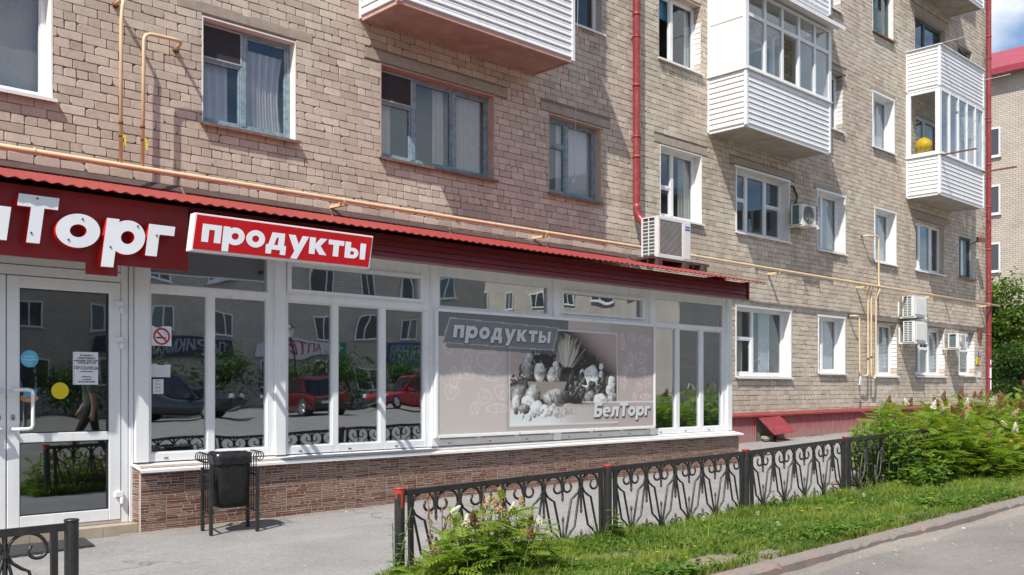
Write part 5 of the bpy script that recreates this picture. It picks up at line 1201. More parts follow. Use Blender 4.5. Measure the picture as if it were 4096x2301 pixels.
# loose plinth hatch leaning out over the vent, and rubble
h = root('plinth_hatch', (17.5, WY - .1, gz(17.5)), 'loose ribbed red metal sheet propped open over the basement vent', 'hatch')
mb = MB(); g = []; n = 34
for i in range(n + 1):
    x = 17.06 + .84 * i / n; o_ = -.012 if i % 4 in (0, 1) else 0; g.append([(x, WY - .05 + o_, .79 + .02 * i / n + o_), (x + .16, WY - .38 + o_, .40 + .04 * i / n + o_)])
mb.sheet(g, 0, False); so = mb.build('sheet', M['red_pipe'], h, fix=False).modifiers.new('t', 'SOLIDIFY'); so.thickness = .004
def rock(name, c, r, mat, label, cat, sq=(1, 1, 1), grp=None):
    bm = bmesh.new(); bmesh.ops.create_icosphere(bm, subdivisions=2, radius=r)
    for v in bm.verts: k = 1 + .22 * math.sin(v.co.x * 31 / r * .1 + 3 * v.co.y / r) + (random.uniform(-.08, .08) if name != 'yellow_tub' else 0); v.co = Vector((v.co.x * sq[0], v.co.y * sq[1], v.co.z * sq[2])) * k
    me = bpy.data.meshes.new(name); bm.to_mesh(me); bm.free(); me.materials.append(mat); me.polygons.foreach_set('use_smooth', [name == 'yellow_tub'] * len(me.polygons)); o = link_mesh(name, me, None, c); return tag(o, label, cat, grp)
rock('stone_block', (17.36, WY - .12, gz(17.3) + .06), .13, M['stone_loose'], 'rough grey stone block lying in the open basement vent', 'stone', (1.2, .7, .6))
mb = MB(); mb.hexa([(17.3, WY - .40, gz(17.4) + .004), (18.0, WY - .30, gz(18) + .004), (18.02, WY - .16, gz(18) + .02), (17.5, WY - .2, gz(17.5) + .03), (17.3, WY - .40, gz(17.4) + .012), (18.0, WY - .30, gz(18) + .012), (18.02, WY - .16, gz(18) + .03), (17.5, WY - .2, gz(17.5) + .045)])
tag(mb.build('metal_scrap', M['rust'], None, origin=(17.6, WY - .3, gz(17.6))), 'bent rusty metal scrap on the ground below the loose hatch', 'scrap')

# ================================================================ air conditioners
def ac_unit(x0, y0, z0, w, h, d, label, style, brk=True, brand=None, badge=None, lean=0):
    r_ = root('air_conditioner', (x0 + w / 2, y0 + d / 2, z0), label, 'air conditioner'); x1, y1, z1 = x0 + w, y0 + d, z0 + h
    mb = MB(); e = .03
    mb.box(x0 + .006, x1, y0 + .0, y0 + .02, z0, z0 + .06); mb.box(x0 + .006, x1, y0, y0 + .02, z1 - .05, z1); mb.box(x0 + .006, x0 + .05, y0, y0 + .02, z0 + .06, z1 - .05); mb.box(x0 + w * .74, x1, y0, y0 + .02, z0 + .06, z1 - .05)   # front with its opening
    if style != 'grid': mb.box(x0 + .05, x0 + w * .74, y0 + .015, y0 + .02, z0 + .06, z1 - .05)
    mb.box(x0, x1, y0 + .02, y1, z1 - .02, z1); mb.box(x0, x1, y0 + .02, y1, z0, z0 + .02); mb.box(x1 - .015, x1, y0 + .02, y1, z0 + .02, z1 - .02)
    mb.box(x0, x0 + .015, y0 + .02, y0 + .075, z0 + .02, z1 - .02); mb.box(x0, x0 + .015, y1 - .03, y1, z0 + .02, z1 - .02)
    body = mb.build('case', M['ac_white'], r_, bevel=.004)
    mb = MB(); mb.box(x0 + .035, x1 - .03, y0 + .06, y1 - .02, z0 + .03, z1 - .03); mb.build('coil', M['coil_green'], r_)
    mb = MB(); n = 11                                        # side openings: bars
    if style in ('grid', 'blank'):
        for k in range(1, n): zz = z0 + .02 + (h - .04) * k / n; mb.box(x0 + .002, x0 + .013, y0 + .075, y1 - .03, zz - .007, zz + .007)
        mb.box(x0 + .001, x0 + .014, y0 + .075 + (d - .105) * .5 - .008, y0 + .075 + (d - .105) * .5 + .008, z0 + .02, z1 - .02); mb.build('side_bar', M['ac_white'], r_)
    cx, cz, fr = x0 + .05 + (w * .74 - .05) / 2, z0 + h / 2, min(w * .33, h * .44)
    if style == 'grid':
        for k in range(30):
            zz = z0 + .065 + (h - .12) * k / 29; mb = MB(); mb.box(x0 + .05, x0 + w * .74, y0 + .006, y0 + .012, zz - .0022, zz + .0022); mb.build('grille_bar', M['ac_white'], r_)
        mb = MB(); mb.box(x0 + .05, x0 + w * .74, y0 + .03, y0 + .05, z0 + .06, z1 - .05); mb.build('fan_well', M['dark_plastic'], r_)
        mb = MB(); mb.box(x0 + w * .78, x1 - .012, y0 - .006, y0 - .0005, z0 + .03, z1 - .03); mb.build('cover_panel', M['ac_white'], r_, bevel=.003)
    elif style == 'blank':
        mb = MB(); mb.box(x0 + .05, x0 + w * .80, y0 - .022, y0 - .0005, z0 + .05, z1 - .05); mb.build('cover_panel', M['ac_white'], r_, bevel=.012)
    else:
        mb = MB(); mb.lathe([(fr, 0), (fr, .006)], (cx, y0 - .0065, cz), 28, 0, 'y'); mb.build('fan_well', M['dark_plastic'] if style == 'fan' else M['paper_grey'], r_)
        mb = MB()
        for k in range(1, 7): rr = fr * k / 6; mb.tube([(cx + rr * math.cos(a), y0 - .012, cz + rr * math.sin(a)) for a in [j * 2 * math.pi / 28 for j in range(28)]], .0035, 4, closed=True)
        for k in range(8): a = k * math.pi / 4; mb.beam((cx, y0 - .012, cz), (cx + fr * math.cos(a), y0 - .012, cz + fr * math.sin(a)), .005, .005)
        mb.build('fan_guard', M['wire_grey'], r_)
    if brand: text(brand, x0 + w * .93, y0 - .003, z0 + h * .12, .10, M['ink'], r_, 'LEFT', rot=(R(90), R(-90), 0), off=.004)
    if badge:
        bt, bx_, bz_, bw, bh, mt = badge; mb = MB(); mb.box(x0 + bx_, x0 + bx_ + bw, y0 - .009, y0 - .0065, z0 + bz_, z0 + bz_ + bh); mb.build('badge', mt, r_); text(bt, x0 + bx_ + bw / 2, y0 - .010, z0 + bz_ + bh * .3, .034, M['paper'], r_)
    if brk:
        for X in (x0 + .02, x1 - .08):
            mb = MB(); mb.box(X, X + .04, WY - .03, WY + .005, z0 - .03, z0 + .38); mb.box(X, X + .04, y0 - .04, WY - .0295, z0 - .035, z0 - .005)
            mb.build('wall_bracket', M['white_metal'] if style != 'fan' else M['insulation'], r_)
    return r_
A1 = ac_unit(12.02, 9.26, 3.41, .86, .655, .34, 'large white air conditioner standing on planks on the shop roof', 'grid', False, badge=('Electrolux', .70, .50, .13, .065, M['logo_blue']))
pk = root('plank_stand', (12.3, 9.4, 3.3), 'weathered dark planks laid on the red roof under the big air conditioner', 'plank')
zr9 = lambda y: EZ + (RZ - EZ) * (y - EY) / (WY - EY) + .016
for k, y in enumerate((9.22, 9.38, 9.54)):
    mb = MB(); za_ = zr9(9.6) + .004; mb.box(11.75 + .05 * k, 13.35 - .12 * k, y, y + .12, 3.365 + .001 * k, 3.405 + .001 * k); mb.build('plank', M['wood_dark'], pk)
for k, x in enumerate((11.9, 12.6, 13.1)):
    mb = MB(); mb.hexa([(x, 9.16, zr9(9.16)), (x + .1, 9.16, zr9(9.16)), (x + .1, 9.68, zr9(9.68)), (x, 9.68, zr9(9.68)), (x, 9.16, 3.364), (x + .1, 9.16, 3.364), (x + .1, 9.68, 3.364 + max(0, zr9(9.68) - 3.35)), (x, 9.68, 3.364 + max(0, zr9(9.68) - 3.35))]); mb.build('bearer', M['wood_dark'], pk)
A2 = ac_unit(18.28, 10.30, 4.80, .70, .44, .26, 'dusty air conditioner on rusty brackets beside a white framed first floor window', 'fan', brand='ZANUSSI')
mb = MB(); p = [P(3072 + x * .53, 767 + y * .53, WY - .04) for x, y in ((190, -40), (205, 0), (222, 40), (228, 80))]; p = [Vector((q.x, WY - .04, q.z)) for q in p]; p[-1] = Vector((18.32, 10.5, 5.2)); mb.tube([Vector((p[0].x - .02, WY + .02, p[0].z))] + p, .022, 8); mb.build('hose', M['dark_plastic'], A2)
ac_unit(23.70, 10.28, 3.14, .74, .52, .30, 'white air conditioner with blank front, upper of the bracketed pair', 'blank', brand=None)
ac_unit(23.74, 10.28, 2.50, .74, .53, .30, 'white air conditioner with blank front, lower of the bracketed pair', 'blank', brand=None)
ac_unit(26.48, 10.28, 2.43, .62, .395, .28, 'small white air conditioner with fan grille in front of the last ground floor window', 'pale', badge=('A', .51, .20, .09, .12, M['logo_blue']))

# ================================================================ iron fence
FYc = 5.0; RI = .0092
def curl(cx, cz, r, a0, a1, n=12, k=.55): return [(cx + r * (1 - (1 - k) * i / n) * math.cos(R(a0 + (a1 - a0) * i / n)), 0, cz + r * (1 - (1 - k) * i / n) * math.sin(R(a0 + (a1 - a0) * i / n))) for i in range(n + 1)]
def tmesh(name, pts, r=RI, n=6, bud=None, extra=None):
    mb = MB(); mb.tube(pts, r, n)
    if bud: mb.lathe([(.004, -.004), (.010, .006), (.011, .020), (.006, .040)] if bud[3] > 0 else [(.006, -.04), (.011, -.02), (.010, -.006), (.004, .004)], bud[:3], 8, 1)
    if extra: extra(mb)
    return mb.mesh(name, [M['iron_black'], M['iron_worn']])
S_ = .2            # picket spacing; local z measured down from the rail
m_short = tmesh('picket', [(0, 0, -.02), (0, 0, -.19)], .0125, 4, (0, 0, -.19, -1), lambda mb: mb.lathe([(.015, -.125), (.015, -.10)], (0, 0, 0), 8, smooth=False))
m_long = tmesh('picket', [(0, 0, -.02), (0, 0, -.30)], .0125, 4, (0, 0, -.30, -1), lambda mb: mb.lathe([(.018, -.145), (.018, -.11)], (0, 0, 0), 8, smooth=False))
def scroll_pts():      # springs from the long picket at x=0, arches over and curls in at the short picket at x=S_
    p = [(.012, 0, -.125)]; p += [(.10 - .088 * math.cos(R(t)), 0, -.115 + .080 * math.sin(R(t))) for t in range(15, 166, 15)]
    p += [(S_ - .012, 0, -.105)] + [(S_ - .052 + .042 * math.cos(R(t)), 0, -.125 + .038 * math.sin(R(t)) - .02 * 0) for t in range(10, -200, -22)]; p.append((S_ - .080, 0, -.095)); return p
m_scr = tmesh('scroll', scroll_pts()); m_scl = tmesh('scroll', [(-x, 0, z) for x, _, z in scroll_pts()])
outer = [(.010, 0, -.13), (.035, 0, -.175), (.075, 0, -.205), (.108, 0, -.222), (.168, 0, -.46), (.186, 0, -.53), (.194, 0, -.575)]
inner = [(.008, 0, -.14), (.022, 0, -.20), (.075, 0, -.44), (.12, 0, -.475), (.165, 0, -.52), (.186, 0, -.575)]
m_oR, m_oL = tmesh('splay_bar', outer, .0088), tmesh('splay_bar', [(-x, 0, z) for x, _, z in outer], .0088)
m_iR, m_iL = tmesh('splay_bar', inner, .0088), tmesh('splay_bar', [(-x, 0, z) for x, _, z in inner], .0088)
m_low = tmesh('bud_rod', [(0, 0, -.65), (0, 0, -.385)], .007, 6, (0, 0, -.385, 1), lambda mb: (mb.lathe([(.020, -.585), (.020, -.56)], (0, 0, 0), 8, smooth=False), [mb.tube([(s * .006, 0, -.565), (s * .02, 0, -.60), (s * .06, 0, -.635), (s * .10, 0, -.625)], .006, 5) for s in (-1, 1)]))
def lily(mb):
    for s in (-1, 1): mb.tube([(s * .008, 0, -.62), (s * .014, 0, -.56)] + [(s * (.045 - .031 * math.cos(R(t))), 0, -.545 + .030 * math.sin(R(t))) for t in range(20, 220, 25)], .006, 5)
    mb.lathe([(.017, -.60), (.017, -.58)], (0, 0, 0), 8)
m_lil = tmesh('lily_bar', [(0, 0, -.66), (0, 0, -.51)], .007, 6, (0, 0, -.51, 1), lily)
def panel_mesh(L_):
    mb = MB(); mb.box(.03, L_ - .03, -.012, .012, -.042, -.004); mb.box(.070, .102, -.012, .012, -.66, -.042); mb.box(L_ - .102, L_ - .070, -.012, .012, -.66, -.042); return mb.mesh('panel', M['iron_black'])
def post_mesh(orange, seed):
    rr = random.Random(seed); mb = MB(); n = 16; zs = [-.75, -.3, -.12, -.10, -.06, -.028, -.008, 0]
    vs = []
    for z in zs:
        for j in range(n): a = 2 * math.pi * j / n; vs.append((.034 * math.cos(a), .034 * math.sin(a), z))
    drip = [rr.choice([.0, .01, .03, .05, .02]) for _ in range(n)]; drip[11] = .12 if orange > 1 else drip[11]
    for i in range(len(zs) - 1):
        for j in range(n):
            mi = 1 if orange and zs[i] > -(.010 + (drip[j] if orange > 1 else drip[j] * .25)) else 0; mb.add([vs[i * n + j], vs[i * n + (j + 1) % n], vs[(i + 1) * n + (j + 1) % n], vs[(i + 1) * n + j]], [(0, 1, 2, 3)], mi, True)
    mb.lathe([(.037, 0), (.037, .006), (.032, .010)], (0, 0, 0), n, 1 if orange else 0); return mb.mesh('post', [M['iron_black'], M['paint_orange']], fix=False)
def fence(posts, label, name='iron_fence'):
    x0 = posts[0][0]; f = root(name, (x0, FYc, gz(x0)), label, 'fence')
    for i, (x, z, org) in enumerate(posts): inst('post', post_mesh(org, i), f, (x, FYc, z))
    for i in range(len(posts) - 1):
        (xa, za, _), (xb, zb, _) = posts[i], posts[i + 1]; L_ = math.hypot(xb - xa, zb - za); s = L_ / 2.0; ang = -math.atan2(zb - za, xb - xa)
        p = inst('panel', panel_mesh(L_), f, (xa, FYc + random.uniform(-.004, .004), za - .004), (0, ang, 0))
        def sub(nm, me, x): o = bpy.data.objects.new(nm, me); COL.objects.link(o); o.parent = p; o.location = (x * s, random.uniform(-.0015, .0015), 0); o.scale = (s, 1, 1); ORG[o.name] = ORG[f.name]
        SH, LO = (.29, .69, 1.09, 1.49), (.49, .89, 1.29, 1.69); ST_ = .0875
        for x in SH: sub('picket', m_short, x); sub('bud_rod', m_low, x)
        for x in LO:
            sub('picket', m_long, x); sub('scroll', m_scl, x); sub('scroll', m_scr, x); sub('lily_bar', m_lil, x)
            for me in (m_oL, m_iL, m_oR, m_iR): sub('splay_bar', me, x)
        sub('scroll', m_scr, ST_); sub('splay_bar', m_oR, ST_); sub('splay_bar', m_iR, ST_)
    return f
fence([(3.76, .690, 2), (5.834, .724, 1), (7.836, .760, 1), (9.80, .812, 1), (11.80, .842, 1), (13.8, .88, 1), (15.8, .92, 1)], 'black scrolled iron fence with orange-topped posts along the lawn before the shop')
fence([(-4.29, .640, 0), (-2.29, .655, 0), (-.29, .668, 0), (1.708, .681, 0)], 'short black scrolled iron fence with plain posts near the shop door')

# ================================================================ litter bin, mat, debris
bn_ = root('litter_bin', (4.0, 7.82, gz(4)), 'battered black metal litter bin with bag on an iron stand', 'litter bin')
c0 = Vector((4.01, 7.81, gz(4))); ux = Vector((.385, -.055, 0)).normalized(); uy = Vector((.075, .315, 0)).normalized()
def L3(a, b2, z): return c0 + ux * a + uy * b2 + Vector((0, 0, z))
for (a, b2) in ((-.205, -.16), (.205, -.16), (-.205, .16), (.205, .16)):
    mb = MB(); mb.beam(L3(a, b2, 0), L3(a, b2, .56), .026, .026); mb.build('leg', M['iron_black'], bn_)
for s in (-1, 1):
    mb = MB(); mb.beam(L3(s * .205, -.147, .5), L3(s * .205, .147, .5), .018, .018); mb.build('side_bar', M['iron_black'], bn_); mb = MB(); mb.beam(L3(s * .205, -.147, .18), L3(s * .205, .147, .18), .016, .016)
    mb.build('side_bar', M['iron_black'], bn_)
    if s > 0: mb = MB(); mb.tube([L3(-.192, -.16, .20), L3(.16, -.15, .205), L3(.192, -.10, .24)], .007, 6); mb.build('front_bar', M['iron_black'], bn_)
    for k in range(4):
        b2 = -.12 + .08 * k; mb = MB(); pts = [L3(s * .205, b2, .19), L3(s * .205, b2, .64)]
        pts += [L3(s * (.205 + .036 - .036 * math.cos(R(t))), b2 + .003 * t / 90, .66 + .040 * math.sin(R(t))) for t in range(0, 310, 28)]; mb.tube(pts, .0052, 6); mb.build('ring_rod', M['iron_black'], bn_)
# bucket: rounded box section with a bag folded over the rim
def ringpts(hw, hd, z, n=24, wob=0): 
    out = []
    for j in range(n):
        a = 2 * math.pi * j / n; c, s = math.cos(a), math.sin(a); k = (abs(c) ** 8 + abs(s) ** 8) ** (-1 / 8); out.append(L3(hw * c * k + random.uniform(-wob, wob), hd * s * k + random.uniform(-wob, wob), z + random.uniform(-wob, wob)))
    return out
def loft(mb, rings, mi=0, cap0=True, cap1=False):
    n = len(rings[0]); vs = [p for r_ in rings for p in r_]; fs = [(i * n + j, i * n + (j + 1) % n, (i + 1) * n + (j + 1) % n, (i + 1) * n + j) for i in range(len(rings) - 1) for j in range(n)]
    if cap0: fs.append(tuple(range(n - 1, -1, -1)))
    if cap1: fs.append(tuple((len(rings) - 1) * n + j for j in range(n)))
    mb.add(vs, fs, mi, True)
mb = MB(); loft(mb, [ringpts(.10, .08, .215), ringpts(.135, .115, .225), ringpts(.150, .132, .27), ringpts(.158, .140, .45), ringpts(.165, .146, .655)]); mb.build('bucket', M['bin_black'], bn_)
mb = MB(); loft(mb, [ringpts(.172, .153, .60, 36, .004), ringpts(.171, .152, .625, 36, .004), ringpts(.173, .154, .65, 36, .004), ringpts(.170, .150, .69, 36, .005), ringpts(.156, .136, .70, 36, .006), ringpts(.148, .13, .64, 36, .004), ringpts(.13, .11, .50, 36, .01)], cap0=False, cap1=True); mb.build('bag', M['bag_black'], bn_)
mt = root('door_mat', (2.3, 8.05, gz(2.3)), 'black ribbed rubber mat laid before the shop door', 'mat')
mb = MB(); pa = [Vector((1.75, 7.72, gz(1.8) + .004)), Vector((2.84, 7.84, gz(2.8) + .004)), Vector((2.93, 8.36, gz(2.9) + .004)), Vector((1.75, 8.36, gz(1.8) + .004))]
n = 16
for i in range(n):
    t0, t1 = i / n, (i + .62) / n; 
    a, b2, c, d_ = pa[0].lerp(pa[3], t0), pa[1].lerp(pa[2], t0), pa[1].lerp(pa[2], t1), pa[0].lerp(pa[3], t1); up = Vector((0, 0, .016))
    rib = MB(); rib.hexa([a, b2, c, d_, a + up, b2 + up, c + up, d_ + up]); rib.build('rib', M['rubber'], mt)
for k in range(14):
    t = k / 13; a, b2 = pa[0].lerp(pa[1], t), pa[3].lerp(pa[2], t); mb.beam(a + Vector((0, 0, .004)), b2 + Vector((0, 0, .004)), .035, .008)
mb.build('web', M['rubber'], mt)
# crumbs and paper scraps on road and pavement
V_, F_, T_ = [], [], []
for k in range(420):
    if k < 260: x, y, z = RNG.uniform(2, 20), 3.5 - abs(RNG.normal(0, .7)), None; z = gz(x) - .069
    else: x, y = RNG.uniform(2, 26), RNG.uniform(5.1, 10.3); z = gz(x) - .001
    if k >= 260 and x < 12.8 and y > 8.1: y = 8.2 - RNG.uniform(0, .3)
    s = RNG.uniform(.004, .012) * (2.2 if RNG.random() < .08 else 1); b0 = len(V_); a = RNG.uniform(0, 3.1)
    for q in range(4): V_.append((x + s * math.cos(a + q * 1.57) * RNG.uniform(.5, 1.3), y + s * math.sin(a + q * 1.57) * RNG.uniform(.5, 1.3), z))
    V_.append((x, y, z + s * .6)); F_ += [(b0 + q, b0 + (q + 1) % 4, b0 + 4) for q in range(4)]
o = link_mesh('debris', np_mesh('debris', V_, F_, M['debris'])); o['kind'] = 'stuff'; o['label'] = 'pale crumbs and small scraps scattered over the asphalt'
# yellow helmet-like tub behind the corner balcony glass
mb = MB(); mb.box(24.32, 24.85, 10.1, 10.6, 6.34, 7.31); tag(mb.build('storage_box', M['white_siding'], None, origin=(24.6, 10.25, 6.34), bevel=.01), 'pale storage box inside the corner balcony under the yellow tub', 'box')
rock('yellow_tub', (24.52, 10.36, 7.54), .25, M['toy_yellow'], 'bright yellow plastic tub behind the glass of the corner balcony', 'tub', (1, .8, .95))
# ================================================================ vegetation
def instance_leaves(base_v, base_f, mats4, tints):
    """copy a small leaf mesh by (n,3,4) transforms into one array"""
    bv = np.c_[np.asarray(base_v, float), np.ones(len(base_v))]; V = np.einsum('nij,kj->nki', mats4, bv); n = len(mats4); k = len(base_v)
    F = (np.asarray(base_f)[None] + (np.arange(n) * k)[:, None, None]).reshape(-1, len(base_f[0])); return V.reshape(-1, 3), F, np.repeat(tints, len(base_f))
def frames(pos, dirs, ups, scale, roll=None):
    d = dirs / np.linalg.norm(dirs, axis=1, keepdims=True); r_ = np.cross(d, ups); r_ /= np.linalg.norm(r_, axis=1, keepdims=True) + 1e-9; u = np.cross(r_, d)
    if roll is not None: c, s = np.cos(roll)[:, None], np.sin(roll)[:, None]; r_, u = r_ * c + u * s, u * c - r_ * s
    sc = scale[:, None]; return np.stack([d * sc, r_ * sc, u * sc, pos], -1)
def pinnate(pairs=6, L_=1.0):
    """feathered leaf along +x: lance leaflets, folded on the midrib, drooping to the tip"""
    V = []; F = []
    def leaflet(bx, bz, ang, ln, wd, droop):
        c, s = math.cos(ang), math.sin(ang); b0 = len(V)
        for (t, w, z) in ((0, 0, 0), (.35, wd, .012), (.35, -wd, .012), (.33, 0, -.004), (1, 0, -droop)):
            V.append((bx + c * ln * t - s * w, s * ln * t + c * w, bz + z))
        F.extend([(b0, b0 + 3, b0 + 1), (b0 + 3, b0 + 4, b0 + 1), (b0, b0 + 2, b0 + 3), (b0 + 3, b0 + 2, b0 + 4)])
    for i in range(pairs):
        t = .22 + .66 * i / (pairs - 1); ln = .30 * (1 - .45 * abs(t - .45)) ; z = -.22 * t * t
        for s in (1, -1): leaflet(t, z, s * R(62 - 14 * t), ln, .060, .05)
    leaflet(.9, -.18, 0, .26, .06, .06)
    b0 = len(V)
    for t in (0, .5, .95): V += [(t, .006, -.22 * t * t), (t, -.006, -.22 * t * t)]
    F += [(b0, b0 + 1, b0 + 3), (b0, b0 + 3, b0 + 2), (b0 + 2, b0 + 3, b0 + 5), (b0 + 2, b0 + 5, b0 + 4)]
    return V, F
PIN = pinnate()
def broad():
    return [(0, 0, 0), (.25, .24, .03), (.25, -.24, .03), (.3, 0, -.01), (.62, .24, .01), (.62, -.24, .01), (.62, 0, -.05), (1, 0, -.16)], [(0, 3, 1), (0, 2, 3), (1, 3, 6), (1, 6, 4), (3, 2, 5), (3, 5, 6), (4, 6, 7), (6, 5, 7)]
BRD = broad()
def panicle(r, h, mat_tint, rng, n=150):
    """cone of tiny blossoms"""
    t = rng.random(n) ** .8; a = rng.uniform(0, 6.28, n); rr = r * (1 - t) * rng.uniform(.35, 1.1, n) + .004
    p = np.c_[rr * np.cos(a), rr * np.sin(a), t * h]; s = rng.uniform(.006, .011, n) * (r / .035) ** .5
    V = []; F = []; b = [(1, 0, -.5), (-.5, .87, -.5), (-.5, -.87, -.5), (0, 0, .9)]
    for i in range(n):
        b0 = len(V); V += [tuple(p[i] + s[i] * np.array(q)) for q in b]; F += [(b0, b0 + 1, b0 + 3), (b0 + 1, b0 + 2, b0 + 3), (b0 + 2, b0, b0 + 3), (b0, b0 + 2, b0 + 1)]
    return np.array(V), F
def shrub(name, c, rx, ry, h, nst, leaves, label, seed, blooms=(), leaf='pin', lsize=.2, group=None, mat='sorbaria_leaf', spread=1.0, yellow=.06):
    rng = np.random.default_rng(seed); c = np.array((c[0], c[1], gz(c[0]) + .01)); r_ = root(name, tuple(c), label, 'shrub', group)
    sm = MB(); pos, dr, sc, tn, rl = [], [], [], [], []; tips = []
    for i in range(nst):
        a = rng.uniform(0, 6.28); q = math.sqrt(rng.random()); bx, by = c[0] + rx * .8 * q * math.cos(a), c[1] + ry * .8 * q * math.sin(a)
        tx, ty = c[0] + rx * (q * .9 + .12) * math.cos(a) * spread, c[1] + ry * (q * .9 + .12) * math.sin(a) * spread
        hh = h * (1 - .42 * q ** 2.5) * rng.uniform(.72, 1.05); z0 = gz(bx)
        p0, p1, p2 = Vector((bx, by, z0)), Vector(((bx * .6 + tx * .4), (by * .6 + ty * .4), z0 + hh * .55)), Vector((tx, ty, z0 + hh))
        sm.tube([p0, p1, p2], [.006, .0045, .0025], 4, caps=False); tips.append(p2)
        for j in range(leaves):
            t = .08 + .92 * (j + rng.random() * .6) / leaves; t = min(t, 1); p = p0 * (1 - t) ** 2 + p1 * 2 * t * (1 - t) + p2 * t * t
            az = j * 2.4 + rng.uniform(-.5, .5) + i; el = rng.uniform(-.15, .55) + (.35 if t > .9 else 0)
            pos.append(p); dr.append((math.cos(az) * math.cos(el), math.sin(az) * math.cos(el), math.sin(el))); sc.append(lsize * rng.uniform(.7, 1.15) * (1 - .25 * (t > .93)))
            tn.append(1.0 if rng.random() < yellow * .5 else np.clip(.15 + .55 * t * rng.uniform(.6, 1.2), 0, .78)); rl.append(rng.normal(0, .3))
    bv, bf = PIN if leaf == 'pin' else BRD
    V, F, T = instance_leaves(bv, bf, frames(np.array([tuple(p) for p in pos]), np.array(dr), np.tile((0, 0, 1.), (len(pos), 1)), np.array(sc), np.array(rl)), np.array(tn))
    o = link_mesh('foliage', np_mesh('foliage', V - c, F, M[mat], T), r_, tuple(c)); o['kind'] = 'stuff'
    sm.build('stems', M['stem_green'], r_, fix=False)['kind'] = 'stuff'
    tips.sort(key=lambda p: -(p.z - gz(p.x)) + .25 * (p.y - c[1])); k = 0
    for (mt, cnt) in blooms:
        for _ in range(cnt):
            if k >= len(tips): break
            p = tips[k]; k += 1; hgt = rng.uniform(.09, .16) * (h / 1.1) ** .4; V, F = panicle(hgt * .32, hgt, None, rng)
            ob = link_mesh('flower_plume', np_mesh('plume', V, F, M[mt], rng.random(len(F))), r_, tuple(p - Vector((0, 0, .02)))); ob.rotation_euler = (rng.normal(0, .3), rng.normal(0, .3), 0)
    return r_
# low feathery shrub at the fence end, and the tall mass beyond
shrub('feathery_shrub', (4.18, 4.55), .50, .30, .52, 50, 11, 'low feathery green shrub with withered plumes at the end of the fence', 11, [('bloom_tan', 4), ('bloom_white', 4), ('bloom_brown', 3)], lsize=.17)
shrub('feathery_shrub', (3.68, 4.62), .16, .14, .26, 12, 8, 'small feathery seedling shrub at the foot of the end fence post', 12, [('bloom_tan', 1)], lsize=.12)
shrub('feathery_shrub', (12.35, 5.25), 1.30, .72, 1.0, 150, 15, 'big feathery shrub with white plumes spilling through the fence beside the leafy bush', 13, [('bloom_white', 3), ('bloom_tan', 3), ('bloom_brown', 10)], lsize=.23)
shrub('feathery_shrub', (14.3, 5.3), 1.5, .75, 1.06, 150, 15, 'tallest feathery shrub crowned with many brown withered plumes', 14, [('bloom_brown', 16), ('bloom_white', 2), ('bloom_tan', 4)], lsize=.23)
shrub('feathery_shrub', (13.2, 4.62), 1.3, .38, .66, 100, 13, 'feathery shrub with a few white plumes leaning over the kerb', 15, [('bloom_white', 3), ('bloom_brown', 3)], lsize=.21, yellow=.25)
shrub('feathery_shrub', (16.7, 5.1), 1.4, .9, 1.12, 130, 14, 'feathery shrub with large creamy plumes at the far end of the lawn', 16, [('bloom_white', 4), ('bloom_tan', 5), ('bloom_brown', 6)], lsize=.23)
shrub('feathery_shrub', (19.8, 5.0), 1.8, 1.0, 1.25, 120, 12, 'last feathery shrub on the lawn strip before the corner of the block', 17, [('bloom_white', 6), ('bloom_tan', 5)], lsize=.24)
shrub('leafy_bush', (10.98, 5.12), .40, .36, 1.02, 60, 14, 'light green broad-leaved bush growing through the fence beside the feathery shrubs', 18, leaf='brd', lsize=.105, mat='broad_leaf')
shrub('leafy_bush', (11.2, 4.72), .45, .22, .42, 40, 11, 'low broad-leaved sapling in front of the fence near the leafy bush', 19, leaf='brd', lsize=.085, mat='broad_leaf')
# withered stalks hanging on the fence
dr_ = root('withered_plant', (4.3, 4.95, gz(4.3)), 'dry brown withered stalks tangled in the end fence panel', 'plant')
rng = np.random.default_rng(5); mb = MB(); pos, dd, ss = [], [], []
for k in range(9):
    x = 4.0 + .09 * k; p0 = Vector((x, 4.93, gz(x))); p1 = Vector((x + rng.normal(0, .05), 4.96, gz(x) + rng.uniform(.35, .62))); mb.tube([p0, (p0 + p1) / 2 + Vector((rng.normal(0, .02), 0, 0)), p1], .004, 4)
    for j in range(34):
        t = rng.uniform(.35, 1); p = p0.lerp(p1, t); pos.append(tuple(p + Vector(rng.normal(0, .014, 3)))); dd.append((rng.normal(0, .5), rng.normal(0, .4), -1)); ss.append(rng.uniform(.018, .038))
mb.build('stalk', M['rust'], dr_, fix=False)
V, F, T = instance_leaves(*BRD, frames(np.array(pos), np.array(dd), np.tile((1., 0, 0), (len(pos), 1)), np.array(ss)), rng.random(len(pos))); o = link_mesh('dead_leaves', np_mesh('dead', V - np.array(ORG[dr_.name]), F, M['dry_leaf'], T), dr_, ORG[dr_.name]); o['kind'] = 'stuff'
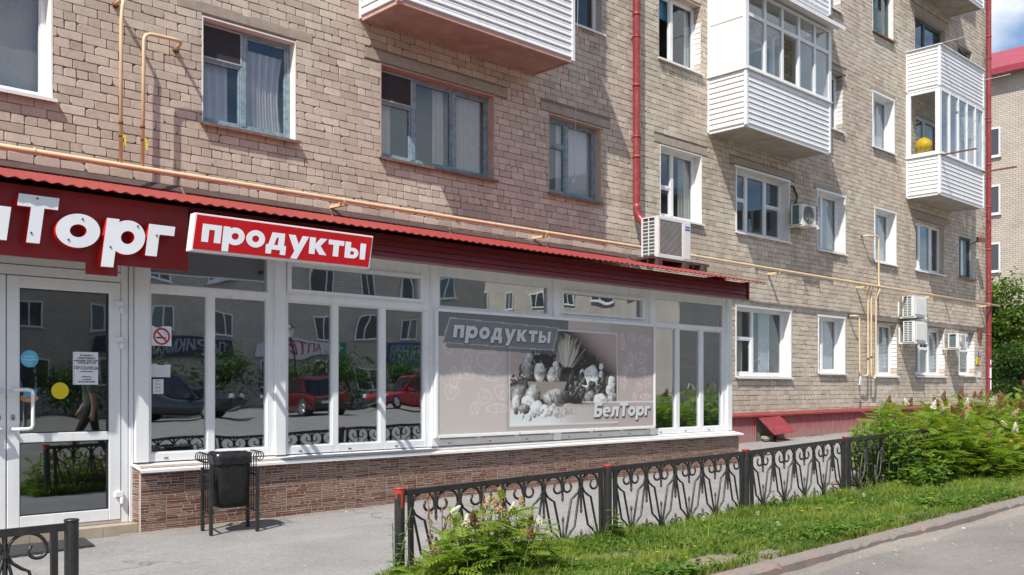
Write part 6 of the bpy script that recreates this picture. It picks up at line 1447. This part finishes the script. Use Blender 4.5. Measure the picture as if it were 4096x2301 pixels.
def herb(name, x, y, h, label, n=22, lsize=.07, lean=0, seed=1, mat='weed_leaf'):
    rng = np.random.default_rng(seed); r_ = root(name, (x, y, gz(x)), label, 'plant'); pos, dd, ss = [], [], []; mb = MB()
    for s in range(3):
        tip = Vector((x + rng.normal(0, .03) + lean, y + rng.normal(0, .03), gz(x) + h * (1 - .2 * s))); b0 = Vector((x, y, gz(x))); mb.tube([b0, tip], .004, 4)
        for j in range(n // 2): t = .2 + .8 * j / (n / 2); p = b0.lerp(tip, t); a = j * 2.4 + s; pos.append(tuple(p)); dd.append((math.cos(a), math.sin(a), rng.uniform(-.2, .4))); ss.append(lsize * (1.1 - .5 * t) * rng.uniform(.8, 1.2))
    mb.build('stem', M['stem_green'], r_, fix=False); c = np.array(ORG[r_.name]); V, F, T = instance_leaves(*BRD, frames(np.array(pos), np.array(dd), np.tile((0, 0, 1.), (len(pos), 1)), np.array(ss)), rng.random(len(pos)))
    o = link_mesh('foliage', np_mesh('foliage', V - c, F, M[mat], T), r_, tuple(c)); o['kind'] = 'stuff'
herb('tall_weed', 3.66, 4.93, .50, 'tall thin thistle-like weed beside the orange-stained end post', 30, .06, .02, 3)
herb('tall_weed', 5.80, 4.88, .30, 'broad-leaved nettle at the foot of the second fence post', 20, .12, 0, 4)
herb('tall_weed', 8.30, 4.95, .22, 'dock weed growing under the middle fence panel', 14, .12, 0, 6)
for k, (x, h_) in enumerate(((3.72, .05), (3.86, .07), (4.0, .09), (4.9, .06), (5.9, .08), (6.1, .06), (7.6, .06), (8.9, .07), (9.7, .09), (11.3, .07), (11.6, .09), (12.2, .08))):
    herb('wall_weed', x, 8.28, h_, 'small green weed sprouting at the foot of the tiled base', 10, .045, 0, 20 + k)
for o in list(bpy.data.objects):
    if o.name.startswith('wall_weed'): o['group'] = 'weeds along the tiled base'
# grass: blades and low leaves, thinning at a bare patch by the kerb
def grass(name, x0, x1, dens, seed, label):
    rng = np.random.default_rng(seed); n = int((x1 - x0) * 1.36 * dens); x = rng.uniform(x0, x1, n); y = rng.uniform(3.69, 5.06, n)
    # bare earth by the kerb
    bare = ((np.hypot((x - 5.58) / .30, (y - 3.87) / .12) < 1) | (np.hypot((x - 6.25) / .16, (y - 3.78) / .07) < 1)) & (rng.random(n) < .93); bare |= (np.sin(x * 3.7 + 2 * np.sin(y * 5.3)) * np.sin(y * 6.1 + x * 2.2) > .62) & (rng.random(n) < .72); x, y = x[~bare], y[~bare]; n = len(x)
    z = np.array([gz(v) for v in x]) + .005; cl = np.sin(x * 5.1 + 1.3 * np.sin(y * 7)) * np.sin(y * 9 + x * 1.7); h = np.clip(.075 + .034 * cl + rng.normal(0, .018, n) + .03 * np.clip((y - 4.6) / .4, 0, 1), .02, .2); tall = rng.random(n) < .012; h[tall] *= 2.0; h *= np.where(y < 3.9, .65, 1)
    az = rng.uniform(0, 6.28, n); ln = rng.uniform(.2, .9, n) * h; w = rng.uniform(.0022, .0046, n); dx, dy = np.cos(az), np.sin(az)
    b = np.c_[x, y, z]; side = np.c_[-dy * w, dx * w, 0 * w]; m_ = b + np.c_[dx * ln * .35, dy * ln * .35, h * .6]; t = b + np.c_[dx * ln, dy * ln, h * .95]
    V = np.stack([b - side, b + side, m_ + side * .8, m_ - side * .8, t], 1).reshape(-1, 3); k = np.arange(n)[:, None] * 5
    F = np.concatenate([k + np.array([[0, 1, 2]]), k + np.array([[0, 2, 3]]), k + np.array([[3, 2, 4]])], 0); tn = np.clip(.38 + .24 * cl + .16 * np.sin(x * 1.9 + 2 * np.sin(y * 2.7)) + rng.normal(0, .16, n), 0, .8); tn[rng.random(n) < .03] = 1
    o = link_mesh(name, np_mesh(name, V, F, M['grass_blade'], np.tile(tn, 3))); o['kind'] = 'stuff'; o['label'] = label
    n2 = int((x1 - x0) * 1.36 * dens * .24); x = rng.uniform(x0, x1, n2); y = rng.uniform(3.72, 5.05, n2); ok = ~((np.hypot((x - 5.58) / .30, (y - 3.87) / .12) < 1)) & (np.sin(x * 2.3 + y * 4) + rng.normal(0, .5, n2) > -.3); x, y = x[ok], y[ok]; n2 = len(x)
    pos = np.c_[x, y, np.array([gz(v) for v in x]) + rng.uniform(.02, .085, n2)]; a = rng.uniform(0, 6.28, n2); el = rng.uniform(-.1, .7, n2)
    V, F, T = instance_leaves(*BRD, frames(pos, np.c_[np.cos(a) * np.cos(el), np.sin(a) * np.cos(el), np.sin(el)], np.tile((0, 0, 1.), (n2, 1)), rng.uniform(.022, .055, n2) * np.where(np.sin(x * 4.3 + 1) * np.sin(y * 5 + x) > .35, 1.7, 1)), rng.random(n2)); o = link_mesh('weeds', np_mesh('weeds', V, F, M['weed_leaf'], T)); o['kind'] = 'stuff'; o['label'] = 'low broad-leaved weeds among the grass'
grass('grass', 3.60, 11.5, 7500, 1, 'short uneven green grass on the lawn strip along the kerb'); grass('grass', 11.5, 21, 2200, 2, 'thinner grass under the shrubs at the far end of the lawn'); grass('grass', -6, 1.6, 1200, 3, 'short grass behind the plain-post fence near the shop door')
# small flowers
rng = np.random.default_rng(9)
def flower(name, x, y, h, mat, r, label, group, n=9):
    r_ = root(name, (x, y, gz(x)), label, 'flower', group); mb = MB(); mb.tube([(x, y, gz(x)), (x + .004, y, gz(x) + h)], .0013, 4); mb.build('stem', M['stem_green'], r_, fix=False)
    V = []; F = []; c = np.array((x + .004, y, gz(x) + h))
    for k in range(n):
        a = 6.28 * k / n; b0 = len(V); V += [tuple(c), tuple(c + r * np.array((math.cos(a - .3), math.sin(a - .3), .35))), tuple(c + r * 1.1 * np.array((math.cos(a), math.sin(a), .2))), tuple(c + r * np.array((math.cos(a + .3), math.sin(a + .3), .35)))]; F += [(b0, b0 + 1, b0 + 2), (b0, b0 + 2, b0 + 3)]
    link_mesh('petals', np_mesh('petals', V - np.array(ORG[r_.name]), F, M[mat], rng.random(len(F))), r_, ORG[r_.name])
for k in range(58):
    x = rng.uniform(4.6, 10.8); y = rng.uniform(3.85, 4.9); flower('yellow_flower', x, y, rng.uniform(.07, .13), 'petal_yellow', rng.uniform(.007, .011) if k > 6 else .019, 'tiny yellow wildflower standing in the lawn grass', 'yellow flowers in the lawn')
for k, (x, y) in enumerate(((6.75, 4.72), (7.25, 4.85), (7.32, 4.55), (6.9, 4.1), (9.2, 4.5))): 
    r_ = root('dandelion_clock', (x, y, gz(x)), 'white dandelion seed head standing in the grass by the fence', 'flower', 'dandelion clocks in the lawn'); mb = MB(); mb.tube([(x, y, gz(x)), (x, y, gz(x) + .13)], .0015, 4); mb.build('stem', M['stem_green'], r_, fix=False)
    V, F = panicle(.02, .04, None, rng, 90); V = rng.normal(0, 1, (90, 3)); V /= np.linalg.norm(V, axis=1, keepdims=True); VV = []; FF_ = []
    for v in V: b0 = len(VV); w = np.cross(v, (0, .1, 1)) * .12; VV += [tuple(v * .008), tuple(v * .022 + w * .022), tuple(v * .022 - w * .022)]; FF_.append((b0, b0 + 1, b0 + 2))
    link_mesh('seed_head', np_mesh('seeds', VV, FF_, M['puff_white'], rng.random(len(FF_))), r_, (x, y, gz(x) + .135))

# trees
def tree(name, x, y, h, crown_r, label, seed, nl=9000, mat='tree_leaf', lsize=.11, group=None, low=.25, zbase=None):
    rng = np.random.default_rng(seed); zb = gz(x) if zbase is None else zbase; r_ = root(name, (x, y, zb), label, 'tree', group); mb = MB(); ends = []
    def grow(p, d, L_, r0, lv):
        d = d.normalized(); q = p + d * L_; mb.tube([p, p + d * L_ * .5 + Vector(rng.normal(0, .04 * L_, 3)), q], [r0, r0 * .85, r0 * .65], 6 if lv < 2 else 4, caps=False)
        if lv >= 3: ends.append(q); return
        for k in range(3 if lv else 5):
            a = rng.uniform(0, 6.28); nd = d * rng.uniform(.5, 1) + Vector((math.cos(a), math.sin(a), rng.uniform(-.1, .5))) * rng.uniform(.5, .95); grow(p + d * L_ * rng.uniform(.55, 1), nd, L_ * rng.uniform(.55, .8), r0 * .55, lv + 1)
    grow(Vector((x, y, zb)), Vector((rng.normal(0, .04), rng.normal(0, .04), 1)), h * .38, h * .018, 0); mb.build('trunk', M['bark'], r_, fix=False)
    E = np.array([tuple(e) for e in ends]); E = np.concatenate([E] + [np.c_[x + rng.normal(0, crown_r * .55, 60), y + rng.normal(0, crown_r * .55, 60), zb + h * (low + (1 - low) * rng.random(60))]]); ctr = np.array((x, y, zb + h * (low + (1 - low) * .5))); k_ = np.array((crown_r, crown_r, h * (1 - low) * .5))
    dd = np.linalg.norm((E - ctr) / k_, axis=1); E = np.where((dd > 1)[:, None], ctr + (E - ctr) / np.maximum(dd, 1)[:, None] * rng.uniform(.85, 1, len(E))[:, None], E)
    idx = rng.integers(0, len(E), nl); cs = rng.uniform(.1, .3, len(E)) * crown_r; pos = E[idx] + rng.normal(0, 1, (nl, 3)) * cs[idx][:, None] * np.array((1, 1, .75)); a = rng.uniform(0, 6.28, nl); el = rng.normal(-.3, .5, nl)
    tn = np.clip(rng.random(len(E))[idx] * .45 + rng.random(nl) * .3, 0, .8); tn[(rng.random(len(E)) < .12)[idx]] = .97
    V, F, T = instance_leaves(*([(0, 0, 0), (.5, .3, .04), (1, 0, -.05), (.5, -.3, .04)], [(0, 3, 2), (0, 2, 1)]), frames(pos, np.c_[np.cos(a) * np.cos(el), np.sin(a) * np.cos(el), np.sin(el)], np.tile((0, 0, 1.), (nl, 1)), rng.uniform(.7, 1.2, nl) * lsize, rng.normal(0, .5, nl)), tn)
    c = np.array((x, y, zb)); o = link_mesh('crown', np_mesh('crown', V - c, F, M[mat], T), r_, tuple(c)); o['kind'] = 'stuff'; return r_
tree('young_tree', 35.0, 12.1, 4.7, 1.15, 'young tree with bright yellow-green leaves beyond the corner of the block', 31, 9000, 'tree_leaf', .15, low=.12)
tree('dark_shrub_tree', 38.5, 12.35, 3.4, 1.5, 'mid green bushy tree in front of the neighbouring block', 32, 8000, 'dark_leaf', .15, low=.02)
tree('dark_shrub_tree', 33.4, 11.15, 2.4, .9, 'low dark bush at the corner behind the tall downpipe', 33, 5000, 'dark_leaf', .11, low=.0)
tree('dark_shrub_tree', 40.0, 13.6, 3.6, 1.5, 'dark green bush at the foot of the neighbouring block', 34, 6000, 'dark_leaf', .14, low=.0)
for k, (x, y) in enumerate(((14, -24.6), (17.5, -24.2), (21, -24.8), (24.5, -24.4), (28, -24.7), (31.5, -24.3), (35, -24.6), (39, -24.4), (10, -24.6), (6, -24.4))):
    tree('street_bush', x, y, 2.2 + .4 * (k % 3), 1.5, 'dense green bush in the row before the opposite block, mirrored in the shop glass', 50 + k, 3200, 'dark_leaf', .16, 'bushes mirrored in the shop glass', .02)
# ================================================================ neighbouring blocks
def far_block(name, x0, x1, y0, y1, h, face, label, mat, bays, roofc='far_roof_red', zb=None, depth=.14, balc=()):
    """plain block: walls with window openings on one face ('+y','-x'), hip roof, each window a part with its pane"""
    zb = gz(x0) if zb is None else zb; r_ = root(name, ((x0 + x1) / 2, (y0 + y1) / 2, zb), label, 'building')
    mb = MB(); I = .02
    mb.box(x0 + (I if face == '-x' else 0), x1, y0, y1 - (I if face == '+y' else 0), zb - .3, zb + h); mb.build('wall', M[mat], r_)
    mb = MB(); e = .55; zt = zb + h; rh = min(x1 - x0, y1 - y0) * .24; cx0, cx1 = (x0 + x1) / 2, (x0 + x1) / 2; L0 = x1 - x0; L1 = y1 - y0
    if L0 > L1: rg_ = [(x0 + L1 * .5, (y0 + y1) / 2), (x1 - L1 * .5, (y0 + y1) / 2)]
    else: rg_ = [((x0 + x1) / 2, y0 + L0 * .5), ((x0 + x1) / 2, y1 - L0 * .5)]
    c = [(x0 - e, y0 - e, zt), (x1 + e, y0 - e, zt), (x1 + e, y1 + e, zt), (x0 - e, y1 + e, zt)]; t = [(*rg_[0], zt + rh), (*rg_[1], zt + rh)]
    mb.add(c + t, [(0, 1, 5, 4), (2, 3, 4, 5), (1, 2, 5), (3, 0, 4), (0, 3, 2, 1)] if L0 > L1 else [(0, 1, 4), (1, 2, 5, 4), (2, 3, 5), (3, 0, 4, 5), (0, 3, 2, 1)])
    rf_ = mb.build('roof', M[roofc], r_)
    mb = MB()
    for a, b2 in ((0, 1), (1, 2), (2, 3), (3, 0)): p, q = Vector(c[a]), Vector(c[b2]); mb.beam(p - Vector((0, 0, .12)), q - Vector((0, 0, .12)), .04, .30)
    mb.build('eave_board', M[roofc], r_)
    wm = MB(); W_, H_ = 1.3, 1.4; F_ = .07
    def fr(mb, w, hh): 
        for q in ((0, F_, 0, hh), (w - F_, w, 0, hh), (F_, w - F_, 0, F_), (F_, w - F_, hh - F_, hh), (w * .45, w * .45 + F_, F_, hh - F_)): mb.box(q[0], q[1], -.05, .0, q[2], q[3])
        mb.box(-.05, w + .05, -.10, -.001, -.06, -.02)
    fr(wm, W_, H_); wme = wm.mesh('window', M['white_pvc']); pm_ = MB(); pm_.box(F_, W_ - F_, -.022, -.012, F_, H_ - F_); pme = pm_.mesh('pane', M['far_glass']); cm_ = MB(); cm_.box(F_ * .5, W_ - F_ * .5, -.008, -.004, .01, H_ - .01); cme = cm_.mesh('blind', M['room_dark'])
    rotz = {'+y': R(180), '-x': R(-90), '-y': 0}[face]
    for f_ in range(int(h // 2.8)):
        for bx_ in bays:
            loc = {'+y': (bx_, y1, 0), '-y': (bx_, y0, 0), '-x': (x0, bx_, 0)}[face]; zz = zb + 1.0 + f_ * 2.8
            w_ = inst('window', wme, r_, (loc[0], loc[1], zz), (0, 0, rotz))
            for me in (pme, cme):
                o = bpy.data.objects.new(me.name, me); COL.objects.link(o); o.parent = w_; ORG[o.name] = ORG[r_.name]
    for (bx_, f_) in balc:
        zz = zb + .2 + f_ * 2.8; mb = MB(); mb.box(bx_, bx_ + 2.8, y1 + .001, y1 + 1.0, zz, zz + 1.1); mb.box(bx_ + .1, bx_ + 2.7, y1 + .001, y1 + .95, zz + 1.11, zz + 2.3, 1); mb.build('balcony', [M['white_siding'], M['far_glass']], r_)
    return r_
m, nt, b = nodes('far_glass'); b.inputs['Base Color'].default_value = (.045, .05, .055, 1); b.inputs['Roughness'].default_value = .05; b.inputs['Specular IOR Level'].default_value = .8
nb = far_block('neighbour_block', 49, 62, 4.0, 34, 16.3, '-x', 'brick apartment block with red metal roof beyond the end of the street', 'far_brick_y', [18.35, 21.6, 24.8, 14.3, 11.2, 8.0], zb=.4)
nb['label'] = 'brick apartment block with red metal hip roof beyond the corner downpipe'
opp = far_block('opposite_block', -16, 42, -42, -30, 14.8, '+y', 'long brown brick apartment block across the road, mirrored in the shop glass', 'far_brick_x', [-13 + 3.1 * k for k in range(18)], roofc='far_roof_grey', zb=.3)
far_block('sunlit_block', 50, 66, -62, -20, 14.5, '-x', 'sunlit brick block seen only in the shop glass past the opposite block', 'far_brick_y', [-60 + 3.1 * k for k in range(13)], roofc='far_roof_grey', zb=.6)
# shop boards on the opposite block
def board(x0, x1, z0, z1, mat, txt, tm, size, label):
    r_ = root('shop_board', ((x0 + x1) / 2, -29.9, z0), label, 'sign'); mb = MB(); mb.box(x0, x1, -29.98, -29.86, z0, z1); mb.build('panel', M[mat], r_)
    text(txt, (x0 + x1) / 2, -29.855, z0 + (z1 - z0) * .25, size, M[tm], r_, rot=(R(90), 0, R(180)), off=.01, depth=.005); return r_
board(25.6, 30.2, 3.0, 3.9, 'sign_white', 'АПТЕКА', 'sign_no_red', .75, 'white pharmacy board with red letters on the opposite block'); board(30.4, 31.6, 2.9, 4.0, 'sign_green', '+', 'sign_white', 1.2, 'green pharmacy cross board on the opposite block')
board(17.0, 24.0, 3.0, 3.8, 'navy', 'ПАРИКМАХЕРСКАЯ', 'ink_grey', .62, 'dark hairdresser board with grey letters on the opposite block')
board(34, 41, 3.0, 3.9, 'sign_blue', 'БЫТОВАЯ ТЕХНИКА', 'ink_grey', .68, 'blue appliance shop board on the opposite block')
# pavement and kerb before the opposite block
mb = MB(); mb.box(-60, 120, -30, -23.2, -.3, .10); o = mb.build('opposite_pavement', M['pavement_asphalt']); o['kind'] = 'structure'
# street lamp
sl = root('street_lamp', (23.5, -22.9, .1), 'black lantern street lamp before the opposite block', 'street lamp'); mb = MB(); mb.lathe([(.12, 0), (.10, .3), (.05, .5), (.04, 3.4), (.06, 3.45)], (23.5, -22.9, .1), 10); mb.build('post', M['iron_black'], sl)
mb = MB(); mb.lathe([(.10, 3.45), (.20, 3.95)], (23.5, -22.9, .1), 6, smooth=False); mb.build('lantern', M['lamp_clear'], sl); mb = MB(); mb.lathe([(.25, 3.95), (.05, 4.15), (.02, 4.25)], (23.5, -22.9, .1), 6, smooth=False); mb.build('lantern_cap', M['iron_black'], sl)

# ================================================================ parked cars (seen mirrored in the shop glass)
def car(loc, yaw, L_, W_, H_, paint, label, suv=True, group=None):
    r_ = root('parked_car', loc, label, 'car', group); r_.rotation_euler = (0, 0, yaw); ORG[r_.name] = Vector((0, 0, 0))
    def B(mb, name, mats, par=r_): 
        o = bpy.data.objects.new(name, mb.mesh(name, mats)); COL.objects.link(o); o.parent = par; ORG[o.name] = Vector((0, 0, 0)); return o
    hw = W_ / 2; wr_ = .36 if suv else .32; gc = .24 if suv else .18; bl = H_ * .56; hd = L_ / 2
    st = [(-1.0, .86, gc + .22, bl * .86), (-.97, .95, gc + .06, bl * .97), (-.8, 1, gc, bl * 1.02), (-.4, 1, gc, bl), (.0, 1, gc, bl), (.3, 1, gc, bl * .99), (.55, 1, gc, bl * .96), (.8, .98, gc, bl * .90), (.95, .92, gc + .05, bl * .80), (1.0, .80, gc + .18, bl * .62)]
    rings = []
    for (t, w, z0, z1) in st:
        x = t * hd; y = hw * w; zm = (z0 + z1) / 2; rings.append([Vector(p) for p in ((x, -y * .86, z0), (x, -y * .98, z0 + .12), (x, -y, zm), (x, -y * .96, z1 - .08), (x, -y * .80, z1), (x, 0, z1 + .02), (x, y * .80, z1), (x, y * .96, z1 - .08), (x, y, zm), (x, y * .98, z0 + .12), (x, y * .86, z0), (x, 0, z0))])
    mb = MB(); loft(mb, rings, 0, True, True); body = B(mb, 'body', M[paint]); body.modifiers.new('s', 'SUBSURF').levels = 1
    # greenhouse
    rt = H_; s0, s1 = (-.94, .28) if suv else (-.72, .30)
    g = []
    for (t, z, w) in ((s0, bl - .03, .90), (s0 + .07, rt - .12, .78), (s0 + .16, rt, .72), (.0, rt, .73), (.10, rt - .04, .73), (s1 + .12, bl - .03, .86)):
        g.append((t * hd, z, w * hw))
    mb = MB()
    vs = []; 
    for (x, z, y) in g: vs += [(x, -y, z), (x, y, z)]
    mb.add(vs, [(2 * i, 2 * i + 2, 2 * i + 3, 2 * i + 1) for i in range(5)], 0); sd = [0, 2, 4, 6, 8, 10]
    mb.f += [sd[::-1], [i + 1 for i in sd]]; mb.m += [0, 0]; mb.sm += [False, False]; B(mb, 'cabin', M[paint])
    for s in (-1, 1):
        for (ta, tb) in ((s0 + .20, -.34), (-.30, .06), (.09, s1 + .02)) if suv else ((s0 + .2, -.22), (-.18, .1), (.12, s1)):
            mb = MB(); za, zb2 = bl + .02, rt - .10; sl_ = lambda t, z: (t * hd, s * (hw * (.885 - .15 * (z - bl) / (rt - bl)) + .006), z)
            k1 = tb - (.10 if tb > .15 else .0); mb.add([sl_(ta, za), sl_(tb, za), sl_(k1, zb2 if tb < .15 else zb2 - .12), sl_(ta, zb2)], [(0, 1, 2, 3)]); B(mb, 'side_window', M['glass_car_solid'], body)
    mb = MB(); mb.add([(hd * (s1 + .115) + .008, -hw * .78, bl + .02), (hd * (s1 + .115) + .008, hw * .78, bl + .02), (hd * .11 + .012, hw * .66, rt - .07), (hd * .11 + .012, -hw * .66, rt - .07)], [(0, 1, 2, 3)]); B(mb, 'windscreen', M['glass_car_solid'], body)
    mb = MB(); mb.add([(hd * s0 - .012, -hw * .80, bl + .05), (hd * s0 - .012, hw * .80, bl + .05), (hd * (s0 + .06) - .012, hw * .70, rt - .16), (hd * (s0 + .06) - .012, -hw * .70, rt - .16)], [(0, 1, 2, 3)]); B(mb, 'rear_window', M['glass_car_solid'], body)
    for x in (-.60, .62):
        for s in (-1, 1):
            mb = MB(); mb.lathe([(wr_ * .62, -.11), (wr_ * .95, -.11), (wr_, -.07), (wr_, .07), (wr_ * .95, .11), (wr_ * .62, .11)], (x * hd, s * (hw - .10), wr_), 24, 0, 'y'); wl = B(mb, 'wheel', M['tyre'])
            mb = MB(); mb.lathe([(wr_ * .60, -.02), (wr_ * .64, s * .115), (wr_ * .55, s * .118)], (x * hd, s * (hw - .10), wr_), 24, 0, 'y')
            for k in range(5): a = k * 1.2566; mb.beam((x * hd, s * (hw + .008), wr_), (x * hd + wr_ * .6 * math.cos(a), s * (hw + .012), wr_ + wr_ * .6 * math.sin(a)), .055, .03)
            B(mb, 'rim', M['rim_alloy'], wl)
    for s in (-1, 1):
        mb = MB(); mb.box(hd * .93, hd * .985, s * hw * .82 - .16, s * hw * .82 + .10 if s < 0 else s * hw * .82 + .05, bl * .68, bl * .84); B(mb, 'headlight', M['lamp_clear'], body)
        mb = MB(); mb.box(-hd * 1.0, -hd * .93, s * hw * .80 - .10, s * hw * .80 + .10, bl * .78, bl * 1.15 if suv else bl * .95); B(mb, 'tail_light', M['lamp_red'], body)
        mb = MB(); mb.box(hd * .20, hd * .28, s * (hw + .02) - .09, s * (hw + .02) + .09, bl + .02, bl + .17); B(mb, 'wing_mirror', M[paint], body)
    mb = MB(); mb.box(-hd - .015, -hd + .02, -.26, .26, .55, .66); B(mb, 'number_plate', M['sign_white'], body); mb = MB(); mb.box(-hd - .01, -hd * .9, -hw * .86, hw * .86, gc + .16, gc + .34); mb.box(hd * .93, hd + .01, -hw * .8, hw * .8, gc + .12, gc + .34); B(mb, 'bumper', M['dark_plastic'], body)
    return r_
m, nt, b = nodes('glass_car_solid'); b.inputs['Base Color'].default_value = (.015, .017, .02, 1); b.inputs['Roughness'].default_value = .04
zr = lambda x: gz(x) - .072
car((16.6, -19.6, zr(16.6)), R(40), 4.6, 1.85, 1.70, 'car_dark', 'black SUV parked nose-in before the bushes, mirrored in the shop glass')
car((21.6, -18.6, zr(21.6)), R(-86), 4.3, 1.80, 1.55, 'car_wine', 'dark red hatchback seen from behind, mirrored in the shop glass', False)
car((26.6, -17.6, zr(26.6)), R(184), 4.4, 1.82, 1.72, 'car_red', 'bright red SUV seen side-on, mirrored in the shop glass')

# ================================================================ passer-by, mirrored in the door glass
def person(x, y, yaw, z0):
    r_ = root('person', (x, y, z0), 'person in green shirt and dark trousers walking on the road, mirrored in the door', 'person'); r_.rotation_euler = (0, 0, yaw)
    J = {'pel': ((0, 0, .95), .135, .11), 'sp': ((0, .01, 1.13), .135, .105), 'ch': ((0, .015, 1.33), .155, .115), 'nk': ((0, .01, 1.49), .055, .055), 'hd0': ((0, .0, 1.57), .072, .085), 'hd1': ((0, -.005, 1.66), .080, .098), 'hd2': ((0, .0, 1.74), .06, .07)}
    E_ = [('pel', 'sp'), ('sp', 'ch'), ('ch', 'nk'), ('nk', 'hd0'), ('hd0', 'hd1'), ('hd1', 'hd2')]
    for s, n_ in ((-1, 'L'), (1, 'R')):
        f_ = s * .16
        J.update({'hip' + n_: ((s * .10, 0, .90), .095, .095), 'kn' + n_: ((s * .105, -.08 + f_ * .9, .50), .062, .065), 'an' + n_: ((s * .105, .02 + f_ * 1.9, .09), .042, .045), 'to' + n_: ((s * .12, -.15 + f_ * 1.9, .035), .04, .03),
                  'sh' + n_: ((s * .19, .01, 1.41), .062, .065), 'el' + n_: ((s * .235, .03 - f_ * .4, 1.13), .043, .043), 'wr' + n_: ((s * .235, -.06 - f_ * .9, .90), .028, .032)})
        E_ += [('pel', 'hip' + n_), ('hip' + n_, 'kn' + n_), ('kn' + n_, 'an' + n_), ('an' + n_, 'to' + n_), ('ch', 'sh' + n_), ('sh' + n_, 'el' + n_), ('el' + n_, 'wr' + n_)]
        wx, wy, wz = J['wr' + n_][0]; J['pa' + n_] = ((wx, wy - .02, wz - .07), .022, .036); E_.append(('wr' + n_, 'pa' + n_))
        for k in range(4): nm = 'f%d%s' % (k, n_); J[nm] = ((wx - .004, wy - .05 + k * .02, wz - .125), .0095, .0095); J[nm + 't'] = ((wx - s * .015, wy - .05 + k * .02, wz - .165 + .008 * abs(k - 1.5)), .008, .008); E_ += [('pa' + n_, nm), (nm, nm + 't')]
        J['th' + n_] = ((wx - s * .02, wy - .065, wz - .07), .010, .010); J['tt' + n_] = ((wx - s * .025, wy - .08, wz - .105), .009, .009); E_ += [('wr' + n_, 'th' + n_), ('th' + n_, 'tt' + n_)]
    ks = list(J); me = bpy.data.meshes.new('figure'); me.from_pydata([J[k][0] for k in ks], [(ks.index(a), ks.index(b2)) for a, b2 in E_], [])
    ob = bpy.data.objects.new('figure', me); COL.objects.link(ob); sk = ob.modifiers.new('skin', 'SKIN'); sk.use_smooth_shade = True; ob.modifiers.new('sub', 'SUBSURF').levels = 2
    for i, k in enumerate(ks): me.skin_vertices[0].data[i].radius = J[k][1:]
    me.skin_vertices[0].data[0].use_root = True
    dg = bpy.context.evaluated_depsgraph_get(); fm = bpy.data.meshes.new_from_object(ob.evaluated_get(dg)); bpy.data.objects.remove(ob)
    for m_ in ('skin', 'shirt_green', 'trousers_dark', 'tyre', 'hair_grey'): fm.materials.append(M[m_])
    for p in fm.polygons:
        c = p.center; ax = abs(c.x); p.use_smooth = True
        if c.z < .075: mi = 3
        elif c.z < .98 and ax < .19: mi = 2
        elif c.z > 1.67 or (c.z > 1.58 and c.y > .03): mi = 4
        elif c.z > 1.485 or (ax > .2 and c.z < 1.18): mi = 0
        else: mi = 1
        p.material_index = mi
    o = link_mesh('body', fm, None); o.parent = r_; o.location = (0, 0, 0)
    mb = MB(); mb.lathe([(.010, -.03), (.013, -.012), (.006, .02)], (0, -.098, 1.635), 8); mb.lathe([(.004, -.004), (.011, 0), (.004, .004)], (-.032, -.083, 1.665), 8, 1, 'y'); mb.lathe([(.004, -.004), (.011, 0), (.004, .004)], (.032, -.083, 1.665), 8, 1, 'y'); mb.box(-.024, .024, -.086, -.076, 1.585, 1.592, 2)
    for s in (-1, 1): mb.lathe([(.008, -.028), (.014, 0), (.008, .028)], (s * .082, .01, 1.645), 8)
    fo = bpy.data.objects.new('face', mb.mesh('face', [M['skin'], M['ink'], M['lamp_red']])); COL.objects.link(fo); fo.parent = r_
person(6.4, -.95, R(-60), zr(6.4))
